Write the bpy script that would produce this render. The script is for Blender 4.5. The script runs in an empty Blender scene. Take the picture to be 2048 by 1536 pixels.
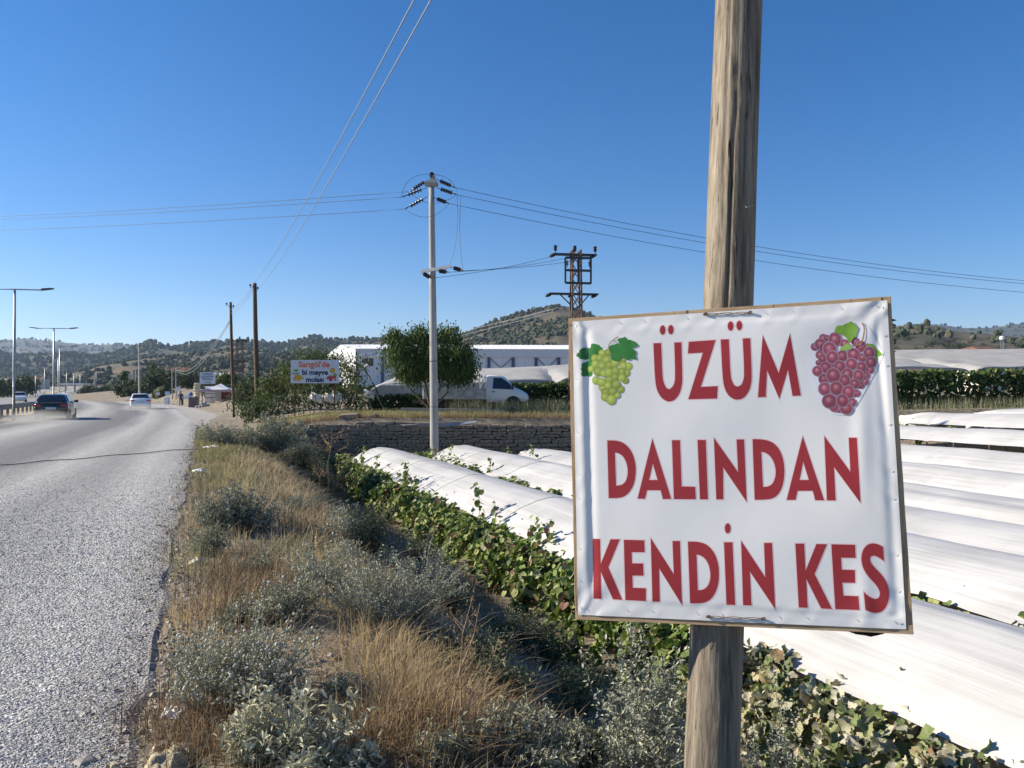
import bpy, bmesh, math, random
import numpy as np
from mathutils import Vector, Matrix, Euler

# ------------------------------------------------------------------ camera, sky, sun, exposure
SC = bpy.context.scene
COL = SC.collection
F, CX, CY, HOR, EYE = 1518.0, 1024.0, 768.0, 787.0, 1.6     # focal length in photo pixels, centre, horizon row, eye height
cam = bpy.data.cameras.new("camera")
cam.sensor_width = 36.0
cam.lens = F / 2048.0 * 36.0
cam.clip_start, cam.clip_end = 0.05, 20000.0
camo = bpy.data.objects.new("camera", cam)
COL.objects.link(camo)
camo.location = (0, 0, EYE)
camo.rotation_euler = (math.pi / 2 + math.atan((HOR - CY) / F), 0, 0)
SC.camera = camo

SUN_EL = math.radians(27.0)
SUN_AZ = math.atan2(-0.985, 0.12)          # clockwise from +Y: low sun to the left, a little beyond the sign
sdir = Vector((math.sin(SUN_AZ) * math.cos(SUN_EL), math.cos(SUN_AZ) * math.cos(SUN_EL), math.sin(SUN_EL)))
world = bpy.data.worlds.new("World")
SC.world = world
world.use_nodes = True
wn = world.node_tree.nodes
wl = world.node_tree.links
wn.clear()
sky = wn.new("ShaderNodeTexSky")
sky.sky_type = 'NISHITA'
sky.sun_disc = False
sky.sun_elevation = SUN_EL
sky.sun_rotation = SUN_AZ
sky.altitude = 300
sky.air_density = 1.0
sky.dust_density = 0.0
sky.ozone_density = 3.0
bg = wn.new("ShaderNodeBackground")
bg.inputs[1].default_value = 0.066
wo = wn.new("ShaderNodeOutputWorld")
hsv = wn.new("ShaderNodeHueSaturation")
hsv.inputs['Saturation'].default_value = 1.36
tint = wn.new("ShaderNodeMixRGB")
tint.blend_type = 'MULTIPLY'
tint.inputs[0].default_value = 1.0
tint.inputs[2].default_value = (1.0, 0.95, 1.08, 1)
wl.new(sky.outputs[0], hsv.inputs['Color'])
wl.new(hsv.outputs[0], tint.inputs[1])
wl.new(tint.outputs[0], bg.inputs[0])
wl.new(bg.outputs[0], wo.inputs[0])

sl = bpy.data.lights.new("sun", 'SUN')
sl.energy = 5.0
sl.angle = math.radians(0.53)
sl.color = (1.0, 0.90, 0.75)
slo = bpy.data.objects.new("sun", sl)
COL.objects.link(slo)
slo.rotation_euler = (-sdir).to_track_quat('-Z', 'Y').to_euler()
slo.location = (0, 0, 60)

SC.view_settings.view_transform = 'Standard'
SC.view_settings.look = 'None'
SC.view_settings.exposure = 1.0
SC.view_settings.gamma = 1.0
SC.view_settings.use_curve_mapping = False
SC.render.engine = 'CYCLES'
SC.cycles.use_denoising = True
try:
    SC.cycles.denoiser = 'OPENIMAGEDENOISE'
    SC.cycles.denoising_input_passes = 'RGB_ALBEDO_NORMAL'
    SC.cycles.denoising_prefilter = 'ACCURATE'
except Exception:
    pass
SC.cycles.max_bounces = 8
SC.cycles.transparent_max_bounces = 8
SC.cycles.volume_step_rate = 4.0

rng = np.random.default_rng(11)
random.seed(11)
V = Vector

# ------------------------------------------------------------------ helpers
def at(px, py, depth):
    """world point seen at a photo pixel at a given distance along the view"""
    return V(((px - CX) / F * depth, depth, EYE + (HOR - py) / F * depth))

RD = np.array([-0.3746, 0.9272])      # direction of the road and of the vine rows
RR = np.array([0.9272, 0.3746])       # to the right of it
def LT(L, t, z=0.0):
    p = L * RR + t * RD
    return V((p[0], p[1], z))

def sstep(x, a, b):
    k = np.clip((np.asarray(x, float) - a) / (b - a), 0, 1)
    return k * k * (3 - 2 * k)

_H = np.random.default_rng(5).random((256, 256))
def vnoise(x, y):
    x = np.asarray(x, float); y = np.asarray(y, float)
    xi = np.floor(x).astype(int); yi = np.floor(y).astype(int)
    fx = x - xi; fy = y - yi
    fx = fx * fx * (3 - 2 * fx); fy = fy * fy * (3 - 2 * fy)
    h = lambda a, b: _H[a % 256, b % 256]
    return (h(xi, yi) * (1 - fx) + h(xi + 1, yi) * fx) * (1 - fy) + (h(xi, yi + 1) * (1 - fx) + h(xi + 1, yi + 1) * fx) * fy
def fbm(x, y, o=4):
    s = 0; a = .5; x = np.asarray(x, float); y = np.asarray(y, float)
    for i in range(o):
        s = s + a * vnoise(x * 2 ** i + 17 * i, y * 2 ** i + 31 * i); a *= .5
    return s

def road_c(t):
    return -0.001 * np.maximum(0, np.asarray(t, float) - 35) ** 2

def zroad(y):
    return np.interp(y, [0, 40, 70, 110, 180, 260, 380, 520, 700, 900, 1500, 8000], [0, 0, .10, .22, .38, .9, 2.6, 6.4, 12.7, 19.4, 24, 24])
def zterr(y):
    return np.interp(y, [33.5, 45, 60, 110, 200, 600, 1500, 8000], [.52, .72, .95, 1.6, 3, 9, 24, 24])
WALL_Y = 33.6
def ground(x, y):
    x = np.asarray(x, float); y = np.asarray(y, float)
    L = RR[0] * x + RR[1] * y
    t = np.clip(RD[0] * x + RD[1] * y, -50, 190)
    Lp = L - road_c(t)
    zr = zroad(y)
    bump = (fbm(x * 1.3, y * 1.3, 3) - .45) * .16 * sstep(Lp, 0.0, .8)
    zv = -0.02 + .028 * sstep(Lp, -.5, -.12) - 1.908 * sstep(Lp, 0.75, 4.5) + 1.6 * sstep(L, 15, 31) + bump
    w = sstep(Lp, 1.5, 6.5)
    right = sstep(x, 4, 26) * .45
    zt = zr * (1 - w) + np.maximum(zterr(y) + right, zr) * w - 0.02
    fill = sstep(y, 24, 33.3) * (1 - sstep(Lp, 3.4, 5.2))
    zlow = zv * (1 - fill) + zt * fill
    return np.where(y < WALL_Y, zlow, zt)
def gz(x, y):
    return float(ground(x, y))
def on_ground(px, py):
    """where the sight line through a photo pixel meets the ground"""
    d = 2.2
    while d < 400:
        p = at(px, py, d)
        if p.z <= gz(p.x, p.y):
            return V((p.x, p.y, gz(p.x, p.y)))
        d *= 1.01
    return at(px, py, 60)

def link(o, parent=None):
    COL.objects.link(o)
    if parent is not None:
        o.parent = parent
    return o
def tag(o, label=None, cat=None, group=None, kind=None):
    if label: o['label'] = label
    if cat: o['category'] = cat
    if group: o['group'] = group
    if kind: o['kind'] = kind
    return o
def thing(name, label, cat, loc=(0, 0, 0), rotz=0.0, group=None, rot=None):
    o = bpy.data.objects.new(name, None)
    o.empty_display_size = .2
    o.location = loc
    o.rotation_euler = rot if rot is not None else (0, 0, rotz)
    link(o)
    return tag(o, label, cat, group)
def copy_tree(o, parent=None):
    c = o.copy()
    link(c, parent)
    for ch in list(o.children):
        copy_tree(ch, c)
    return c
def npmesh(name, verts, faces, mat, parent=None, smooth=False, attrs=None, mats=None, midx=None):
    """fast mesh: verts (n,3), faces (m,k) or list of such arrays"""
    verts = np.asarray(verts, np.float32)
    if not isinstance(faces, (list, tuple)): faces = [faces]
    faces = [np.asarray(f, np.int32) for f in faces if len(f)]
    me = bpy.data.meshes.new(name)
    me.vertices.add(len(verts)); me.vertices.foreach_set('co', verts.ravel())
    nl = sum(f.size for f in faces); nf = sum(len(f) for f in faces)
    me.loops.add(nl); me.polygons.add(nf)
    me.loops.foreach_set('vertex_index', np.concatenate([f.ravel() for f in faces]))
    tot = np.concatenate([np.full(len(f), f.shape[1], np.int32) for f in faces])
    st = np.concatenate([[0], np.cumsum(tot)[:-1]]).astype(np.int32)
    me.polygons.foreach_set('loop_start', st)
    try: me.polygons.foreach_set('loop_total', tot)
    except Exception: pass
    if smooth is not None: me.polygons.foreach_set('use_smooth', np.full(nf, bool(smooth)))
    for m in (mats or [mat]): me.materials.append(m)
    if midx is not None: me.polygons.foreach_set('material_index', np.asarray(midx, np.int32))
    me.update(calc_edges=True)
    if attrs:
        for k, a in attrs.items():
            a = np.asarray(a, np.float32)
            if a.ndim == 2 and a.shape[1] == 2:
                uv = me.uv_layers.new(name=k)
                lv = np.zeros(nl, np.int32); me.loops.foreach_get('vertex_index', lv)
                uv.data.foreach_set('uv', a[lv].ravel())
            elif a.ndim == 2:
                c = me.attributes.new(k, 'FLOAT_COLOR', 'POINT')
                c.data.foreach_set('color', np.hstack([a[:, :3], np.ones((len(a), 1))]).astype(np.float32).ravel())
            else:
                c = me.attributes.new(k, 'FLOAT', 'POINT'); c.data.foreach_set('value', a)
    o = bpy.data.objects.new(name, me)
    return link(o, parent)

def frame_of(d):
    d = V(d).normalized()
    up = V((0, 0, 1)) if abs(d.z) < .95 else V((1, 0, 0))
    a = d.cross(up).normalized(); b = a.cross(d).normalized()
    return a, b
class MB:
    """collects shapes and links them as ONE mesh object"""
    def __init__(s, origin=(0, 0, 0)):
        s.v = []; s.f = []; s.o = V(origin)
    def add(s, vs, fs):
        n = len(s.v); s.v += [V(p) - s.o for p in vs]; s.f += [[i + n for i in f] for f in fs]; return s
    def box(s, c, size, R=None, taper=1.0):
        c = V(c); hx, hy, hz = size[0] / 2, size[1] / 2, size[2] / 2
        vs = []
        for z in (-1, 1):
            k = taper if z > 0 else 1
            for x, y in ((-1, -1), (1, -1), (1, 1), (-1, 1)):
                p = V((x * hx * k, y * hy * k, z * hz)); vs.append((R @ p if R else p) + c)
        return s.add(vs, [[3, 2, 1, 0], [4, 5, 6, 7], [0, 1, 5, 4], [1, 2, 6, 5], [2, 3, 7, 6], [3, 0, 4, 7]])
    def bar(s, p0, p1, w, h=None, n=4):
        h = h or w; p0 = V(p0); p1 = V(p1); a, b = frame_of(p1 - p0)
        if n == 4:
            vs = [p + a * x * w / 2 + b * y * h / 2 for p in (p0, p1) for x, y in ((-1, -1), (1, -1), (1, 1), (-1, 1))]
            return s.add(vs, [[3, 2, 1, 0], [4, 5, 6, 7], [0, 1, 5, 4], [1, 2, 6, 5], [2, 3, 7, 6], [3, 0, 4, 7]])
        return s.tube([p0, p1], w / 2, n)
    def tube(s, pts, r, n=6, cap=True):
        pts = [V(p) for p in pts]; m = len(pts)
        rs = list(r) if hasattr(r, '__len__') else [r] * m
        vs = []; a = None
        for i, p in enumerate(pts):
            d = (pts[min(i + 1, m - 1)] - pts[max(i - 1, 0)])
            if d.length < 1e-9: d = V((0, 0, 1))
            if a is None: a, b = frame_of(d)
            else:
                d.normalize(); a = (a - d * a.dot(d)); a = a.normalized() if a.length > 1e-6 else frame_of(d)[0]; b = d.cross(a)
            for k in range(n):
                q = 2 * math.pi * k / n
                vs.append(p + (a * math.cos(q) + b * math.sin(q)) * rs[i])
        fs = [[i * n + k, i * n + (k + 1) % n, (i + 1) * n + (k + 1) % n, (i + 1) * n + k] for i in range(m - 1) for k in range(n)]
        if cap: fs += [list(range(n))[::-1], [(m - 1) * n + k for k in range(n)]]
        return s.add(vs, fs)
    def lathe(s, prof, c=(0, 0, 0), axis=(0, 0, 1), n=12):
        """prof: (radius, height) pairs along axis"""
        c = V(c); ax = V(axis).normalized(); a, b = frame_of(ax)
        vs = [c + ax * h + (a * math.cos(2 * math.pi * k / n) + b * math.sin(2 * math.pi * k / n)) * r for r, h in prof for k in range(n)]
        m = len(prof)
        fs = [[i * n + k, i * n + (k + 1) % n, (i + 1) * n + (k + 1) % n, (i + 1) * n + k] for i in range(m - 1) for k in range(n)]
        fs += [list(range(n))[::-1], [(m - 1) * n + k for k in range(n)]]
        return s.add(vs, fs)
    def loft(s, loops, cap=True):
        n = len(loops[0]); vs = [p for l in loops for p in l]; m = len(loops)
        fs = [[i * n + k, i * n + (k + 1) % n, (i + 1) * n + (k + 1) % n, (i + 1) * n + k] for i in range(m - 1) for k in range(n)]
        if cap: fs += [list(range(n))[::-1], [(m - 1) * n + k for k in range(n)]]
        return s.add(vs, fs)
    def prism(s, poly, thick, R=None, c=(0, 0, 0)):
        """poly of (x,z), extruded along y by thick"""
        c = V(c); n = len(poly)
        vs = [(R @ V((x, y, z)) if R else V((x, y, z))) + c for y in (-thick / 2, thick / 2) for x, z in poly]
        return s.add(vs, [list(range(n)), [n + k for k in range(n)][::-1]] + [[k, n + k, n + (k + 1) % n, (k + 1) % n] for k in range(n)])
    def build(s, name, mat, parent=None, smooth=False, bevel=0):
        me = bpy.data.meshes.new(name)
        me.from_pydata([tuple(p) for p in s.v], [], s.f)
        bm = bmesh.new(); bm.from_mesh(me)
        bmesh.ops.recalc_face_normals(bm, faces=bm.faces)
        bm.to_mesh(me); bm.free()
        me.materials.append(mat)
        o = bpy.data.objects.new(name, me)
        link(o, parent)
        if bevel:
            md = o.modifiers.new('bevel', 'BEVEL'); md.width = bevel; md.segments = 2; md.limit_method = 'ANGLE'
        if smooth:
            for p in me.polygons: p.use_smooth = True
            if smooth != 'all':
                try:
                    md = o.modifiers.new('edges', 'EDGE_SPLIT'); md.split_angle = math.radians(40)
                except Exception: pass
        return o

# ------------------------------------------------------------------ procedural materials
def mat(name, c1, c2=None, scale=5.0, rough=.8, bump=0.0, bscale=60.0, spec=.3, metal=0.0, trans=0.0, island=False, detail=5.0,
        stretch=None, coat=0.0, c3=None, lo=.35, hi=.65, glass=0.0, alpha=1.0):
    m = bpy.data.materials.new(name); m.use_nodes = True
    n = m.node_tree.nodes; l = m.node_tree.links
    b = n['Principled BSDF']; out = n['Material Output']
    b.inputs['Roughness'].default_value = rough
    b.inputs['Metallic'].default_value = metal
    b.inputs['Specular IOR Level'].default_value = spec
    if coat: b.inputs['Coat Weight'].default_value = coat; b.inputs['Coat Roughness'].default_value = .06
    tc = n.new('ShaderNodeTexCoord')
    src = tc.outputs['Object']
    if stretch:
        mp = n.new('ShaderNodeMapping'); mp.inputs['Scale'].default_value = stretch
        l.new(src, mp.inputs[0]); src = mp.outputs[0]
    col = None
    if c2 is not None:
        ra = n.new('ShaderNodeValToRGB')
        ra.color_ramp.elements[0].color = (*c1, 1); ra.color_ramp.elements[1].color = (*c2, 1)
        if island:
            g = n.new('ShaderNodeNewGeometry'); l.new(g.outputs['Random Per Island'], ra.inputs[0])
            ra.color_ramp.elements[0].position = 0.05; ra.color_ramp.elements[1].position = .9
        else:
            nz = n.new('ShaderNodeTexNoise'); nz.inputs['Scale'].default_value = scale; nz.inputs['Detail'].default_value = detail
            l.new(src, nz.inputs['Vector']); l.new(nz.outputs['Fac'], ra.inputs[0])
            ra.color_ramp.elements[0].position = lo; ra.color_ramp.elements[1].position = hi
        if c3 is not None:
            e = ra.color_ramp.elements.new(.97 if island else .74); e.color = (*c3, 1)
        col = ra.outputs[0]; l.new(col, b.inputs['Base Color'])
    else:
        b.inputs['Base Color'].default_value = (*c1, 1)
    if bump:
        bz = n.new('ShaderNodeTexNoise'); bz.inputs['Scale'].default_value = bscale; bz.inputs['Detail'].default_value = 6
        l.new(src, bz.inputs['Vector'])
        bp = n.new('ShaderNodeBump'); bp.inputs['Strength'].default_value = min(1.0, bump); bp.inputs['Distance'].default_value = .02
        l.new(bz.outputs['Fac'], bp.inputs['Height']); l.new(bp.outputs[0], b.inputs['Normal'])
    if trans:
        t = n.new('ShaderNodeBsdfTranslucent')
        if col is not None: l.new(col, t.inputs[0])
        else: t.inputs[0].default_value = (*c1, 1)
        mx = n.new('ShaderNodeMixShader'); mx.inputs[0].default_value = trans
        l.new(b.outputs[0], mx.inputs[1]); l.new(t.outputs[0], mx.inputs[2]); l.new(mx.outputs[0], out.inputs[0])
    if glass: b.inputs['Transmission Weight'].default_value = glass
    if alpha < 1: b.inputs['Alpha'].default_value = alpha
    return m
def attr_mat(name, attr='Col', rough=.6, spec=.3, trans=0.0):
    m = bpy.data.materials.new(name); m.use_nodes = True
    n = m.node_tree.nodes; l = m.node_tree.links; b = n['Principled BSDF']
    a = n.new('ShaderNodeAttribute'); a.attribute_name = attr
    l.new(a.outputs['Color'], b.inputs['Base Color'])
    b.inputs['Roughness'].default_value = rough; b.inputs['Specular IOR Level'].default_value = spec
    return m

# ------------------------------------------------------------------ leaves and blades as numpy templates
def rot_mats(n, tilt_mean=.0, tilt_sd=.6, az=None, r=rng):
    """random rotations: heading az about z, then a tilt of the leaf plane"""
    az = r.uniform(0, 2 * np.pi, n) if az is None else az
    ti = r.normal(tilt_mean, tilt_sd, n); ro = r.normal(0, tilt_sd, n)
    ca, sa, ct, st, cr, sr = np.cos(az), np.sin(az), np.cos(ti), np.sin(ti), np.cos(ro), np.sin(ro)
    z = np.zeros(n); o = np.ones(n)
    Rz = np.stack([ca, -sa, z, sa, ca, z, z, z, o], 1).reshape(n, 3, 3)
    Rx = np.stack([o, z, z, z, ct, -st, z, st, ct], 1).reshape(n, 3, 3)
    Ry = np.stack([cr, z, sr, z, o, z, -sr, z, cr], 1).reshape(n, 3, 3)
    return Rz @ Rx @ Ry
def scatter(tv, tf, pos, R, sc):
    """copies of a template: returns verts, faces"""
    tv = np.asarray(tv, float); tf = np.asarray(tf, int); n = len(pos)
    sc = np.asarray(sc, float)
    if sc.ndim == 1: sc = sc[:, None]
    v = np.einsum('nij,nkj->nki', R, tv[None] * sc[:, None, :]) + np.asarray(pos)[:, None, :]
    f = tf[None] + (np.arange(n) * len(tv))[:, None, None]
    return v.reshape(-1, 3), f.reshape(-1, tf.shape[1])
# vine leaf: five lobes, folded along the midrib, grows along +y from the stalk
VL = np.array([[0, .02, 0], [.40, -.02, .07], [.52, .34, .05], [.42, .72, .05], [0, 1.0, -.06], [-.42, .72, .05], [-.52, .34, .05], [-.40, -.02, .07], [0, .42, -.05]], float)
VLF = np.array([[8, 0, 1], [8, 1, 2], [8, 2, 3], [8, 3, 4], [8, 4, 5], [8, 5, 6], [8, 6, 7], [8, 7, 0]])
# the same leaf with a toothed outline for plants close to the camera
def toothed_leaf():
    th = np.linspace(-np.pi * .93, np.pi * .93, 31); lob = [(0, .62, .42), (1.05, .56, .36), (-1.05, .56, .36), (2.1, .50, .42), (-2.1, .50, .42)]
    r = np.full(31, .41)
    for c, a, w in lob: r = np.maximum(r, a * (1 - .42 * np.minimum(1, np.abs(th - c) / (w * 1.5)) ** 1.6))
    r = r * (1 + .07 * np.where(np.arange(31) % 2 == 0, 1, -1))
    v = np.stack([r * np.sin(th), .40 + r * np.cos(th), .05 * np.abs(np.sin(th)) + .05 * np.cos(3 * th)], 1)
    v = np.vstack([v, [[0, .36, -.03]]]); f = np.array([[31, i + 1, i] for i in range(30)] + [[31, 0, 30]]); return v, f
NL, NLF = toothed_leaf()
# oval leaf
OL = np.array([[0, 0, 0], [.17, .35, .04], [.13, .75, .03], [0, 1, -.05], [-.13, .75, .03], [-.17, .35, .04]], float)
OLF = np.array([[0, 1, 2, 3], [0, 3, 4, 5]])
SL = np.array([[0, 0, 0], [.18, .52, .05], [0, 1, -.05], [-.18, .52, .05]], float)      # small leaf of two facets
SLF = np.array([[0, 1, 2], [0, 2, 3]])
def blades(pos, h, w, lean, az, r=rng, bend=1.0):
    """tapered bent blades; returns verts, quads, tris"""
    n = len(pos); dirx, diry = np.cos(az), np.sin(az)
    fx, fy = -diry, dirx                       # width direction
    out = []
    for s, ww in ((0, 1.0), (.45, .8), (.8, .45)):
        off = lean * h * (s ** (1 + bend))
        c = pos + np.stack([dirx * off, diry * off, h * s * (1 - .25 * lean * s)], 1)
        d = np.stack([fx, fy, np.zeros(n)], 1) * (w * ww / 2)[:, None]
        out += [c - d, c + d]
    off = lean * h
    out.append(pos + np.stack([dirx * off, diry * off, h * (1 - .25 * lean)], 1))
    v = np.stack(out, 1).reshape(-1, 3); b = (np.arange(n) * 7)[:, None]
    q = np.concatenate([b + np.array([[0, 1, 3, 2]]), b + np.array([[2, 3, 5, 4]])]); t = b + np.array([[4, 5, 6]])
    return v, q, t
# ------------------------------------------------------------------ ground, roads
M_earth = mat('dry_earth', (.17, .14, .10), (.29, .245, .18), scale=2.2, rough=.95, bump=.8, bscale=30, detail=8, c3=(.185, .175, .105))
xs = np.unique(np.concatenate([np.arange(-16, 12, .38), np.linspace(12, 60, 50), np.linspace(-60, -16, 40), np.geomspace(60, 7000, 26), -np.geomspace(60, 7000, 26)]))
ys = np.unique(np.concatenate([np.arange(-8, WALL_Y - .05, .38), [WALL_Y - .03, WALL_Y + .03], np.arange(34, 60, .6), np.arange(60, 140, 2.5), np.linspace(140, 400, 40), np.linspace(420, 1000, 30), np.geomspace(1050, 9000, 14)]))
GX, GY = np.meshgrid(xs, ys)
GZ = ground(GX, GY)
nx, ny = len(xs), len(ys)
idx = np.arange(nx * ny).reshape(ny, nx)
q = np.stack([idx[:-1, :-1], idx[:-1, 1:], idx[1:, 1:], idx[1:, :-1]], -1).reshape(-1, 4)
g = npmesh('ground', np.stack([GX, GY, GZ], -1).reshape(-1, 3), q, M_earth, smooth=True)
tag(g, 'dry brown earth of the verge, field and far land', kind='structure')

def road_material(name, ramp, chip=.9):
    m = bpy.data.materials.new(name); m.use_nodes = True
    n = m.node_tree.nodes; l = m.node_tree.links; b = n['Principled BSDF']
    uv = n.new('ShaderNodeUVMap'); uv.uv_map = 'road'
    sep = n.new('ShaderNodeSeparateXYZ'); l.new(uv.outputs[0], sep.inputs[0])
    mp = n.new('ShaderNodeMapping'); mp.inputs['Scale'].default_value = (.9, .06, 1); l.new(uv.outputs[0], mp.inputs[0])
    nz = n.new('ShaderNodeTexNoise'); nz.inputs['Scale'].default_value = 1.2; nz.inputs['Detail'].default_value = 6; l.new(mp.outputs[0], nz.inputs['Vector'])
    # lateral position wanders a little along the road
    ma = n.new('ShaderNodeMath'); ma.operation = 'MULTIPLY_ADD'; ma.inputs[1].default_value = 1.5; l.new(nz.outputs['Fac'], ma.inputs[0]); l.new(sep.outputs[0], ma.inputs[2])
    mr = n.new('ShaderNodeMapRange'); mr.inputs['From Min'].default_value = -10.5; mr.inputs['From Max'].default_value = .5; l.new(ma.outputs[0], mr.inputs['Value'])
    ra = n.new('ShaderNodeValToRGB'); el = ra.color_ramp.elements
    el[0].position, el[0].color = ramp[0][0], (*ramp[0][1], 1); el[1].position, el[1].color = ramp[-1][0], (*ramp[-1][1], 1)
    for p, c in ramp[1:-1]:
        e = el.new(p); e.color = (*c, 1)
    l.new(mr.outputs[0], ra.inputs[0])
    vo = n.new('ShaderNodeTexVoronoi'); vo.inputs['Scale'].default_value = 62; l.new(uv.outputs[0], vo.inputs['Vector'])
    hs = n.new('ShaderNodeMapRange'); hs.inputs['To Min'].default_value = .35; hs.inputs['To Max'].default_value = 1.6
    l.new(vo.outputs['Color'], hs.inputs['Value'])
    n2 = n.new('ShaderNodeTexNoise'); n2.inputs['Scale'].default_value = 5.5; n2.inputs['Detail'].default_value = 10; n2.inputs['Roughness'].default_value = .75; l.new(uv.outputs[0], n2.inputs['Vector'])
    h2 = n.new('ShaderNodeMapRange'); h2.inputs['From Min'].default_value = .3; h2.inputs['From Max'].default_value = .7; h2.inputs['To Min'].default_value = .72; h2.inputs['To Max'].default_value = 1.25
    l.new(n2.outputs['Fac'], h2.inputs['Value'])
    m1 = n.new('ShaderNodeVectorMath'); m1.operation = 'SCALE'; l.new(ra.outputs[0], m1.inputs[0]); l.new(hs.outputs[0], m1.inputs['Scale'])
    m2 = n.new('ShaderNodeVectorMath'); m2.operation = 'SCALE'; l.new(m1.outputs[0], m2.inputs[0]); l.new(h2.outputs[0], m2.inputs['Scale'])
    l.new(m2.outputs[0], b.inputs['Base Color'])
    b.inputs['Roughness'].default_value = .82; b.inputs['Specular IOR Level'].default_value = .35
    bp = n.new('ShaderNodeBump'); bp.inputs['Strength'].default_value = chip; bp.inputs['Distance'].default_value = .012; bp.invert = True
    l.new(vo.outputs['Distance'], bp.inputs['Height']); l.new(bp.outputs[0], b.inputs['Normal'])
    return m
dk, md_, lt = (.17, .168, .168), (.27, .265, .258), (.42, .41, .39)
M_road = road_material('chip_seal_road', [(0, lt), (.10, md_), (.20, dk), (.27, md_), (.36, lt), (.47, md_), (.56, dk), (.66, dk), (.75, lt), (.84, md_), (.93, lt), (1, (.25, .24, .235))])

def catmull(P, n=8):
    P = np.array(P, float); out = []
    Q = np.vstack([2 * P[0] - P[1], P, 2 * P[-1] - P[-2]])
    for i in range(1, len(Q) - 2):
        for k in range(n):
            s = k / n
            out.append(.5 * ((2 * Q[i]) + (-Q[i - 1] + Q[i + 1]) * s + (2 * Q[i - 1] - 5 * Q[i] + 4 * Q[i + 1] - Q[i + 2]) * s * s + (-Q[i - 1] + 3 * Q[i] - 3 * Q[i + 1] + Q[i + 2]) * s ** 3))
    out.append(P[-1]); return np.array(out)
def ribbon(name, path, a, b, m, lift=.03, cols=9, jitter=0.0, label=None, skirt=True):
    """a sheet from lateral offset a to b along a path (x, y), laid on the ground"""
    d = np.gradient(path, axis=0); d /= np.linalg.norm(d, axis=1)[:, None]
    r = np.stack([d[:, 1], -d[:, 0]], 1)
    s = np.concatenate([[0], np.cumsum(np.linalg.norm(np.diff(path, axis=0), axis=1))])
    us = np.linspace(a, b, cols); V_, UV = [], []
    for i in range(len(path)):
        y = path[i][1]
        for k, u in enumerate(us):
            uu = u + (jitter * (fbm(s[i] * 1.7, 3.3, 4) - .47) * 2 if k == cols - 1 else 0)
            p = path[i] + r[i] * uu
            V_.append((p[0], p[1], zroad(y) + lift + (0.05 if y > 150 else 0))); UV.append((u, s[i]))
        if skirt:
            wsk = .05 + .16 * float(vnoise(s[i] * 2.3, 6.0)); sk = r[i] * wsk; V_.append((p[0] + sk[0], p[1] + sk[1], zroad(y) - .05)); UV.append((u + wsk, s[i]))
    c = cols + (1 if skirt else 0)
    ix = np.arange(len(path) * c).reshape(-1, c)
    q = np.stack([ix[:-1, :-1], ix[:-1, 1:], ix[1:, 1:], ix[1:, :-1]], -1).reshape(-1, 4)
    o = npmesh(name, V_, q, m, smooth=False, attrs={'road': np.array(UV)})
    return tag(o, label, kind='structure')
tt = np.concatenate([np.arange(-14, 40, .2), np.arange(40, 121, 2.0)])
near = np.array([((-0.0) + road_c(t)) * RR + t * RD for t in tt])
# reference line = right-hand edge of the asphalt; far part follows the hillside
far = [near[-8], near[-1]] + [np.array([at(px, 0, d).x, d]) for px, d in ((226, 180), (178, 260), (170, 380), (210, 520), (255, 700), (283, 900))]
farc = catmull(far, 12)[12:]
edge = np.vstack([near, farc[1:]])
road = ribbon('road', edge, -10.1, -.33, M_road, jitter=.16, lift=.018, label='grey chip-seal road running up the valley past the verge')
M_road2 = road_material('far_carriageway', [(0, md_), (.5, dk), (1, md_)])
ribbon('opposite_carriageway', edge, -23.0, -14.2, M_road2, lift=.06, label='opposite carriageway beyond the guard rail', cols=3)
# earth median between the carriageways, raised a little, with a kerb
M_kerb = mat('concrete_kerb', (.42, .40, .37), (.52, .50, .46), scale=3, rough=.9)
M_straw_ground = mat('dry_grass_ground', (.33, .25, .13), (.45, .36, .20), scale=1.4, rough=1, bump=.6, bscale=20)
med = ribbon('median_ground', edge[280:], -14.0, -10.6, M_straw_ground, lift=.10, cols=4, label='strip of dry grass between the two carriageways')
ribbon('kerb', edge[290:], -10.58, -10.3, M_kerb, lift=.14, cols=3, label='pale concrete kerb along the dry median')

# gravel yard in front of the fruit stall
M_gravel = mat('pale_gravel', (.30, .275, .245), (.46, .43, .39), scale=9, rough=.95, bump=.9, bscale=90, detail=10)
ge = []
for y in np.arange(38, 104, 1.5):
    t0 = y / .927
    for k, (f) in enumerate(np.linspace(0, 1, 9)):
        # from the road edge to the terrace foot
        tcur = y / .9272 + .0
        Lr = road_c(tcur) - .6
        width = np.interp(y, [38, 46, 60, 85, 103], [.5, 2.0, 5.0, 6.5, 4.0])
        L = Lr + f * width
        t = (y - RR[1] * L) / RD[1]
        p = L * RR + t * RD
        ge.append((p[0], p[1], max(gz(p[0], p[1]), 0) + .05 - .09 * f))
ix = np.arange(len(ge)).reshape(-1, 9)
tag(npmesh('gravel_yard', ge, np.stack([ix[:-1, :-1], ix[:-1, 1:], ix[1:, 1:], ix[1:, :-1]], -1).reshape(-1, 4), M_gravel), 'pale gravel yard between the road and the fruit stall', kind='structure')

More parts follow.
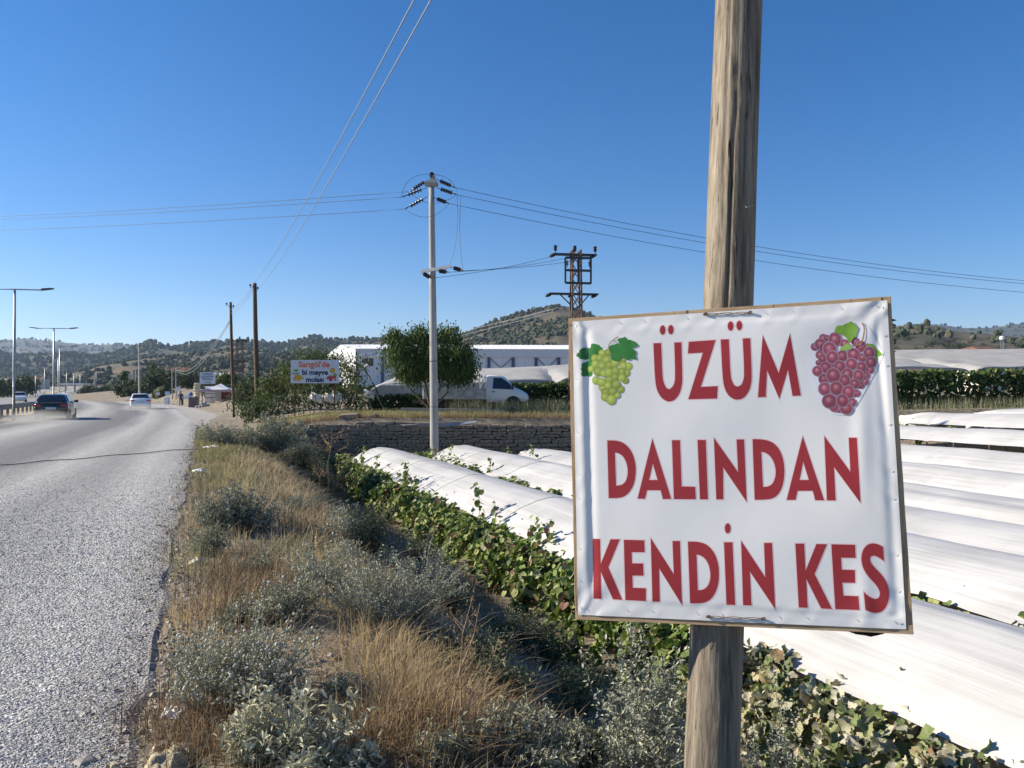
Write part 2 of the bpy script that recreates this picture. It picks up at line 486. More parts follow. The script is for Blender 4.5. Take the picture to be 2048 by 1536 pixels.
# loose stone chips standing proud of the asphalt near the camera: real geometry
def chips():
    n = 80000
    dep = 2.5 + 25 * rng.random(n) ** 2.7
    lo = (-1024 / F) * dep - .3
    L0 = -.33
    hi = (L0 - RR[1] * dep) / RR[0]
    x = lo + (hi - lo) * rng.random(n)
    L = RR[0] * x + RR[1] * dep
    tq = RD[0] * x + RD[1] * dep; band = fbm(L * 1.1 + 5, tq * .05, 3)
    k = (L < -.30 + .1 * (vnoise(dep * 3, 1.0) - .5)) & (hi > lo) & (rng.random(n) > sstep(dep, 6, 17)) & (rng.random(n) < .35 + 1.5 * band)
    x, dep = x[k], dep[k]; n = len(x)
    base = np.array([[-1, -.8, 0], [1, -.8, 0], [0, 1.1, 0], [-.5, -.45, .9], [.55, -.4, .8], [.05, .6, 1.05]], float)
    s = rng.uniform(.0030, .0072, n) * np.clip(dep / 6, .9, 1.3)
    vt = base[None] + rng.normal(0, .22, (n, 6, 3)) * np.array([1, 1, .8])
    az = rng.uniform(0, 6.28, n); ca, sa = np.cos(az), np.sin(az)
    el = rng.uniform(.7, 1.5, n)
    X = vt[..., 0] * (s * el)[:, None]; Y = vt[..., 1] * s[:, None]; Z = vt[..., 2] * (s * rng.uniform(.7, 1.35, n))[:, None]
    P = np.stack([X * ca[:, None] - Y * sa[:, None] + x[:, None], X * sa[:, None] + Y * ca[:, None] + dep[:, None], Z + .016], -1)
    b6 = (np.arange(n) * 6)[:, None]
    f = [np.concatenate([b6 + np.array([[0, 1, 4, 3]]), b6 + np.array([[1, 2, 5, 4]]), b6 + np.array([[2, 0, 3, 5]])]), b6 + np.array([[3, 4, 5]])]
    o = npmesh('road_chippings', P.reshape(-1, 3), f, mat('stone_chip', (.33, .318, .298), (.58, .555, .51), island=True, rough=.75, spec=.4))
    tag(o, 'pale stone chippings embedded in the road surface', 'chippings', kind='stuff')
chips()
# loose grit along the ragged edge of the asphalt
def grit():
    n = 8000
    t = 1.5 + 24 * rng.random(n) ** 1.6; L = -.33 + rng.normal(0.10, .17, n)
    p = L[:, None] * RR + t[:, None] * RD
    z = np.where(L < -.33, .018, np.maximum(ground(p[:, 0], p[:, 1]), -.05))
    base = np.array([[-1, -1, -.4], [1, -1, -.4], [1, 1, -.4], [-1, 1, -.4], [-.55, -.6, .7], [.6, -.5, .6], [.5, .6, .8], [-.6, .5, .6]], float)
    fc = np.array([[4, 5, 6, 7], [0, 1, 5, 4], [1, 2, 6, 5], [2, 3, 7, 6], [3, 0, 4, 7]])
    s = rng.gamma(2, .0026, n) + .002
    v, f = scatter(base, fc, np.stack([p[:, 0], p[:, 1], z], 1), rot_mats(n, 0, .3), np.stack([s * rng.uniform(.8, 1.4, n), s, s * .8], 1))
    tag(npmesh('edge_grit', v, f, mat('grit', (.15, .14, .13), (.42, .38, .33), island=True, rough=.9)), 'loose grit along the ragged edge of the asphalt', 'grit', kind='stuff')
grit()

# ------------------------------------------------------------------ retaining wall of dry-laid stone
M_stone = mat('wall_stone', (.17, .14, .105), (.33, .275, .205), scale=2.2, rough=.95, bump=.9, bscale=28)
M_core = mat('wall_core_earth', (.05, .042, .034), (.09, .075, .06), scale=6, rough=1)
stone_meshes = []
for k in range(14):
    bm = bmesh.new(); bmesh.ops.create_cube(bm, size=1.0)
    bmesh.ops.bevel(bm, geom=list(bm.edges), offset=.09, segments=1, affect='EDGES')
    for v in bm.verts:
        v.co += V(rng.normal(0, .035, 3)); v.co.x += .10 * v.co.z * math.sin(k * 2.1); v.co.z += .12 * v.co.x * math.cos(k * 1.7)
    me = bpy.data.meshes.new('stone'); bm.to_mesh(me); bm.free(); me.materials.append(M_stone); stone_meshes.append(me)
wall = thing('retaining_wall', 'dry-laid tan stone retaining wall in shade below the terrace', 'wall', (-3, WALL_Y - .2, -1.9))
WX0, WX1 = -9.9, 26.0
def wall_top(x):
    return gz(x, WALL_Y + .1) - .16 - .10 * vnoise(x * .7, 2.2) - .10 * sstep(x, -3, 3)
mb = MB(wall.location)
xsw = np.linspace(WX0, WX1, 40)
mb.loft([[V((x, WALL_Y - .16, -2.2)), V((x, WALL_Y + .02, -2.2)), V((x, WALL_Y + .02, wall_top(x) - .03)), V((x, WALL_Y - .14, wall_top(x) - .03))] for x in xsw])
mb.build('wall_core', M_core, wall)
rs = random.Random(4)
stones = []
z = -1.95
while z < .55:
    h = rs.choice([.10, .12, .13, .15, .17])
    if -1.25 < z < -.95: h = .1
    x = WX0 + rs.uniform(-.3, 0)
    while x < WX1:
        w = rs.uniform(.22, .75) if rs.random() > .18 else rs.uniform(.10, .2)
        hh = h; zz = z
        if x < -4.5 and -.15 < z: w *= 1.7; hh = h * 1.25
        if zz + hh * .6 < wall_top(x + w / 2):
            stones.append((x + w / 2, zz + hh / 2, w, hh))
        x += w
    z += h
def stone_score(s):
    vis = -8.8 < s[0] < 2.8 and s[1] > -1.35
    return (0 if vis else 1, -(s[2] * s[3]))
stones.sort(key=stone_score)
for i, (x, z, w, h) in enumerate(stones[:300]):
    o = bpy.data.objects.new('stone', stone_meshes[i % 14]); link(o, wall)
    o.scale = (w * .965, .30 * rs.uniform(.85, 1.1), h * .93)
    o.rotation_euler = (rs.gauss(0, .03), rs.gauss(0, .035), rs.gauss(0, .05))
    o.location = V((x, WALL_Y - .24 + rs.gauss(0, .018), z + rs.gauss(0, .008))) - wall.location
rest = []
for i, (x, z, w, h) in enumerate(stones[300:]):
    me = stone_meshes[i % 14]
    rest.append((me, V((x, WALL_Y - .24 + rs.gauss(0, .018), z)), (w * .965, .3, h * .93)))
bv, bf = [], []
for me, p, s in rest:
    n0 = len(bv)
    bv += [(v.co.x * s[0] + p.x - wall.location.x, v.co.y * s[1] + p.y - wall.location.y, v.co.z * s[2] + p.z - wall.location.z) for v in me.vertices]
    bf += [[i + n0 for i in pl.vertices] for pl in me.polygons]
me = bpy.data.meshes.new('stonework'); me.from_pydata(bv, [], bf); me.materials.append(M_stone)
o = link(bpy.data.objects.new('stonework', me), wall); o['kind'] = 'stuff'

# ------------------------------------------------------------------ hills
def hill(name, crest, D0, D1, label, m, z0=None, rows=26, back=1.25, rough=.05, power=1.15, seed=0.0, foot=None):
    cx = np.array([c[0] for c in crest], float); cy = np.array([c[1] for c in crest], float)
    cols = np.linspace(cx[0], cx[-1], int((cx[-1] - cx[0]) / 7) + 2)
    cyv = np.interp(cols, cx, cy) + (fbm(cols * .035 + seed, 4.4, 4) - .47) * 6
    ss = np.concatenate([np.linspace(0, 1, rows), 1 + np.linspace(.02, 1, 8)])
    P = np.zeros((len(ss), len(cols), 3))
    for i, s in enumerate(ss):
        D = D0 + (D1 - D0) * min(s, 1) + (D1 * (back - 1) * (s - 1) if s > 1 else 0)
        zc = EYE + (HOR - cyv) / F * D1
        zf = zroad(D0) * .6 if z0 is None else z0
        k = s ** power if s <= 1 else 1 - ((s - 1) ** 1.3)
        x = (cols - CX) / F * D
        nzz = (fbm(x / (D1 * .07) + seed, D / (D1 * .07) + seed, 5) - .47) * rough * D1 * min(1, s * 2) * max(0, 1 - abs(s - 1) * 0 if s < .9 else (1 - s) * 10 if s < 1 else .3)
        P[i, :, 0] = x; P[i, :, 1] = D; P[i, :, 2] = zf + (zc - zf) * k + nzz
    ix = np.arange(P.shape[0] * P.shape[1]).reshape(P.shape[:2])
    q = np.stack([ix[:-1, :-1], ix[:-1, 1:], ix[1:, 1:], ix[1:, :-1]], -1).reshape(-1, 4)
    o = npmesh(name, P.reshape(-1, 3), q, m, smooth=True)
    tag(o, label, kind='structure')
    return P
def hill_pts(P, n, mask=None, smax=27, r=rng):
    a = r.uniform(0, min(P.shape[0] - 2, smax), n); b = r.uniform(0, P.shape[1] - 1.01, n)
    i, j = a.astype(int), b.astype(int); fa, fb = (a - i)[:, None], (b - j)[:, None]
    p = (P[i, j] * (1 - fb) + P[i, j + 1] * fb) * (1 - fa) + (P[i + 1, j] * (1 - fb) + P[i + 1, j + 1] * fb) * fa
    return p
ICO = None
def ico_template():
    bm = bmesh.new(); bmesh.ops.create_icosphere(bm, subdivisions=1, radius=1)
    v = np.array([p.co[:] for p in bm.verts]); f = np.array([[q.index for q in p.verts] for p in bm.faces]); bm.free(); return v, f
ICO = ico_template()
def woods(name, label, pts, size, m, lumps=2, flat=.8):
    n = len(pts); s = size * rng.uniform(.6, 1.35, n)
    vv, ff, off = [], [], 0
    for k in range(lumps):
        d = rng.normal(0, .45, (n, 3)) * s[:, None] * (0 if k == 0 else 1); d[:, 2] = np.abs(d[:, 2]) * .6
        sc = s[:, None] * np.array([1, 1, flat]) * (1 if k == 0 else .68)
        v, f = scatter(ICO[0], ICO[1], pts + d + np.array([0, 0, .55]) * s[:, None], rot_mats(n, 0, 1.0), sc)
        v += rng.normal(0, .14, v.shape) * np.repeat(s, len(ICO[0]))[:, None]
        vv.append(v); ff.append(f + off); off += len(v)
    o = npmesh(name, np.vstack(vv), np.vstack(ff), m)
    return tag(o, label, 'trees', kind='stuff')
M_hill = mat('hill_scrub', (.045, .055, .03), (.09, .085, .05), scale=.022, rough=1, bump=1, bscale=.15, detail=9, c3=(.17, .12, .07), lo=.35, hi=.6)
M_hill_far = mat('far_hill_scrub', (.05, .06, .035), (.10, .095, .06), scale=.006, rough=1, detail=10, c3=(.13, .10, .065), lo=.38, hi=.66)
M_cone = mat('hill_scrub_dry', (.058, .058, .034), (.115, .092, .056), scale=.018, rough=1, detail=9, c3=(.20, .135, .08), lo=.38, hi=.58)
M_wood = mat('far_wood_foliage', (.016, .030, .014), (.042, .060, .028), island=True, rough=.95, spec=.1, c3=(.065, .08, .04))
M_olive = mat('olive_foliage', (.035, .048, .026), (.080, .092, .055), island=True, rough=.95, spec=.1, c3=(.12, .125, .08))

P = hill('far_hills', [(-420, 690), (-200, 684), (0, 681), (50, 677), (130, 684), (270, 690), (340, 694), (470, 688), (700, 690), (950, 684), (1250, 672), (1600, 660), (1800, 654), (1870, 650), (1945, 656), (2048, 648), (2300, 652), (2550, 662)],
         2300, 3600, 'distant blue-grey hills along the horizon', M_hill_far, rows=16, rough=.02, z0=10, seed=3)
p = hill_pts(P, 5500, smax=15.5); p = p[fbm(p[:, 0] / 160, p[:, 1] / 160, 3) > .33]
woods('far_woodland', 'scrub and woodland on the distant hills', p, 6.5, M_wood, lumps=1, flat=.7)
P = hill('wooded_ridge', [(-420, 745), (-150, 722), (0, 712), (120, 716), (200, 712), (250, 700), (285, 688), (302, 682), (318, 688), (345, 694), (400, 688), (470, 680), (520, 684), (560, 690), (600, 680), (628, 673), (670, 679), (740, 676), (800, 674), (915, 676), (1000, 690), (1150, 705)],
         1150, 1700, 'dark wooded ridge behind the valley', M_hill, rows=22, rough=.03, z0=18, seed=7)
p = hill_pts(P, 8500, smax=21.8); p = p[fbm(p[:, 0] / 90 + 3, p[:, 1] / 90, 3) > .30]
woods('ridge_woodland', 'dense dark pine and oak wood covering the ridge', p, 4.6, M_wood, lumps=1)
P = hill('scrub_slope', [(-420, 782), (-100, 776), (60, 766), (150, 748), (230, 728), (330, 712), (430, 704), (500, 702), (600, 712), (700, 716), (850, 722), (1000, 735), (1200, 745)],
         520, 950, 'scrubby olive slope with bare orange earth behind the fruit stall', M_cone, rows=24, rough=.02, z0=7, seed=11)
p = hill_pts(P, 5800, smax=23.8); p = p[fbm(p[:, 0] / 60 + 9, p[:, 1] / 60, 3) > .41]
woods('slope_olive_scrub', 'round olive trees and scrub dotting the near slope', p, 2.3, M_olive, lumps=2)
P = hill('conical_hill', [(700, 745), (830, 705), (915, 672), (960, 652), (1020, 633), (1080, 617), (1125, 611), (1160, 616), (1200, 638), (1260, 655), (1350, 672), (1500, 690), (1650, 705)],
         560, 1050, 'conical hill with olive trees and a bare dry top behind the warehouse', M_cone, rows=26, rough=.012, z0=10, seed=15)
p = hill_pts(P, 6200, smax=25.8); k = (fbm(p[:, 0] / 55 + 5, p[:, 1] / 55, 3) > .36); bare = (p[:, 2] > 108) & (p[:, 0] > 66) & (rng.random(len(p)) < .8); p = p[k & ~bare]
woods('hill_olive_trees', 'round olive trees in loose rows over the conical hill', p, 2.5, M_olive, lumps=2)
P = hill('grove_slope', [(1450, 700), (1600, 672), (1720, 655), (1800, 651), (1860, 650), (1900, 660), (1960, 668), (2048, 676), (2200, 684), (2500, 700)],
         260, 620, 'gentle dry slope planted with olives at the edge of the plain', M_cone, rows=26, rough=.006, z0=2.6, seed=21, power=1.2)
p = hill_pts(P, 900, smax=25.5); p = p[(fbm(p[:, 0] / 30 + 5, p[:, 1] / 30, 3) > .36)]
pxs = CX + F * p[:, 0] / p[:, 1]
inview = (pxs > 1785) & (pxs < 2075) & (p[:, 1] > 190)
order = np.argsort(p[inview][:, 1]); near_o = p[inview][order][:110]
woods('grove_olive_trees', 'further olive trees up the slope and out of sight behind the banner', np.vstack([p[~inview], p[inview][order][110:]]), 2.7, M_olive, lumps=2)
def lump_tree_mesh(k, n=260, leaf=.55):
    r = np.random.default_rng(100 + k)
    c = r.normal(0, 1, (9, 3)) * np.array([1.2, 1.2, .6]) + np.array([0, 0, 2.6])
    i = r.integers(0, 9, n); d = r.normal(0, 1, (n, 3)); d /= np.linalg.norm(d, axis=1)[:, None]
    pos = c[i] + d * r.uniform(.6, 1.15, n)[:, None]
    v, f = scatter(OL * np.array([2.2, 1, 1]), OLF, pos, rot_mats(n, .3, 1.0, r=r), np.full(n, leaf))
    return v, f
tree_vars = [lump_tree_mesh(k) for k in range(4)]
M_trunk = mat('tree_bark', (.10, .075, .05), (.19, .15, .11), scale=8, rough=1, bump=.8, bscale=40)
crown_me, trunk_me = [], []
for v, f in tree_vars:
    o = npmesh('crown', v, f, M_olive); crown_me.append(o.data); bpy.data.objects.remove(o)
mb = MB(); mb.tube([(0, 0, -.3), (.1, 0, 1.0), (0, .1, 2.2)], [.25, .18, .1], 6); o = mb.build('trunk', M_trunk); tm = o.data; bpy.data.objects.remove(o)
for i, q_ in enumerate(near_o):
    t = thing('olive_tree', 'grey-green olive tree on the dry slope right of the white banner', 'tree', tuple(q_), rng.uniform(0, 6), 'olive trees on the slope beyond the far covers')
    s = rng.uniform(.75, 1.25); t.scale = (s, s, s * rng.uniform(.85, 1.1))
    link(bpy.data.objects.new('crown', crown_me[i % 4]), t); link(bpy.data.objects.new('trunk', tm), t)

def floor_scrub():
    n = 3000; px = rng.uniform(-120, 760, n); d = 105 + 420 * rng.random(n) ** 1.2; x = (px - CX) / F * d
    L = RR[0] * x + RR[1] * d; t = RD[0] * x + RD[1] * d
    e = np.stack([np.interp(d, edge[:, 1], edge[:, 0])], 1)[:, 0]; off = (x - e) * .93
    k = ((off > 2.5) | (off < -26)) & ~((px > 325) & (px < 490) & (d < 190)) & ~((off > -3) & (off < 9) & (d < 125)) & (fbm(x / 14, d / 14, 3) > .34)
    p = np.stack([x, d, ground(x, d)], 1)[k]
    woods('valley_scrub', 'low green scrub and hedges on the valley floor beyond the bend', p, 1.0, mat('scrub_leaf', (.03, .042, .02), (.09, .10, .05), island=True, rough=.95, spec=.1, c3=(.15, .13, .075)), lumps=2)
floor_scrub()
# ------------------------------------------------------------------ wooden utility pole that carries the banner
M_polewood = None
def wood_material(name, dark, mid, light, stretch=(14, 14, .9), fine=(90, 90, 3.0), bump=.9, knots=True):
    m = bpy.data.materials.new(name); m.use_nodes = True
    n = m.node_tree.nodes; l = m.node_tree.links; b = n['Principled BSDF']
    tc = n.new('ShaderNodeTexCoord')
    def noise(sc, det=6, rough=.6):
        mp = n.new('ShaderNodeMapping'); mp.inputs['Scale'].default_value = sc; l.new(tc.outputs['Object'], mp.inputs[0])
        z = n.new('ShaderNodeTexNoise'); z.inputs['Scale'].default_value = 1; z.inputs['Detail'].default_value = det; z.inputs['Roughness'].default_value = rough
        l.new(mp.outputs[0], z.inputs['Vector']); return z.outputs['Fac']
    a = noise(stretch); f = noise(fine, 8, .7); w = noise((3, 3, 1.1), 3)
    ra = n.new('ShaderNodeValToRGB'); e = ra.color_ramp.elements
    e[0].position, e[0].color = .33, (*dark, 1); e[1].position, e[1].color = .62, (*light, 1)
    q = e.new(.46); q.color = (*mid, 1)
    mx = n.new('ShaderNodeMath'); mx.operation = 'MULTIPLY_ADD'; mx.inputs[1].default_value = .55; l.new(f, mx.inputs[0])
    m3 = n.new('ShaderNodeMath'); m3.operation = 'MULTIPLY'; m3.inputs[1].default_value = .45; l.new(a, m3.inputs[0]); l.new(m3.outputs[0], mx.inputs[2])
    l.new(mx.outputs[0], ra.inputs[0])
    l.new(ra.outputs[0], b.inputs['Base Color'])
    b.inputs['Roughness'].default_value = .88; b.inputs['Specular IOR Level'].default_value = .2
    # drying checks: thin dark splits along the grain
    ck = noise((34, 34, .55), 4, .55); cm = n.new('ShaderNodeMapRange'); cm.inputs['From Min'].default_value = .30; cm.inputs['From Max'].default_value = .37; l.new(ck, cm.inputs['Value'])
    cc = n.new('ShaderNodeMixRGB'); cc.inputs[1].default_value = (dark[0] * .35, dark[1] * .35, dark[2] * .35, 1); l.new(cm.outputs[0], cc.inputs[0]); l.new(ra.outputs[0], cc.inputs[2]); l.new(cc.outputs[0], b.inputs['Base Color'])
    hh = n.new('ShaderNodeMath'); hh.operation = 'MULTIPLY_ADD'; hh.inputs[1].default_value = 1.2; l.new(cm.outputs[0], hh.inputs[0]); l.new(mx.outputs[0], hh.inputs[2])
    bp = n.new('ShaderNodeBump'); bp.inputs['Strength'].default_value = bump; bp.inputs['Distance'].default_value = .008
    l.new(hh.outputs[0], bp.inputs['Height']); l.new(bp.outputs[0], b.inputs['Normal'])
    return m
M_polewood = wood_material('weathered_pole_wood', (.045, .038, .030), (.165, .138, .105), (.30, .258, .20))
POLE_P = V((.927, 3.35, 1.285)); POLE_D = V((.058, .068, 1.0))
def pole_at(z): return POLE_P + POLE_D * (z - POLE_P.z)
pole_base = pole_at(-.85)
pole = thing('utility_pole', 'weathered grey-brown wooden utility pole carrying the white banner', 'utility pole', tuple(pole_base))
def pole_mesh():
    n, rows = 80, 300
    zs = np.linspace(-.85, 6.75, rows); th = np.linspace(0, 2 * np.pi, n, endpoint=False)
    v = np.zeros((rows, n, 3))
    cracks = [(4.45, .8, 3.0, .016), (4.95, 1.9, 5.6, .018), (3.55, -.8, 1.05, .008), (5.35, 1.4, 6.2, .022), (4.15, 2.2, 4.6, .007), (5.05, -.8, 1.0, .010), (4.7, -.8, .8, .008), (3.9, 1.5, 2.4, .008)]
    for i, z in enumerate(zs):
        c = pole_at(z) - pole_base
        R = np.interp(z, [-.85, 0, 1.3, 3.3, 6.75], [.116, .1135, .1105, .1075, .098])
        r = R + .0060 * (fbm(np.cos(th) * 2 + 9, np.sin(th) * 2 + z * .6, 3) - .47) * 2 + .0040 * (vnoise(th * 9, z * .8) - .5) + .0022 * (vnoise(th * 24, z * 1.6) - .5)
        # long flat facet left by the adze on the sunny/shady boundary
        for th0, z0, z1, dep in cracks:
            if z0 < z < z1:
                tc_ = th0 + .06 * math.sin(z * 2.3 + th0 * 7) + .02 * math.sin(z * 9)
                k = sstep(z, z0, z0 + .3) * (1 - sstep(z, z1 - .3, z1))
                r = r - dep * k * np.exp(-((th - tc_) / .03) ** 2)
        for th0, z0 in ((4.25, 3.05), (4.35, 2.55), (4.72, 2.9), (4.5, 2.02), (4.3, .55), (4.6, .2)):
            r = r + .006 * np.exp(-(((th - th0) / .12) ** 2 + ((z - z0) / .022) ** 2)) - .009 * np.exp(-(((th - th0) / .045) ** 2 + ((z - z0) / .008) ** 2))
        v[i, :, 0] = c.x + r * np.cos(th); v[i, :, 1] = c.y + r * np.sin(th); v[i, :, 2] = c.z
    ix = np.arange(rows * n).reshape(rows, n); r_ = np.roll(ix, -1, 1)
    q = np.stack([ix[:-1], r_[:-1], r_[1:], ix[1:]], -1).reshape(-1, 4)
    v2 = np.vstack([v.reshape(-1, 3), [(pole_at(6.78) - pole_base)[:]]])
    top = np.stack([ix[-1], r_[-1], np.full(n, rows * n)], 1)
    return npmesh('shaft', v2, [q, top], M_polewood, pole, smooth=True)
pole_mesh()
M_steel = mat('galvanised_steel', (.36, .36, .36), (.48, .48, .48), scale=30, rough=.45, metal=.8)
M_rust = mat('rusty_wire', (.10, .055, .035), (.17, .085, .05), scale=60, rough=.8, metal=.3)
p = pole_at(2.42) + V((.045, -.108, 0)); mb = MB(pole_base); mb.tube([p + V((-.014, -.008, -.004)), p + V((.006, 0, 0)), p + V((.018, -.004, .003))], .0032, 6); mb.build('nail', M_steel, pole)
M_ceram = mat('dark_ceramic', (.02, .012, .01), (.035, .02, .016), rough=.25, spec=.6)
for k, s in enumerate((-1, 1)):
    mb = MB(pole_base); c = pole_at(6.4 - .2 * k); mb.tube([c + V((0, .0, 0)), c + V((-.12 * 1, .1 * s, 0)), c + V((-.16, .12 * s, .06))], .012, 6); mb.build('insulator_bracket', M_steel, pole)
    mb = MB(pole_base); mb.lathe([(.01, 0), (.035, .01), (.04, .04), (.025, .06), (.03, .08), (.012, .1)], c + V((-.16, .12 * s, .05)), n=10); mb.build('insulator', M_ceram, pole, smooth=True)

# ------------------------------------------------------------------ banner on a wooden frame
SR = (Matrix.Rotation(-.28871159, 3, 'Z') @ Matrix.Rotation(-.06850538, 3, 'X') @ Matrix.Rotation(-.03813491, 3, 'Y'))
SCN = V((.9050248, 3.2, 1.30420964)); SW, SH = 1.33308525, 1.33010264
sign = bpy.data.objects.new('banner_sign', None); sign.empty_display_size = .2
# the thing's base: middle of the bottom rail
SO = SCN + SR @ V((0, 0, -SH / 2)); sign.location = SO; sign.rotation_mode = 'QUATERNION'; sign.rotation_quaternion = SR.to_quaternion(); link(sign)
tag(sign, 'square white banner with red lettering and grapes stapled to a wooden frame', 'banner')
def uv_of(px, py):
    """photo pixel -> coordinates in the banner's own plane (u right, v up from the bottom rail)"""
    d = V(((px - CX) / F, 1, (HOR - py) / F)); n = SR @ V((0, -1, 0))
    o = V((0, 0, EYE)); k = (SCN - o).dot(n) / d.dot(n); p = SR.transposed() @ (o + d * k - SO)
    return (p.x, p.z)
BC = [uv_of(*q) for q in ((1145.5, 643.5), (1775, 600.5), (1809, 1256.5), (1156, 1227.5))]   # cloth corners TL TR BR BL
ST = []      # staples (u, v, angle)
for f in np.linspace(.03, .97, 9) + np.array([0, .02, -.015, .01, -.03, .025, -.01, .015, 0]):
    u = BC[0][0] + (BC[1][0] - BC[0][0]) * f; ST.append((u, BC[0][1] + (BC[1][1] - BC[0][1]) * f - .022, -.75))
    u = BC[3][0] + (BC[2][0] - BC[3][0]) * f; ST.append((u, BC[3][1] + (BC[2][1] - BC[3][1]) * f + .026, -.85))
for f in np.linspace(.1, .9, 7) + np.array([.01, -.03, .02, .03, -.02, .015, -.01]):
    ST.append((BC[0][0] + (BC[3][0] - BC[0][0]) * f + .018, BC[0][1] + (BC[3][1] - BC[0][1]) * f, -.55))
    ST.append((BC[1][0] + (BC[2][0] - BC[1][0]) * f - .016, BC[1][1] + (BC[2][1] - BC[1][1]) * f, .4))
ST += [(BC[0][0] + .015, BC[0][1] - .02, .8), (BC[1][0] - .018, BC[1][1] - .03, -1.1), (BC[3][0] + .014, BC[3][1] + .03, -1.1), (BC[2][0] - .02, BC[2][1] + .022, .3)]
U0, U1, V0, V1 = BC[0][0], BC[1][0], BC[3][1], BC[0][1]
def cloth_h(u, v):
    """outward relief of the stretched cloth: broad waves, tension folds at staples and corners"""
    u = np.asarray(u, float); v = np.asarray(v, float)
    h = .0075 * np.sin(1.6 * u + 5.2 * v + .8) * sstep(u, -.62, -.2) * (1 - sstep(u, .3, .64))
    h = h + .005 * np.sin(7.5 * (u * .75 - v * .9) + 2.1) * sstep(u, -.45, .1) * sstep(v, .1, .4)
    h = h + .006 * np.sin(10.5 * (u * .8 + v * .55) + .4) * sstep(u, .1, .45) * (.4 + .6 * sstep(v, .3, .9))
    # long vertical fold inside the left rail and soft folds inside the right rail
    h = h + .010 * np.exp(-((u - (U0 + .030)) / .018) ** 2) * sstep(v, .05, .3) * (1 - .35 * sstep(v, 1.0, 1.3)) - .009 * np.exp(-((u - (U0 + .062)) / .02) ** 2)
    h = h + .008 * np.exp(-((u - (U1 - .10 - .04 * (1.3 - v))) / .035) ** 2) * (.5 + .5 * np.sin(9 * v + 1)) - .006 * np.exp(-((u - (U1 - .03)) / .02) ** 2)
    # pulls running in from the corners
    for (cu, cv), (du, dv), amp in (((U0, V1), (.62, -.78), .009), ((U1, V1), (-.66, -.75), .010), ((U1 + .06, V0), (-.6, .8), .013), ((U0, V0), (.75, .66), .011)):
        a = (u - cu) * du + (v - cv) * dv; b = (u - cu) * -dv + (v - cv) * du
        h = h + amp * np.exp(-np.abs(a) / .13) * (np.sin(b / (.012 + .22 * np.abs(a)) * 2.2)) * sstep(a, 0, .04)
    for su, sv, sa in ST:
        r2 = (u - su) ** 2 + (v - sv) ** 2
        h = h - .0026 * np.exp(-r2 / .00012)
        h = h + .0016 * np.exp(-r2 / .0022) * np.sin((u - su) * 95 * math.cos(sa) + (v - sv) * 95 * math.sin(sa))
    h = h + .0006 * (fbm(u * 14 + 40, v * 14 + 40, 3) - .47)
    edge = np.minimum(np.minimum(u - U0 + .0, (U1 + .07) - u), np.minimum(v - V0, V1 - v))
    h = h * .5
    e = np.minimum(np.minimum(u - U0, U1 + .055 * (V1 - v) / (V1 - V0) - u), np.minimum(v - V0 - .02 * (U1 - u), V1 - v + .0))
    rail_ = 1 - sstep(e, .03, .06)
    return (h + .004) * (1 - rail_) + rail_ * np.maximum(.0035 + h * .5, .0024)
def P3(u, v, lift=0.0):
    h = cloth_h(u, v) + lift
    return np.stack([u, -h, v], -1)
M_cloth = mat('white_vinyl_banner', (.76, .755, .74), (.82, .815, .80), scale=2.5, rough=.42, spec=.45, bump=.05, bscale=300)
ncl = 200
a = np.linspace(0, 1, ncl); A, B = np.meshgrid(a, a)
c = [np.array(q) for q in BC]
UV = (c[3][None, None] * (1 - A)[..., None] + c[2][None, None] * A[..., None]) * (1 - B)[..., None] + (c[0][None, None] * (1 - A)[..., None] + c[1][None, None] * A[..., None]) * B[..., None]
# edges of the cloth run slightly wavy between staples
G3 = P3(UV[..., 0], UV[..., 1])
ix = np.arange(ncl * ncl).reshape(ncl, ncl)
cloth = npmesh('banner_cloth', G3.reshape(-1, 3), np.stack([ix[:-1, :-1], ix[:-1, 1:], ix[1:, 1:], ix[1:, :-1]], -1).reshape(-1, 4), M_cloth, sign, smooth=True)
M_frame = wood_material('raw_pine_batten', (.20, .125, .07), (.42, .29, .17), (.56, .42, .27), stretch=(30, 30, 2), fine=(160, 160, 9), bump=.5)
M_frame_h = wood_material('raw_pine_rail', (.20, .125, .07), (.42, .29, .17), (.56, .42, .27), stretch=(2, 30, 30), fine=(9, 160, 160), bump=.5)
FC = [uv_of(*q) for q in ((1137, 637), (1783, 592), (1824, 1267), (1150, 1237))]
def rail(p0, p1, w0, w1, m, y0=.0, y1=.034):
    """batten along p0-p1 lying inside the frame outline by w"""
    (u0, v0), (u1, v1) = p0, p1; n = V((v0 - v1, u1 - u0)).normalized()
    a0 = (u0, v0); a1 = (u1, v1); b0 = (u0 + n.x * w0, v0 + n.y * w0); b1 = (u1 + n.x * w1, v1 + n.y * w1)
    mb = MB(); L = 14; loops = []
    for k in range(L + 1):
        f = k / L; e = .0007 * math.sin(k * 2.3)
        A_ = (a0[0] + (a1[0] - a0[0]) * f, a0[1] + (a1[1] - a0[1]) * f); B_ = (b0[0] + (b1[0] - b0[0]) * f, b0[1] + (b1[1] - b0[1]) * f)
        loops.append([V((A_[0] + e, y0, A_[1])), V((B_[0], y0, B_[1])), V((B_[0], y1, B_[1])), V((A_[0] + e, y1, A_[1] + e))])
    mb.loft(loops); return mb.build('frame_rail', m, sign, bevel=.0012)
g_ = .0022
rail((FC[0][0], FC[0][1] - .020), (FC[3][0], FC[3][1] + .0), .034, .034, M_frame, y0=.001)
rail((FC[2][0], FC[2][1] + .023), FC[1], .034, .034, M_frame, y0=.001)
rail((FC[1][0] - .035, FC[1][1]), FC[0], .034, .034, M_frame_h, y0=-.0005)
rail((FC[3][0] + .006, FC[3][1]), FC[2], .034, .034, M_frame_h, y0=-.0005)
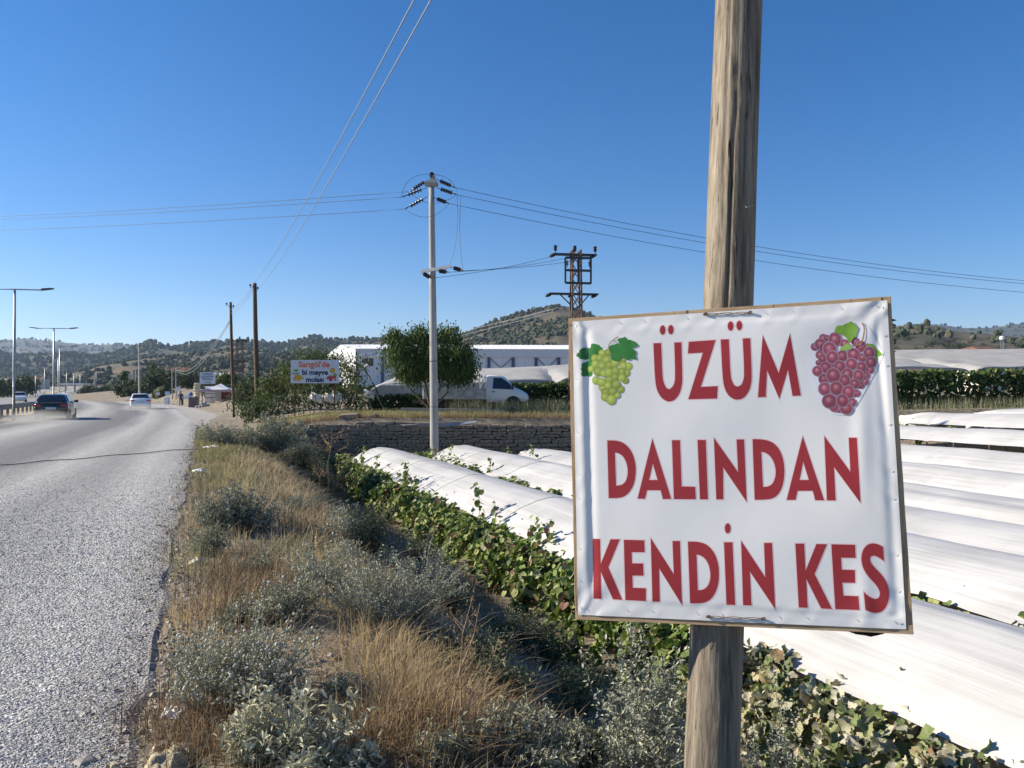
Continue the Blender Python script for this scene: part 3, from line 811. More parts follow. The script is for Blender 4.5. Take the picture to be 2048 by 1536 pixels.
# lettering: outlines in the banner plane
M_red = mat('red_print', (.31, .026, .034), (.36, .034, .042), scale=3, rough=.42, spec=.4)
M_pink = mat('pink_print_edge', (.80, .56, .56), rough=.45)
def c3(*p): return [(1140 + x / 4.042, 620 + y / 4.042) for x, y in p]
def c4(*p): return [(1480 + x / 4.042, 620 + y / 4.042) for x, y in p]
def c5(*p): return [(1140 + x / 5.486, 980 + y / 5.486) for x, y in p]
def c6(*p): return [(1480 + x / 5.12, 980 + y / 5.12) for x, y in p]
def ell(cv, x, y, rx, ry, n=26): return cv(*[(x + rx * math.cos(2 * math.pi * k / n), y + ry * math.sin(2 * math.pi * k / n)) for k in range(n)])
def smooth_poly(poly, fixed=None, it=1):
    """round runs of shallow corners (curves) while sharp corners stay"""
    for _ in range(it):
        out = []; n = len(poly)
        for i in range(n):
            p, q_, r_ = V(poly[i - 1]), V(poly[i]), V(poly[(i + 1) % n])
            a_, b_ = (q_ - p), (r_ - q_)
            ang = a_.angle(b_) if a_.length > 0 and b_.length > 0 else 0
            if ang < .62 and ang > .03: out += [tuple(q_ - a_ * .25), tuple(q_ + b_ * .25)]
            else: out.append(tuple(q_))
        poly = out
    return poly
def sheet(name, outer, holes, m, lift, border=0.0, cut=.007):
    """flat print that follows the relief of the cloth; name None -> no object; returns object"""
    polys = [[uv_of(*p) for p in smooth_poly(outer, it=2)]] + [[uv_of(*p) for p in smooth_poly(h, it=2)] for h in holes]
    objs = []
    def fill(loops, nm, mm, lf):
        bm = bmesh.new(); ed = []
        for lp in loops:
            vs = [bm.verts.new((u, 0, v)) for u, v in lp]; ed += [bm.edges.new((vs[i], vs[(i + 1) % len(vs)])) for i in range(len(vs))]
        bmesh.ops.triangle_fill(bm, use_beauty=True, use_dissolve=False, edges=ed)
        us = [v.co.x for v in bm.verts]; vs_ = [v.co.z for v in bm.verts]
        for lo, hi, nrm in ((min(us), max(us), (1, 0, 0)), (min(vs_), max(vs_), (0, 0, 1))):
            k = lo + cut
            while k < hi:
                bmesh.ops.bisect_plane(bm, geom=list(bm.verts) + list(bm.edges) + list(bm.faces), plane_co=(k if nrm[0] else 0, 0, k if nrm[2] else 0), plane_no=nrm); k += cut
        bmesh.ops.triangulate(bm, faces=bm.faces)
        co = np.array([v.co[:] for v in bm.verts]); new = P3(co[:, 0], co[:, 2], lf)
        for v, p in zip(bm.verts, new): v.co = p
        bm.normal_update()
        for f in bm.faces:
            if f.normal.y > 0: f.normal_flip()
        me = bpy.data.meshes.new(nm); bm.to_mesh(me); bm.free(); me.materials.append(mm)
        for p in me.polygons: p.use_smooth = True
        return link(bpy.data.objects.new(nm, me), sign)
    o = fill(polys, name, m, lift)
    if border:
        rings = []
        for k, lp in enumerate(polys):
            n = len(lp); area = sum(lp[i][0] * lp[(i + 1) % n][1] - lp[(i + 1) % n][0] * lp[i][1] for i in range(n))
            sg = (1 if area > 0 else -1) * (1 if k == 0 else -1); off = []
            for i in range(n):
                p, q_, r_ = V(lp[i - 1]), V(lp[i]), V(lp[(i + 1) % n])
                a_ = (q_ - p).normalized(); b_ = (r_ - q_).normalized(); na = V((a_.y, -a_.x)) * sg; nb = V((b_.y, -b_.x)) * sg
                mdir = na + nb; mdir = mdir.normalized() if mdir.length > 1e-4 else na
                off.append(tuple(q_ + mdir * border / max(.42, mdir.dot(na))))
            rings.append(off)
        bo = fill([rings[0]] + rings[1:], 'letter_edge', M_pink, lift - .0002); bo.parent = o
    return o
def letter(outer, holes=(), dots=()):
    o = sheet('letter', outer, holes, M_red, .0005, border=.0036)
    for d in dots:
        q = sheet('letter_dot', d, (), M_red, .0005, border=.0036); q.parent = o
letter(c3((676, 270), (688, 560), (700, 640), (730, 700), (770, 733), (803, 742), (845, 730), (885, 680), (903, 620), (910, 560), (902, 262), (845, 264), (852, 540), (845, 590), (830, 622), (803, 642), (778, 630), (757, 590), (748, 540), (738, 268)), (), (ell(c3, 751, 163, 22, 38), ell(c3, 817, 160, 22, 38)))
letter(c3((962, 258), (1178, 244), (1058, 622), (1194, 616), (1188, 716), (956, 722), (1076, 346), (955, 352)))
letter(c3((1220, 240), (1234, 545), (1248, 630), (1278, 690), (1320, 720), (1355, 727), (1400, 715), (1440, 670), (1462, 610), (1470, 540), (1458, 230), (1398, 232), (1410, 520), (1402, 570), (1385, 606), (1355, 622), (1326, 608), (1306, 570), (1297, 525), (1285, 238)), (), (ell(c3, 1300, 131, 23, 38), ell(c3, 1370, 127, 23, 39)))
letter(c4((145, 705), (185, 207), (312, 512), (404, 195), (490, 692), (425, 695), (387, 483), (317, 718), (218, 487), (207, 703)))
letter(c3((302, 1054), (375, 1054), (440, 1075), (495, 1135), (525, 1215), (533, 1300), (522, 1390), (490, 1460), (440, 1508), (375, 1519), (313, 1518)), [c3((363, 1152), (380, 1152), (425, 1175), (455, 1225), (468, 1290), (463, 1350), (445, 1392), (415, 1415), (372, 1418))])
letter(c3((665, 1040), (816, 1524), (750, 1526), (732, 1455), (622, 1455), (605, 1524), (546, 1522)), [c3((668, 1240), (708, 1373), (638, 1373))])
letter(c3((823, 1052), (888, 1052), (900, 1424), (1010, 1428), (1014, 1528), (838, 1526)))
letter(c3((1030, 1050), (1095, 1050), (1112, 1528), (1048, 1528)))
letter(c3((1162, 1032), (1356, 1310), (1345, 1046), (1405, 1046), (1425, 1550), (1235, 1270), (1236, 1529), (1180, 1529)))
letter(c4((100, 1044), (180, 1044), (260, 1065), (315, 1120), (348, 1205), (358, 1300), (348, 1400), (318, 1475), (270, 1520), (200, 1532), (115, 1532)), [c4((170, 1145), (200, 1150), (245, 1180), (278, 1240), (288, 1310), (278, 1370), (255, 1410), (220, 1428), (182, 1428))])
letter(c4((505, 1020), (675, 1536), (604, 1536), (584, 1460), (462, 1460), (444, 1533), (373, 1533)), [c4((508, 1225), (553, 1373), (478, 1373))])
letter(c4((679, 1018), (887, 1307), (875, 1032), (940, 1032), (966, 1556), (755, 1268), (767, 1537), (697, 1537)))
letter(c5((247, 532), (328, 532), (335, 806), (445, 535), (545, 535), (420, 840), (572, 1195), (470, 1190), (337, 890), (341, 1184), (257, 1182)))
letter(c5((590, 540), (813, 546), (817, 675), (675, 675), (678, 797), (800, 798), (804, 930), (682, 930), (685, 1063), (830, 1068), (830, 1207), (605, 1196)))
letter(c5((884, 522), (1135, 915), (1122, 553), (1203, 553), (1224, 1250), (975, 850), (981, 1213), (901, 1212)))
letter(c5((1290, 560), (1400, 560), (1500, 590), (1580, 680), (1622, 800), (1630, 930), (1615, 1050), (1570, 1150), (1510, 1210), (1430, 1231), (1312, 1229)), [c5((1383, 702), (1410, 702), (1470, 735), (1515, 800), (1535, 890), (1535, 960), (1515, 1030), (1480, 1070), (1440, 1087), (1396, 1087))])
letter(c5((1684, 567), (1777, 567), (1803, 1248), (1709, 1245)), (), (ell(c5, 1725, 416, 32, 55),))
letter(c6((5, 512), (250, 885), (239, 536), (320, 536), (350, 1208), (93, 825), (108, 1170), (24, 1167)))
letter(c6((558, 542), (648, 542), (660, 820), (773, 547), (880, 549), (752, 852), (928, 1206), (818, 1200), (667, 900), (680, 1192), (590, 1190)))
letter(c6((925, 550), (1167, 555), (1172, 688), (1023, 686), (1030, 808), (1163, 812), (1166, 942), (1034, 940), (1045, 1072), (1197, 1078), (1207, 1217), (962, 1208)))
letter(c6((1452, 575), (1400, 548), (1345, 538), (1290, 555), (1250, 600), (1230, 670), (1232, 740), (1260, 820), (1310, 890), (1370, 950), (1410, 1010), (1420, 1060), (1405, 1095), (1370, 1107), (1320, 1090), (1280, 1060), (1252, 1032), (1270, 1215), (1320, 1240), (1385, 1250), (1440, 1235), (1485, 1180), (1512, 1090), (1510, 1000), (1480, 920), (1430, 850), (1370, 790), (1330, 745), (1317, 705), (1325, 675), (1355, 664), (1400, 678), (1462, 722)))
# printed grapes: flat discs in ink colours, layer upon layer
M_print = attr_mat('ink_print', 'Col', rough=.42, spec=.4)
def grape_print(name, cv, grapes, pal, lift0, step=.00003, parent=sign, seed=1):
    r = np.random.default_rng(seed); vs, fs, cs = [], [], []; n = 22
    for k, (x, y, rad) in enumerate(grapes):
        c0, c1, c2, hl = [np.array(q) for q in pal]
        tint = r.uniform(.82, 1.18); mixr = r.uniform(0, .35)
        b = len(vs); lift = lift0 + step * k
        rings = ((0, hl * (1 - mixr) + c0 * mixr, -.28), (.38, c0, -.16), (.72, c1, -.04), (.93, (c1 + c2) / 2, 0), (1.0, c2, 0))
        asp = r.uniform(.94, 1.08); lp = []
        for q_, (f, col, sh) in enumerate(rings):
            m = 1 if q_ == 0 else n
            for j in range(m):
                a_ = 2 * math.pi * j / n
                u, v = uv_of(*cv((x + rad * (f * math.cos(a_) + sh * .6), y + rad * asp * (f * math.sin(a_) + sh)))[0]); vs.append((u, v, lift))
                shade = 1 - .35 * max(0, f * (math.sin(a_) * .6 + math.cos(a_) * .3)) ; cs.append(np.clip(col * tint * shade, 0, 1))
        for j in range(n): fs.append([b, b + 1 + j, b + 1 + (j + 1) % n])
        for q_ in range(3):
            o_ = b + 1 + q_ * n
            for j in range(n):
                a1, a2, b1, b2 = o_ + j, o_ + (j + 1) % n, o_ + n + j, o_ + n + (j + 1) % n
                fs += [[a1, b1, b2], [a1, b2, a2]]
    vs = np.array(vs); p = P3(vs[:, 0], vs[:, 1]); p[:, 1] -= vs[:, 2]
    return npmesh(name, p, np.array(fs), M_print, parent, smooth=True, attrs={'Col': np.array(cs)})
def ink(poly, col, lift, name, parent=None):
    o = sheet(name, poly, (), mat('ink_' + name, tuple(c * .72 for c in col), col, scale=22, rough=.42, lo=.3, hi=.6), lift)
    if parent: o.parent = parent
    return o
def gq(*p): return [(1120 + x / 5.689, 580 + y / 5.689) for x, y in p]
def rq(*p): return [(1560 + x / 5.486, 580 + y / 5.486) for x, y in p]
def jag(poly, seed, amp):
    r = random.Random(seed); out = []
    n = len(poly)
    for i in range(n):
        p, q_ = poly[i], poly[(i + 1) % n]; L = math.hypot(q_[0] - p[0], q_[1] - p[1]); k = max(1, int(L / 26))
        for j in range(k):
            f = j / k; e = amp * (1 if (j % 2) else -.4) * (0 if j == 0 else 1)
            nx_, ny_ = (q_[1] - p[1]) / max(L, 1), -(q_[0] - p[0]) / max(L, 1)
            out.append((p[0] + (q_[0] - p[0]) * f + nx_ * e, p[1] + (q_[1] - p[1]) * f + ny_ * e))
    return out
def stroke(pts, w):
    l, r_ = [], []
    for i, p in enumerate(pts):
        a_ = pts[max(i - 1, 0)]; b_ = pts[min(i + 1, len(pts) - 1)]; d = V((b_[0] - a_[0], b_[1] - a_[1])).normalized()
        l.append((p[0] - d.y * w / 2, p[1] + d.x * w / 2)); r_.append((p[0] + d.y * w / 2, p[1] - d.x * w / 2))
    return l + r_[::-1]
ink(gq(*jag([(185, 755), (250, 665), (350, 655), (355, 615), (420, 620), (490, 660), (450, 720), (430, 760), (375, 800), (380, 860), (360, 980), (250, 980), (245, 850), (330, 800), (325, 785), (260, 790)], 1, 9)), (.045, .21, .045), .0002, 'printed_leaf')
grape_print('grape_print', gq, [(350, 900, 40), (780, 870, 48), (480, 720, 42), (550, 715, 42), (400, 775, 44), (455, 775, 42), (710, 800, 44), (760, 945, 42), (720, 865, 44), (510, 790, 46), (535, 797, 47), (410, 1030, 44), (745, 1030, 40), (690, 1130, 44), (405, 845, 47), (475, 868, 44), (560, 860, 44), (625, 830, 47), (435, 930, 51), (500, 950, 44), (700, 935, 45), (555, 940, 50), (632, 920, 47), (485, 1115, 42), (470, 1050, 50), (622, 995, 44), (705, 1000, 42), (557, 1025, 47), (545, 1090, 42), (640, 1075, 50), (650, 1200, 37), (520, 1165, 50), (598, 1155, 47), (510, 1220, 44), (580, 1250, 56)],
            [(.42, .50, .10), (.35, .44, .075), (.24, .33, .04), (.56, .62, .22)], .0004)
ink(gq(*jag([(560, 650), (640, 610), (705, 632), (660, 570), (740, 530), (770, 570), (830, 580), (895, 625), (850, 655), (805, 670), (860, 690), (865, 800), (820, 780), (780, 805), (735, 780), (725, 735), (700, 780), (650, 810), (590, 790), (580, 710)], 2, 9)), (.05, .24, .05), .0018, 'printed_leaf')
ink(gq(*stroke([(553, 670), (565, 620), (585, 590), (620, 560), (665, 535)], 10)), (.24, .24, .13), .0020, 'printed_stalk')
ink(gq(*stroke([(605, 572), (650, 595), (697, 632)], 7)), (.24, .28, .13), .0021, 'printed_stalk')
# red grapes on a glued-on, cut-out sticker
st = sheet('grape_sticker', rq((640, 390), (790, 345), (900, 345), (960, 380), (1050, 530), (1140, 690), (1120, 770), (950, 1080), (830, 1290), (770, 1365), (690, 1378), (560, 1365), (450, 1290), (380, 1150), (310, 1000), (285, 830), (300, 680), (370, 560), (450, 480)), (), mat('white_sticker', (.80, .79, .83), (.84, .83, .86), scale=4, rough=.3, spec=.5), .0008)
rg = [(475, 530, 45), (515, 530, 35), (385, 625, 46), (710, 590, 50), (830, 570, 45), (890, 620, 60), (440, 715, 48), (420, 800, 30), (990, 875, 46), (940, 940, 50), (935, 1005, 40), (890, 1045, 40), (840, 1135, 42), (610, 800, 60), (690, 900, 60), (445, 600, 65), (490, 635, 56), (605, 545, 72), (468, 755, 46), (685, 725, 60), (810, 710, 72), (905, 745, 46), (980, 690, 64), (1000, 795, 60), (895, 845, 56), (545, 650, 76), (575, 740, 70), (785, 815, 66), (655, 840, 66), (740, 925, 66), (862, 940, 62), (500, 850, 64), (410, 890, 56), (480, 980, 56), (790, 1235, 46), (640, 1310, 36), (590, 1285, 52), (820, 1030, 56), (710, 995, 64), (585, 940, 80), (490, 1085, 70), (620, 1080, 74), (750, 1120, 72), (540, 1220, 80), (725, 1300, 70), (685, 1215, 67)]
gp = grape_print('grape_print', rq, [(x, y, q * 1.08) for x, y, q in rg], [(.40, .10, .14), (.26, .06, .10), (.50, .35, .43), (.66, .36, .38)], .0011, step=.00003, seed=5)
gp.parent = st
ink(rq(*jag([(600, 470), (620, 400), (690, 390), (780, 345), (860, 410), (840, 490), (770, 580), (720, 520), (690, 490)], 3, 6)), (.25, .45, .06), .0028, 'printed_leaf', st)
ink(rq(*jag([(690, 620), (740, 580), (800, 640), (720, 668), (650, 655)], 4, 5)), (.34, .50, .13), .0028, 'printed_leaf', st)
ink(rq(*jag([(940, 590), (1020, 590), (1060, 640), (1135, 710), (1075, 730), (1070, 810), (1050, 770), (1040, 690), (960, 630)], 5, 5)), (.25, .45, .06), .0010, 'printed_leaf', st)
ink(rq(*stroke([(903, 360), (922, 395), (928, 440), (918, 520), (895, 575), (855, 600), (800, 622)], 15)), (.36, .22, .10), .0030, 'printed_stalk', st)
# staples, tie wires, hand-drawn details
sm = MB(); sm.tube([(-.0058, .004, 0), (-.0058, -.0012, 0), (.0058, -.0012, 0), (.0058, .004, 0)], .0007, 4)
o = sm.build('staple', M_steel, sign); sme = o.data; bpy.data.objects.remove(o)
for i, (u, v, a_) in enumerate(ST):
    o = link(bpy.data.objects.new('staple', sme), sign); o.location = (u, -float(cloth_h(u, v)) - .0004, v); o.rotation_euler = (0, -a_ + rng.normal(0, .12), 0)
def tie(p0, p1):
    mb = MB(); (u0, v0), (u1, v1) = uv_of(*p0), uv_of(*p1)
    for k in (0, 1):
        pts = []
        for i in range(22):
            f = i / 21; u = u0 + (u1 - u0) * f; v = v0 + (v1 - v0) * f + (.0035 if k else -.0035) * math.sin(f * 9.5) * (1 if 0 < i < 21 else 0)
            pts.append(V((u, -float(cloth_h(u, v)) - .004, v)))
        mb.tube(pts, .0013, 5)
    for u, v in ((u0, v0), (u1, v1)):
        y = -float(cloth_h(u, v)) - .003
        for j in range(3):
            mb.tube([V((u + .006 * math.cos(q) + .003 * j, y - .002 * j, v + .005 * math.sin(q) + .001 * j)) for q in np.linspace(0, 6, 9)], .0014, 5)
        mb.tube([(u, y, v), (u, .12, v)], .0014, 5)
    mb.build('tie_wire', M_rust, sign)
tie((1410, 629), (1499, 626)); tie((1414, 1231), (1523, 1235))

# dark scraps that show past the edge of the banner
M_scrap = mat('black_scrap', (.010, .010, .011), (.02, .02, .02), scale=40, rough=.85)
def behind(name, label, cat, polys, y0, thick):
    mb = MB()
    for poly in polys:
        uv = [uv_of(*p) for p in poly]; n = len(uv)
        mb.add([V((u, y0, v)) for u, v in uv] + [V((u, y0 + thick, v)) for u, v in uv], [list(range(n)), list(range(n, 2 * n))[::-1]] + [[k, (k + 1) % n, n + (k + 1) % n, n + k] for k in range(n)])
    o = mb.build(name, M_scrap, None); o.location = SO; o.rotation_mode = 'QUATERNION'; o.rotation_quaternion = SR.to_quaternion(); return tag(o, label, cat)
behind('rubber_flap', 'black rubber flap showing below the right end of the bottom rail', 'rubber flap', [[(1670, 1240), (1690, 1263), (1712, 1271), (1728, 1273), (1742, 1276), (1756, 1273), (1768, 1270), (1775, 1264), (1776, 1240)]], .036, .02)
behind('bristle_strip', 'black bristly strip showing behind the upper right edge of the frame', 'bristles', [[(1772, y + 4), (1786 + 4 * math.sin(y), y - 1), (1794 + 5 * math.sin(y * 1.3), y + 3), (1786, y + 6)] for y in range(634, 706, 8)], .036, .012)

# ------------------------------------------------------------------ overhead cables
M_cable = mat('aluminium_cable', (.20, .22, .25), (.27, .29, .32), scale=20, rough=.55, metal=.2)
M_cable_dark = mat('dark_line', (.045, .05, .06), rough=.6)
def cable(name, p0, p1, sag, r, label, m=None, n=44, group=None, cat='cable'):
    p0, p1 = V(p0), V(p1); mb = MB(p0)
    mb.tube([p0.lerp(p1, i / n) - V((0, 0, 4 * sag * (i / n) * (1 - i / n))) for i in range(n + 1)], r, 5)
    o = mb.build(name, m or M_cable, None, smooth='all'); o.location = p0
    return tag(o, label, cat, group)
# ------------------------------------------------------------------ vineyard in the field: plastic covers and vines
def film_material(name, c, c2, trans, bumpk=.5, rough=.45):
    m = bpy.data.materials.new(name); m.use_nodes = True
    n = m.node_tree.nodes; l = m.node_tree.links; b = n['Principled BSDF']; out = n['Material Output']
    uv = n.new('ShaderNodeUVMap'); uv.uv_map = 'film'
    mp = n.new('ShaderNodeMapping'); mp.inputs['Scale'].default_value = (9, .28, 1); l.new(uv.outputs[0], mp.inputs[0])
    nz = n.new('ShaderNodeTexNoise'); nz.inputs['Scale'].default_value = 1; nz.inputs['Detail'].default_value = 7; nz.inputs['Roughness'].default_value = .65; l.new(mp.outputs[0], nz.inputs['Vector'])
    n2 = n.new('ShaderNodeTexNoise'); n2.inputs['Scale'].default_value = .8; n2.inputs['Detail'].default_value = 6; l.new(uv.outputs[0], n2.inputs['Vector'])
    ra = n.new('ShaderNodeValToRGB'); e = ra.color_ramp.elements
    e[0].position, e[0].color = .34, (*c2, 1); e[1].position, e[1].color = .54, (*c, 1)
    ad = n.new('ShaderNodeMath'); ad.operation = 'MULTIPLY_ADD'; ad.inputs[1].default_value = .5; l.new(nz.outputs['Fac'], ad.inputs[0])
    ad2 = n.new('ShaderNodeMath'); ad2.operation = 'MULTIPLY'; ad2.inputs[1].default_value = .5; l.new(n2.outputs['Fac'], ad2.inputs[0]); l.new(ad2.outputs[0], ad.inputs[2])
    l.new(ad.outputs[0], ra.inputs[0]); l.new(ra.outputs[0], b.inputs['Base Color'])
    b.inputs['Roughness'].default_value = rough; b.inputs['Specular IOR Level'].default_value = .35
    bp = n.new('ShaderNodeBump'); bp.inputs['Strength'].default_value = bumpk; bp.inputs['Distance'].default_value = .03
    l.new(nz.outputs['Fac'], bp.inputs['Height']); l.new(bp.outputs[0], b.inputs['Normal'])
    t = n.new('ShaderNodeBsdfTranslucent'); l.new(ra.outputs[0], t.inputs[0]); l.new(bp.outputs[0], t.inputs['Normal'])
    mx = n.new('ShaderNodeMixShader'); mx.inputs[0].default_value = trans
    l.new(b.outputs[0], mx.inputs[1]); l.new(t.outputs[0], mx.inputs[2]); l.new(mx.outputs[0], out.inputs[0])
    return m
M_string = mat('grey_tie_string', (.30, .30, .30), rough=.8)
M_film = film_material('white_row_film', (.63, .62, .60), (.47, .46, .44), .18, bumpk=.4)
RAZ = math.atan2(RR[1], RR[0])
def row_z(L):
    return -1.9 + 1.6 * float(sstep(L, 15, 31))
def cover(Lr, t0, t1, hl, hr, zr, dl, dr, label, seed):
    """one long film draped over a vine row: ridge at Lr, edges hl/hr away and dl/dr lower"""
    nt = int((t1 - t0) / .11); ns = 34
    ts = np.linspace(t0, t1, nt); S = np.linspace(-1, 1, ns)
    T, SS = np.meshgrid(ts, S, indexing='ij')
    endk = sstep(T, t1 - 2.2, t1)
    hw = np.where(SS < 0, hl, hr); dd = np.where(SS < 0, dl, dr)
    edge = (fbm(T * .55 + seed, 1.7 + seed, 4) - .47) * .42 * np.abs(SS) ** 3 + (fbm(T * 2.2 + seed, 7.7, 3) - .47) * .10 * np.abs(SS) ** 4
    Lx = Lr + SS * hw * (1 - .55 * endk) + edge * np.sign(SS)
    z = zr - dd * np.abs(SS) ** 1.7
    tight = .035 * np.abs(np.sin((T + seed) * math.pi / 4.6)) - .02            # sags between the hoops
    hoop = np.exp(-(((T + seed * .7) % 4.6 - .12) / .07) ** 2)
    z = z - tight * (1 - np.abs(SS)) - .030 * hoop * (.3 + np.abs(SS)) * (.25 + .75 * sstep(T, 10, 13))
    z = z + .060 * (fbm(SS * 3.2 + seed, T * .10, 3) - .47) + .030 * (fbm(SS * 9 + seed, T * .12, 2) - .37) + .004 * (fbm(SS * 22 + seed, T * .3, 2) - .37) + .012 * (fbm(T * 3.1 + SS * 2, SS * 2.0 + seed, 3) - .47) + .05 * (fbm(T * .5, SS + seed, 3) - .47) * np.abs(SS)
    z = z + .055 * np.exp(-((SS - .55) / .05) ** 2) * (0.6 + .4 * np.sin(T * .6))           # folded seam
    z = z - .42 * endk * (.5 + .5 * np.abs(SS)) * endk + .05 * endk * np.sin(SS * 19 + T * 3)
    P = Lx[..., None] * RR + T[..., None] * RD
    c = LT(Lr, t0, zr)
    v = np.concatenate([P, z[..., None]], -1) - np.array(c)
    ix = np.arange(nt * ns).reshape(nt, ns)
    o = npmesh('row_cover', v.reshape(-1, 3), np.stack([ix[:-1, :-1], ix[1:, :-1], ix[1:, 1:], ix[:-1, 1:]], -1).reshape(-1, 4), M_film, smooth=True,
               attrs={'film': np.stack([SS * 1.5, T], -1).reshape(-1, 2)})
    o.location = c
    tag(o, label, 'plastic cover', 'white films over the vine rows')
    if Lr < 11:
        for tk in np.arange(13.0, t1 - 2.5, .1):
            if abs((tk + seed * .7) % 4.6 - .12) < .05:
                i_ = int(np.argmin(np.abs(ts - tk))); mb = MB(); mb.tube([V(v[i_, q]) + V((0, 0, .006)) for q in range(1, ns - 1)], .005, 4, cap=False); mb.build('tie_string', M_string, o)
M_vleaf = mat('vine_leaf', (.028, .060, .012), (.085, .135, .030), island=True, rough=.55, spec=.35, trans=.28, c3=(.17, .15, .045))
M_vleaf_dusty = None
def dusty_leaf(name, stops, trans=.2):
    m = bpy.data.materials.new(name); m.use_nodes = True
    n = m.node_tree.nodes; l = m.node_tree.links; b = n['Principled BSDF']; out = n['Material Output']
    g = n.new('ShaderNodeNewGeometry'); oi = n.new('ShaderNodeObjectInfo')
    ad = n.new('ShaderNodeMath'); ad.operation = 'ADD'; l.new(g.outputs['Random Per Island'], ad.inputs[0]); l.new(oi.outputs['Random'], ad.inputs[1])
    fr = n.new('ShaderNodeMath'); fr.operation = 'FRACT'; l.new(ad.outputs[0], fr.inputs[0])
    ra = n.new('ShaderNodeValToRGB'); e = ra.color_ramp.elements
    e[0].position, e[0].color = stops[0][0], (*stops[0][1], 1); e[1].position, e[1].color = stops[-1][0], (*stops[-1][1], 1)
    for p, c in stops[1:-1]: q_ = e.new(p); q_.color = (*c, 1)
    l.new(fr.outputs[0], ra.inputs[0])
    tc = n.new('ShaderNodeTexCoord'); nz = n.new('ShaderNodeTexNoise'); nz.inputs['Scale'].default_value = 38; nz.inputs['Detail'].default_value = 5; l.new(tc.outputs['Object'], nz.inputs['Vector'])
    mr = n.new('ShaderNodeMapRange'); mr.inputs['From Min'].default_value = .38; mr.inputs['From Max'].default_value = .66; mr.inputs['To Max'].default_value = .38; l.new(nz.outputs['Fac'], mr.inputs['Value'])
    mx = n.new('ShaderNodeMixRGB'); mx.inputs[2].default_value = (.30, .28, .22, 1); l.new(mr.outputs[0], mx.inputs[0]); l.new(ra.outputs[0], mx.inputs[1])
    l.new(mx.outputs[0], b.inputs['Base Color']); b.inputs['Roughness'].default_value = .6; b.inputs['Specular IOR Level'].default_value = .3
    t = n.new('ShaderNodeBsdfTranslucent'); l.new(ra.outputs[0], t.inputs[0])
    ms = n.new('ShaderNodeMixShader'); ms.inputs[0].default_value = trans
    l.new(b.outputs[0], ms.inputs[1]); l.new(t.outputs[0], ms.inputs[2]); l.new(ms.outputs[0], out.inputs[0])
    return m
M_vleaf_dusty = dusty_leaf('dusty_vine_leaf', [(0, (.045, .090, .012)), (.35, (.12, .20, .025)), (.62, (.23, .30, .05)), (.82, (.29, .31, .10)), (.92, (.30, .29, .20)), (.965, (.20, .085, .035)), (1, (.10, .04, .02))])
M_vleaf_near = dusty_leaf('dry_dusty_vine_leaf', [(0, (.05, .085, .02)), (.22, (.13, .18, .04)), (.40, (.25, .26, .10)), (.55, (.38, .37, .24)), (.8, (.50, .475, .36)), (.94, (.36, .29, .13)), (.97, (.20, .085, .035)), (1, (.10, .04, .02))])
M_cane = mat('vine_cane', (.11, .075, .045), (.2, .14, .085), scale=20, rough=.9, bump=.6, bscale=80)
SUNWARD = math.atan2(RR[0], -RR[1])       # heading of a leaf tip that points to the road side
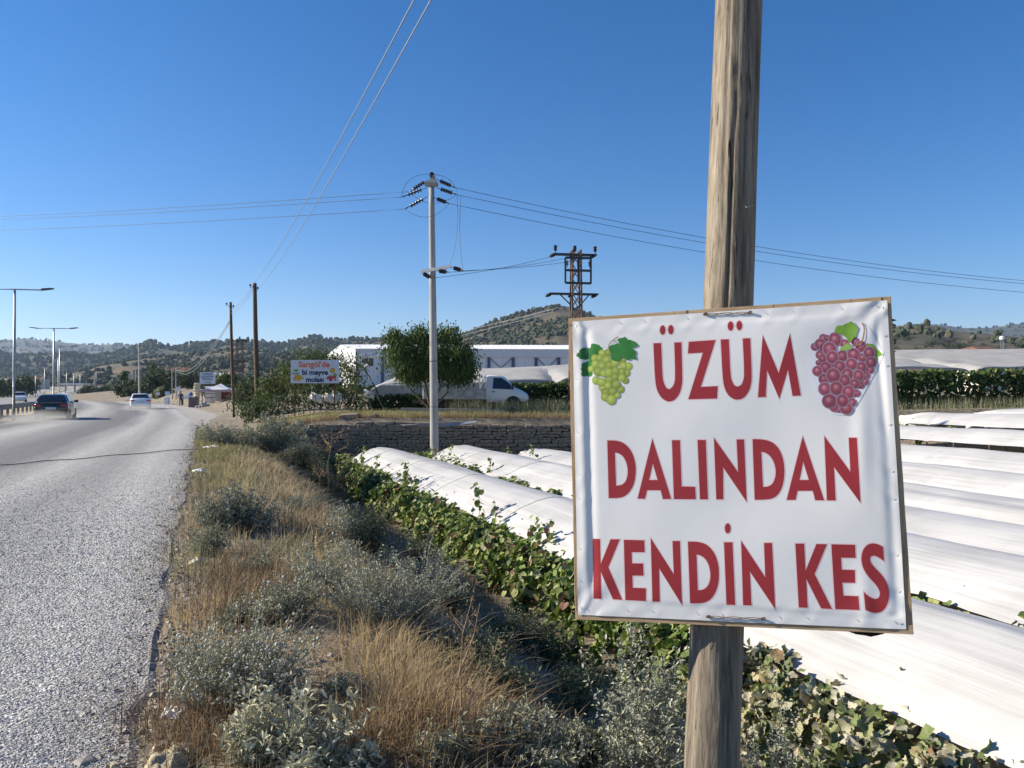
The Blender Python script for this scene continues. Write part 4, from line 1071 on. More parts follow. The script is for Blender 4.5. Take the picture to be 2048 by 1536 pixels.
def vine_row(Lr, t0, t1, zg, ztop, n, label, hw=1.25, objects=0, seed=0, size=.115, tail=True, mat_=None, shoots=12, up=.54):
    r = np.random.default_rng(300 + seed)
    base = LT(Lr, (t0 + t1) / 2, zg)
    row = thing('vine_row', label, 'vine', tuple(base), 0, 'vine rows under the white films')
    # hanging shoots: chains of leaves from the trellis wire down towards the ground
    ns_ = max(12, n // 62); ts0 = t0 + (t1 - t0) * r.random(ns_); T_, A_, B_, ID = [], [], [], []
    for j in range(ns_):
        c_ = int(r.integers(34, 78)); ln = r.uniform(.35, 1.05) if r.random() > .25 else r.uniform(.2, .5); s_ = np.linspace(0, 1, c_)
        T_.append(ts0[j] + r.normal(0, .25) * s_ + r.normal(0, .075, c_)); A_.append(s_ * ln); B_.append(np.full(c_, r.normal(0, .16)) + r.uniform(-.1, .28) * np.sin(s_ * 2.6) + r.normal(0, .05, c_))
    t = np.concatenate(T_); a = np.concatenate(A_); bul = np.concatenate(B_); m = len(t)
    Lx = Lr - hw - .10 - a * .42 - bul + np.where(t < 10, -.02, .08)
    z = ztop - up + .12 * vnoise(t * .8 + seed, 8.0) - a * (ztop - zg - .50) + r.normal(0, .035, m)
    pos = np.concatenate([Lx[:, None] * RR + t[:, None] * RD, z[:, None]], 1)
    # shoots that climb over the edge of the film
    extra = []
    for j in range(shoots):
        ts = r.uniform(max(t0 + 1, 11), t1 - .5); L0 = Lr - hw + .1; q = r.uniform(.25, .6); d = r.uniform(-.5, 1.0)
        for s in np.linspace(0, 1, int(14 * q / .3)):
            extra.append((LT(L0 - .12 + d * s * .25 + r.normal(0, .04), ts + r.normal(0, .06) + .25 * s, ztop - .52 + q * s * 1.3 + r.normal(0, .03)))[:])
    if extra: pos = np.vstack([pos, np.array(extra)])
    m = len(pos)
    az = np.full(m, SUNWARD) + r.normal(0, .95, m)
    R = rot_mats(m, -.75, .55, az=az, r=r)
    sz = size * r.uniform(.55, 1.25, m) * np.where((pos[:, 1] < 9) & (objects > 0), 1.02, 1.0)
    sc = np.stack([sz * r.uniform(.8, 1.15, m), sz, sz * r.uniform(.4, 2.2, m)], 1)
    order = np.argsort(pos[:, 1]); ind = np.zeros(m, bool)
    if objects:
        px = CX + F * pos[:, 0] / np.maximum(pos[:, 1], .1); py = HOR + F * (EYE - pos[:, 2]) / np.maximum(pos[:, 1], .1)
        ok = (px > 1480) & (px < 2040) & (py > 1180) & (py < 1530) & (pos[:, 1] > 3)
        cand = np.where(ok)[0]; cand = cand[np.argsort(Lx[cand] if len(Lx) > cand.max() else pos[cand, 1])][:objects]; ind[cand] = True
        var = []
        for q in range(6):
            tv = NL.copy(); tv[:, 2] += .17 * np.sin(tv[:, 0] * 5 + q) + .12 * np.cos(tv[:, 1] * 6 + q * 2); tv[:, 0] += r.normal(0, .03, len(tv)); tv[:, 1] += r.normal(0, .03, len(tv))
            o = npmesh('leaf', tv, NLF, M_vleaf_near, smooth=True); var.append(o.data); bpy.data.objects.remove(o)
        for q, i in enumerate(np.where(ind)[0]):
            o = link(bpy.data.objects.new('leaf', var[q % 6]), row)
            o.rotation_mode = 'QUATERNION'; o.rotation_quaternion = Matrix(R[i]).to_quaternion(); o.scale = sc[i]; o.location = V(pos[i]) - base
    kp = ~ind
    if objects:
        nr = kp & (pos[:, 1] < 8); kp = kp & ~nr
        v, f = scatter(NL, NLF, pos[nr] - np.array(base), R[nr], sc[nr])
        o = npmesh('foliage', v, f, M_vleaf_near, row, smooth=True); o['kind'] = 'stuff'
    v, f = scatter(VL, VLF, pos[kp] - np.array(base), R[kp], sc[kp])
    o = npmesh('foliage', v, f, mat_ or M_vleaf_dusty, row); o['kind'] = 'stuff'
    mb = MB(base)
    for q in np.arange(t0 + .6, t1, 1.4):
        p = LT(Lr - hw * .55, q, zg - .15); mb.tube([p, p + V((.05, .02, .55)), p + V((-.05, .05, .95)), p + V((-.3, 0, ztop - zg - .1))], [.035, .03, .025, .012], 6)
        for j in range(3):
            e = p + V((r.uniform(-.6, .1), r.uniform(-.6, .6), r.uniform(.4, 1.1))); mb.tube([p + V((-.05, .05, .9)), (p + e) / 1 - (p * 0) if False else e, e + V((r.uniform(-.5, -.1), r.uniform(-.3, .3), r.uniform(-.5, .1)))], [.012, .008, .004], 4)
    mb.build('canes', M_cane, row)['kind'] = 'stuff'
    return row
rowsL = [6.5, 9.4, 12.3, 15.2, 18.1, 21.0, 23.9, 26.8, 29.7]
names = ['nearest', 'second', 'third', 'fourth', 'fifth', 'sixth', 'seventh', 'eighth', 'ninth']
for i, Lr in enumerate(rowsL):
    zg = row_z(Lr); zr = zg + 1.40 + (.06 * math.sin(i * 2.1)); tend = (31.6 - RR[1] * Lr) / RD[1]
    lab = {0: 'white plastic film over the vine row nearest the roadside verge', 1: 'white plastic film over the second vine row from the verge'}.get(i, 'white plastic film over the %s vine row counted from the verge' % names[i])
    cover(Lr, -3.0 if i < 4 else 4, tend, 1.32 if i == 0 else 1.40 if i == 1 else 1.47, 1.22 if i == 0 else 1.44, zr, .46 if i == 0 else .42, .40, lab, i * 3.3)
    if i == 0:
        vine_row(Lr, -1.5, tend + .2, zg, zr, 30000, 'leafy dusty vine row spilling out below the film nearest the verge', objects=300, seed=i, shoots=12, up=.50)
    else:
        vine_row(Lr, 1.5, tend, zg, zr, 7000 if i == 1 else 4000 if i == 2 else 1000, 'green vine row showing under the edge of the %s film from the verge' % names[i], seed=i, shoots=7 if i == 1 else 3 if i < 4 else 0, hw=1.28, up=.42 if i == 1 else .56)

# ------------------------------------------------------------------ verge: grass as stuff, shrubs and weeds as things
def march(px, py):
    ds = np.geomspace(2.0, 60, 260); px = np.asarray(px, float); py = np.asarray(py, float)
    x = (px - CX)[:, None] / F * ds; z = EYE + (HOR - py)[:, None] / F * ds; y = np.broadcast_to(ds, x.shape)
    below = z <= ground(x, y); i = below.argmax(1); ar = np.arange(len(px))
    return np.stack([x[ar, i], y[ar, i], ground(x[ar, i], y[ar, i])], 1)
def in_ell(cx, cy, rx, ry, n, r=rng):
    a = r.uniform(0, 2 * np.pi, n); q = np.sqrt(r.random(n)); return march(cx + rx * q * np.cos(a), cy + ry * q * np.sin(a))
def grass(name, label, centers, per, spread, h, w, lean, m, bend=1.0):
    n = len(centers) * per; c = np.repeat(centers, per, 0); sp = np.repeat(np.broadcast_to(spread, len(centers)), per)
    d = rng.normal(0, 1, (n, 2)) * sp[:, None]
    p = c[:, :2] + d; z = ground(p[:, 0], p[:, 1]) - .01
    dist = np.maximum(1, p[:, 1] / 4.0)
    az = np.arctan2(d[:, 1], d[:, 0]) + rng.normal(0, .9, n)
    v, q, t = blades(np.concatenate([p, z[:, None]], 1), h * rng.uniform(.45, 1.25, n), w * rng.uniform(.6, 1.4, n) * dist ** .75, np.abs(rng.normal(0, lean, n)), az, bend=bend)
    o = npmesh(name, v, [q, t], m); return tag(o, label, 'grass', kind='stuff')
M_straw = mat('straw_blade', (.30, .23, .125), (.54, .44, .27), island=True, rough=.8, trans=.4, c3=(.58, .47, .28))
M_gold = mat('golden_blade', (.36, .255, .12), (.60, .46, .245), island=True, rough=.8, trans=.4, c3=(.55, .46, .29))
M_brown = mat('brown_blade', (.14, .092, .055), (.34, .24, .145), island=True, rough=.9, trans=.28, c3=(.40, .30, .18))
M_greyg = mat('grey_green_blade', (.11, .125, .07), (.27, .275, .165), island=True, rough=.85, trans=.3, c3=(.33, .32, .22))
M_yelgr = mat('yellow_green_blade', (.17, .175, .065), (.37, .335, .15), island=True, rough=.8, trans=.4, c3=(.40, .36, .16))
M_litter = mat('pale_dead_twig', (.19, .135, .085), (.40, .31, .205), island=True, rough=.9, c3=(.50, .42, .31))
def verge_pts(n, t0, t1, pw, L0=-.15, L1=4.4):
    t = t0 + (t1 - t0) * rng.random(n) ** pw; L = L0 + (L1 - L0) * rng.random(n)
    L = L + road_c(t); p = L[:, None] * RR + t[:, None] * RD
    return np.concatenate([p, ground(p[:, 0], p[:, 1])[:, None]], 1)
# short mixed cover everywhere on the bank: tangled blades in every direction
pts = verge_pts(1900, 1.2, 34, 1.7); k = fbm(pts[:, 0] * .9, pts[:, 1] * .9, 3)
grass('dry_undergrowth', 'low brown dry undergrowth over the whole bank', pts[k < .52], 16, .18, .15, .0042, 1.15, M_brown, bend=.5)
grass('grey_undergrowth', 'low grey-green undergrowth over the bank', pts[k >= .43], 24, .18, .15, .0046, 1.0, M_greyg, bend=.5)
pts = verge_pts(800, 1.2, 34, 1.6); k = fbm(pts[:, 0] * .8 + 30, pts[:, 1] * .8, 3)
grass('straw_cover', 'thin straw grass scattered over the bank', pts[k > .40], 17, .16, .19, .0034, 1.1, M_straw, bend=.6)
pts = verge_pts(700, 1.2, 30, 1.6)
grass('fallen_twigs', 'dead twigs and straws lying every way on the bank', pts, 14, .22, .20, .0036, 1.9, M_litter, bend=.1)
# golden tufts where the photograph shows them
gold = np.vstack([in_ell(800, 1375, 105, 70, 22), in_ell(745, 1310, 80, 45, 16), in_ell(650, 1130, 60, 55, 26), in_ell(940, 1330, 70, 50, 18), in_ell(690, 1185, 70, 40, 12), in_ell(385, 1260, 45, 60, 8), in_ell(760, 1480, 130, 50, 22), in_ell(880, 1420, 90, 60, 22)])
grass('golden_grass', 'golden dry grass in tufts down the bank', gold, 26, .11, .21, .0032, 1.1, M_gold, bend=.7)
gold2 = np.vstack([in_ell(590, 985, 50, 18, 26), in_ell(520, 945, 70, 25, 34), in_ell(470, 1000, 60, 40, 28), in_ell(640, 960, 60, 26, 22), in_ell(420, 1060, 30, 60, 20), in_ell(600, 1050, 70, 30, 16)])
grass('straw_tufts', 'pale straw tufts further along the bank', gold2, 30, .20, .27, .0030, .8, M_straw, bend=.7)
yg = np.vstack([in_ell(430, 920, 38, 30, 34), in_ell(450, 970, 50, 30, 24), in_ell(410, 880, 16, 20, 14), in_ell(360, 1135, 22, 25, 6), in_ell(470, 905, 60, 16, 24)])
grass('green_grass', 'yellow-green grass along the road edge', yg, 34, .20, .22, .0030, .8, M_yelgr, bend=.7)
br = np.vstack([in_ell(430, 1480, 120, 50, 50), in_ell(330, 1440, 30, 40, 10), in_ell(900, 1500, 240, 40, 70), in_ell(500, 1170, 90, 40, 40), in_ell(440, 1230, 60, 40, 20), in_ell(640, 1060, 80, 40, 36), in_ell(760, 1180, 80, 40, 20), in_ell(860, 1440, 130, 60, 40)])
grass('brown_stalks', 'bristly brown dead stalks among the shrubs', br, 18, .10, .22, .0042, .85, M_brown, bend=.25)
# grass along the terrace edge and beside the far road
pts = np.stack([rng.uniform(-12, 4, 420), rng.uniform(WALL_Y - .05, 37.5, 420), np.zeros(420)], 1)
grass('terrace_grass', 'dry and green grass along the top of the stone wall', pts[:250], 34, .25, .34, .0020, .5, M_yelgr)
grass('terrace_straw', 'straw-coloured grass hanging over the wall top', np.stack([rng.uniform(-10, 9, 300), rng.uniform(WALL_Y + .02, WALL_Y + .9, 300), np.zeros(300)], 1), 28, .2, .27, .0022, 1.1, M_brown)

def verge_stones():
    p = verge_pts(420, 1.5, 26, 1.5); n = len(p); s_ = rng.gamma(2.0, .010, n) + .006
    base_ = np.array([[-1, -1, -.5], [1, -.8, -.5], [1, 1, -.5], [-.9, 1, -.5], [-.55, -.6, .6], [.6, -.5, .5], [.5, .6, .7], [-.6, .5, .5]], float); fc = np.array([[4, 5, 6, 7], [0, 1, 5, 4], [1, 2, 6, 5], [2, 3, 7, 6], [3, 0, 4, 7]])
    v, f = scatter(base_, fc, p + np.array([0, 0, .005]), rot_mats(n, 0, .35), np.stack([s_ * 1.3, s_, s_ * .7], 1)); v += rng.normal(0, .002, v.shape)
    tag(npmesh('verge_stones', v, f, mat('verge_stone', (.26, .23, .19), (.46, .42, .36), island=True, rough=.95)), 'small pale stones scattered over the bank', 'stones', kind='stuff')
verge_stones()
M_stem = mat('dusty_stem', (.22, .20, .15), (.34, .31, .24), scale=30, rough=.9)
M_drystem = mat('dry_stalk', (.26, .17, .10), (.42, .30, .19), scale=12, rough=.9)
M_dust = mat('dusty_grey_leaf', (.17, .18, .115), (.38, .375, .265), island=True, rough=.8, trans=.15, c3=(.52, .50, .39))
M_knob = mat('pale_seed_head', (.36, .345, .27), (.50, .48, .39), island=True, rough=.9)
M_wool = mat('woolly_pale_leaf', (.33, .32, .215), (.52, .50, .36), island=True, rough=.85, trans=.15, c3=(.60, .58, .45))
M_silver = mat('silvery_leaf', (.21, .23, .165), (.42, .425, .325), island=True, rough=.75, trans=.12, c3=(.58, .56, .45))
M_blue = mat('blue_grey_leaf', (.14, .16, .115), (.30, .31, .235), island=True, rough=.8, trans=.15, c3=(.42, .42, .33))
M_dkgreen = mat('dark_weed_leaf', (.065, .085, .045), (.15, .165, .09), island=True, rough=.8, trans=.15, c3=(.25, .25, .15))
def shrub(name, label, base, h, rad, stems, per, leaf, lw, lm, cat='shrub', spread=1.0, knobs=0, seed=0, stemr=.0035, upright=.5, group=None, curl=.6, sm=None):
    r = np.random.default_rng(700 + seed); base = V(base)
    t = thing(name, label, cat, tuple(base), 0, group)
    mb = MB(); LP, AZ, KP = [], [], []
    subs = [(rad * .62 * math.sqrt(r.random()) * math.cos(x_), rad * .62 * math.sqrt(r.random()) * math.sin(x_), r.uniform(.55, 1.0)) for x_ in r.uniform(0, 6.28, 6)]
    for i in range(stems):
        a = r.uniform(0, 2 * np.pi); q = np.sqrt(r.random()) * rad * spread
        sc_ = subs[r.integers(0, len(subs))]; q = q * .62
        b0 = V((sc_[0] * .7 + .12 * q * math.cos(a), sc_[1] * .7 + .12 * q * math.sin(a), -.03)); hh = h * sc_[2] * (r.uniform(.35, 1.0) if r.random() > .12 else r.uniform(1.0, 1.25)) * (1 - .35 * (q / max(rad, .01)) ** 2)
        tip = V((sc_[0] + q * math.cos(a), sc_[1] + q * math.sin(a), hh)); c = V((b0.x + (tip.x - b0.x) * (1 - upright) * .9, b0.y + (tip.y - b0.y) * (1 - upright) * .9, hh * .55))
        pts = [b0, b0.lerp(c, .6) + V(r.normal(0, .02, 3)) * h, c.lerp(tip, .45) + V(r.normal(0, .02, 3)) * h, tip]
        mb.tube(pts, [stemr, stemr * .8, stemr * .6, stemr * .3], 3, cap=False)
        for j in range(per):
            s = .15 + .85 * r.random() ** .75; k = s * 3; i0 = min(int(k), 2); p = pts[i0].lerp(pts[i0 + 1], k - i0)
            LP.append((p + V(r.normal(0, leaf * .45, 3)))[:]); AZ.append(r.uniform(0, 6.28))
        if r.random() < knobs: KP.append(tip[:])
        for j in range(int(knobs * 2)): KP.append((tip.lerp(pts[2], r.random()) + V(r.normal(0, leaf, 3)))[:])
    mb.build('stems', sm or M_stem, t)['kind'] = 'stuff'
    LP = np.array(LP); n = len(LP); sz = leaf * r.uniform(.5, 1.3, n)
    TV, TF = (OL, OLF) if leaf > .04 and lm is M_wool else (SL, SLF)
    v, f = scatter(TV * np.array([lw / .34, 1, 1]), TF, LP, rot_mats(n, .35, .6, az=np.array(AZ), r=r), np.stack([sz, sz, sz * (1 + curl)], 1))
    o = npmesh('leaves', v, f, lm, t); o['kind'] = 'stuff'
    if KP:
        KP = np.array(KP); n = len(KP); s = r.uniform(.006, .011, n)
        v, f = scatter(ICO[0], ICO[1], KP, rot_mats(n, 0, 1, r=r), np.stack([s, s, s * .85], 1)); o = npmesh('seed_heads', v, f, M_knob, t); o['kind'] = 'stuff'
    return t
def gp_(px, py): return on_ground(px, py)
def hpx(base, top_py): return max(.05, EYE + (HOR - top_py) / F * base.y - base.z)
def wpx(base, w): return w / F * base.y
def put(name, label, px, py, w, top, stems, per, leaf, lw, lm, **k):
    b = gp_(px, py); return shrub(name, label, b, hpx(b, top), wpx(b, w) / 2, stems, per, leaf, lw, lm, **k)
put('dusty_shrub', 'wide dusty shrub with pale bobble seed heads beside the road edge', 440, 1400, 380, 1225, 260, 44, .020, .42, M_dust, knobs=1.0, seed=1, upright=.35)
put('dusty_shrub', 'small dusty shrub with bobble heads just behind the wide roadside one', 560, 1240, 200, 1140, 110, 30, .028, .4, M_dust, knobs=.7, seed=2, upright=.4)
put('woolly_plant', 'pale woolly plant with long soft leaves near the bottom edge', 620, 1535, 300, 1360, 90, 30, .046, .28, M_wool, seed=3, upright=.5, stemr=.004, cat='plant')
put('woolly_plant', 'smaller woolly plant left of the large pale woolly one', 500, 1525, 130, 1400, 45, 24, .042, .3, M_wool, seed=4, upright=.5, cat='plant')
put('grey_shrub', 'broad silver-grey shrub halfway down the bank', 770, 1235, 340, 1085, 260, 44, .022, .42, M_silver, seed=5, upright=.45)
put('grey_shrub', 'silver-grey shrub left of the tall dry umbel stalk', 640, 1185, 130, 1075, 70, 30, .03, .4, M_silver, seed=6)
put('grey_shrub', 'low blue-grey shrub by the asphalt beyond the golden tuft', 490, 1065, 190, 970, 190, 36, .045, .4, M_blue, seed=7)
put('grey_shrub', 'big blue-grey bush at the far end of the verge', 520, 905, 180, 826, 260, 46, .075, .45, M_blue, seed=8, upright=.45)
put('grey_shrub', 'low grey bush where the verge meets the asphalt, left of the big bush', 450, 893, 110, 845, 120, 36, .06, .45, M_blue, seed=9)
put('grey_shrub', 'blue-grey bush at the foot of the stone wall corner', 590, 925, 110, 850, 120, 36, .07, .45, M_blue, seed=10)
put('silver_bush', 'tall silvery bush with upright twigs left of the pole foot', 1285, 1620, 270, 1255, 170, 64, .026, .42, M_silver, seed=11, upright=.62, stemr=.0028, spread=1.0)
put('silver_bush', 'silvery twiggy bush right of the pole foot', 1545, 1700, 230, 1370, 90, 54, .028, .42, M_silver, seed=12, upright=.6, stemr=.0028)
put('grey_shrub', 'low small-leaved grey shrub at the bottom edge left of the pole', 1060, 1535, 260, 1390, 140, 36, .032, .36, M_dust, seed=13, upright=.4)
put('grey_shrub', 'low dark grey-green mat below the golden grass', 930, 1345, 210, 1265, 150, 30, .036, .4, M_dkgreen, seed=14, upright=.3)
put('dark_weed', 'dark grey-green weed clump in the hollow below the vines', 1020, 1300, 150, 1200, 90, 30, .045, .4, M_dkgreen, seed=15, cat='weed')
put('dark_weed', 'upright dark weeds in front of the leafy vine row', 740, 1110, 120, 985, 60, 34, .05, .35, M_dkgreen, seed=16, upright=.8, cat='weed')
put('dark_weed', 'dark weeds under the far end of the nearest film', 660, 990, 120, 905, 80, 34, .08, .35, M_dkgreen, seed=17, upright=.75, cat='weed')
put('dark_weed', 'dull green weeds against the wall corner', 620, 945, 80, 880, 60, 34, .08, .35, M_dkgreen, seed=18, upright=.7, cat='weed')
put('grey_shrub', 'grey shrub among dead stalks between golden tufts', 690, 1090, 120, 1010, 90, 30, .04, .4, M_silver, seed=19)
put('grey_shrub', 'small dusty green shrub at the asphalt edge', 420, 1110, 90, 1050, 60, 30, .036, .4, M_dust, seed=20)
put('grey_shrub', 'dusty twiggy shrub in the shade under the vines', 870, 1180, 150, 1090, 90, 30, .036, .4, M_blue, seed=21)
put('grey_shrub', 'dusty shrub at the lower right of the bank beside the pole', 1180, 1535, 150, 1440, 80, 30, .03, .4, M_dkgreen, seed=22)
def dry_stalk(label, px, py, tpx, tpy, br=9, seed=0, umbel=False, thick=.006):
    r = np.random.default_rng(900 + seed); b = gp_(px, py); tip = at(tpx, tpy, b.y + r.normal(0, .03)) - b
    t = thing('dry_weed', label, 'dead weed', tuple(b)); mb = MB(); mid = tip * .5 + V((r.normal(0, .03), r.normal(0, .03), .02)) * tip.length
    pts = [V((0, 0, -.03)), tip * .25 + V((.01, 0, 0)), mid, tip * .75 + V(r.normal(0, .01, 3)), tip]; mb.tube(pts, [thick, thick * .85, thick * .7, thick * .5, thick * .25], 5)
    mb.build('stalk', M_drystem, t); tips = []; mb = MB()
    for i in range(br):
        s = r.uniform(.62, .98) if umbel else r.uniform(.3, .97); k = s * 4; i0 = min(int(k), 3); p = pts[i0].lerp(pts[i0 + 1], k - i0); a = r.uniform(0, 6.28); ln = tip.length * (r.uniform(.12, .28) if umbel else r.uniform(.05, .14))
        e = p + V((math.cos(a) * ln, math.sin(a) * ln, ln * r.uniform(.3, .9))); mb.tube([p, p.lerp(e, .6) + V((0, 0, -.02 * ln)), e], [thick * .35, thick * .28, thick * .18], 3); tips.append(e)
        for j in range(4 if umbel else 2):
            e2 = e + V(r.normal(0, .35, 3)) * ln * .6; mb.tube([p.lerp(e, .75), e2], [thick * .22, thick * .12], 3); tips.append(e2)
    mb.build('twigs', M_drystem, t)['kind'] = 'stuff'
    tp = np.array([q[:] for q in tips for _ in range(3)]) + r.normal(0, thick * 1.2, (len(tips) * 3, 3)); n = len(tp)
    v, f = scatter(OL * np.array([1.6, 1, 1]), OLF, tp, rot_mats(n, .2, 1, r=r), thick * r.uniform(1.2, 3.0, n)); o = npmesh('dry_leaves', v, f, M_brown, t); o['kind'] = 'stuff'
dry_stalk('tall dead umbel stalk standing in front of the stone wall', 655, 1000, 664, 858, br=16, seed=1, umbel=True, thick=.022)
dry_stalk('dead stalk just left of the tall umbel', 637, 995, 641, 935, br=10, seed=2, umbel=True, thick=.016)
dry_stalk('thin pale stalk leaning against the vine leaves', 690, 1010, 708, 905, br=12, seed=3, thick=.014)
dry_stalk('thin reddish stalk before the vine row halfway along', 772, 1110, 766, 990, br=8, seed=4, thick=.012)
dry_stalk('short dead stalk before the vine row beside the reddish one', 785, 1105, 790, 1020, br=8, seed=5, thick=.01)
dry_stalk('slender dead stalk with star pods, left of three on the bank', 885, 1490, 945, 1195, br=16, seed=6, thick=.0055)
dry_stalk('slender dead stalk with star pods, middle of three on the bank', 905, 1480, 960, 1205, br=16, seed=7, thick=.0055)
dry_stalk('slender dead stalk with pods, right of three on the bank', 900, 1500, 998, 1272, br=14, seed=8, thick=.0055)
dry_stalk('bushy dead weed in the shaded hollow', 1060, 1400, 1072, 1290, br=22, seed=9, thick=.006)
dry_stalk('bent dead weed leaning right in the hollow', 1050, 1400, 1105, 1350, br=14, seed=10, thick=.005)
dry_stalk('dead twiggy weed by the bottom edge', 770, 1535, 800, 1400, br=14, seed=11, thick=.005)
dry_stalk('dead twig beside the woolly plant', 1010, 1535, 985, 1440, br=12, seed=12, thick=.005)
dry_stalk('thin stalk curving over the dusty shrub', 500, 1190, 420, 1140, br=6, seed=13, thick=.004)

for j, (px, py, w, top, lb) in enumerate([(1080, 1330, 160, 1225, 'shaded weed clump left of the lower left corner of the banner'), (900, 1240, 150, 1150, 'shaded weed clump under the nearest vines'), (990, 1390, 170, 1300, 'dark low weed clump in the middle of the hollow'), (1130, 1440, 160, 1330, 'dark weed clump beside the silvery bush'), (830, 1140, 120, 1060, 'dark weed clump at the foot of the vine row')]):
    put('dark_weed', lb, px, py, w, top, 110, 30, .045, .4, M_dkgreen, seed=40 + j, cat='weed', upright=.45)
for j, (px, py, w, top, lb, mm) in enumerate([(520, 1150, 110, 1095, 'low grey mat of scrub behind the small dusty shrub', M_dust), (700, 1130, 120, 1070, 'low silver scrub right of the golden tuft', M_silver), (470, 1255, 90, 1200, 'low dusty scrub left of the small dusty shrub', M_dust), (860, 1290, 130, 1235, 'low blue-grey scrub under the broad silver shrub', M_blue), (580, 1030, 110, 985, 'low blue-grey scrub beside the straw tufts', M_blue), (700, 1400, 110, 1335, 'thin grey scrub between the golden grass and the woolly plant', M_dust), (880, 1520, 150, 1450, 'thin grey scrub at the bottom edge between dead stalks', M_dust)]):
    put('low_scrub', lb, px, py, w, top, 70, 26, .028, .42, mm, seed=60 + j, cat='scrub', upright=.35)
# litter: crumpled paper, tan cloth, torn foil, a thin black strand lying across the road
def crumple(name, label, cat, base, size, m, seed, amp=.35):
    r = np.random.default_rng(seed); n = 26; a = np.linspace(-1, 1, n); A, B = np.meshgrid(a, a)
    z = (fbm(A * 2.2 + seed, B * 2.2, 4) - .4) * amp * 2 + .18 * (1 - A ** 2) * (1 - B ** 2); x = A + .25 * (fbm(A * 3 + 9, B * 3 + seed, 3) - .5); y = B + .25 * (fbm(A * 3 + 4, B * 3 + seed, 3) - .5)
    k = 1 - .25 * (np.maximum(np.abs(A), np.abs(B)) ** 3) * r.random((n, n)); v = np.stack([x * k * size[0], y * k * size[1], np.maximum(z, -.03) * size[2]], -1)
    ix = np.arange(n * n).reshape(n, n); o = npmesh(name, v.reshape(-1, 3), np.stack([ix[:-1, :-1], ix[:-1, 1:], ix[1:, 1:], ix[1:, :-1]], -1).reshape(-1, 4), m, smooth=True)
    o.location = base; o.rotation_euler = (0, 0, r.uniform(0, 3)); md = o.modifiers.new('thickness', 'SOLIDIFY'); md.thickness = .0015
    return tag(o, label, cat)
M_paper = mat('white_paper', (.66, .65, .62), (.76, .75, .72), scale=8, rough=.8)
M_tan = mat('tan_cloth', (.34, .29, .19), (.47, .41, .29), scale=6, rough=.9, bump=.3, bscale=200)
b = gp_(352, 1450); crumple('paper_scrap', 'crumpled white paper scrap in the dry stalks at the road edge', 'litter', b + V((0, 0, .06)), (.055, .05, .10), M_paper, 3)
b = gp_(330, 1545); crumple('tan_cloth', 'crumpled tan cloth lying at the very bottom of the verge', 'cloth', b + V((0, .02, .015)), (.20, .10, .17), M_tan, 8)
b = gp_(235, 1555); crumple('tan_cloth', 'small tan rag beside the larger crumpled cloth', 'cloth', b + V((0, 0, .04)), (.05, .045, .07), M_tan, 12)
for i, (px, py, w) in enumerate(((414, 905, 'first'), (428, 903, 'second'), (398, 955, 'third'))):
    b = gp_(px, py); crumple('paper_scrap', 'white paper scrap in the green verge grass, %s' % {'first': 'left of a pair', 'second': 'right of a pair', 'third': 'alone'}[w], 'litter', b + V((0, 0, .12)), (.11, .09, .12), M_paper, 20 + i)
M_strand = mat('black_strand', (.03, .03, .032), (.05, .05, .05), scale=30, rough=.8)
mb = MB(); pts = []
for i in range(60):
    f = i / 59; px = -160 + 556 * f; py = np.interp(px, [-160, 0, 200, 300, 396], [938, 929.5, 913, 904, 897]) + 1.0 * math.sin(px * .05)
    d = (EYE - .045) * F / (py - HOR); p = at(px, py, d); pts.append(V((p.x, p.y, .042)))
mb.tube(pts, .010, 6); o = mb.build('dark_strand', M_strand, None, smooth='all'); tag(o, 'thin black hose lying across the road', 'strand')  # slim black strand laid over the asphalt from side to side
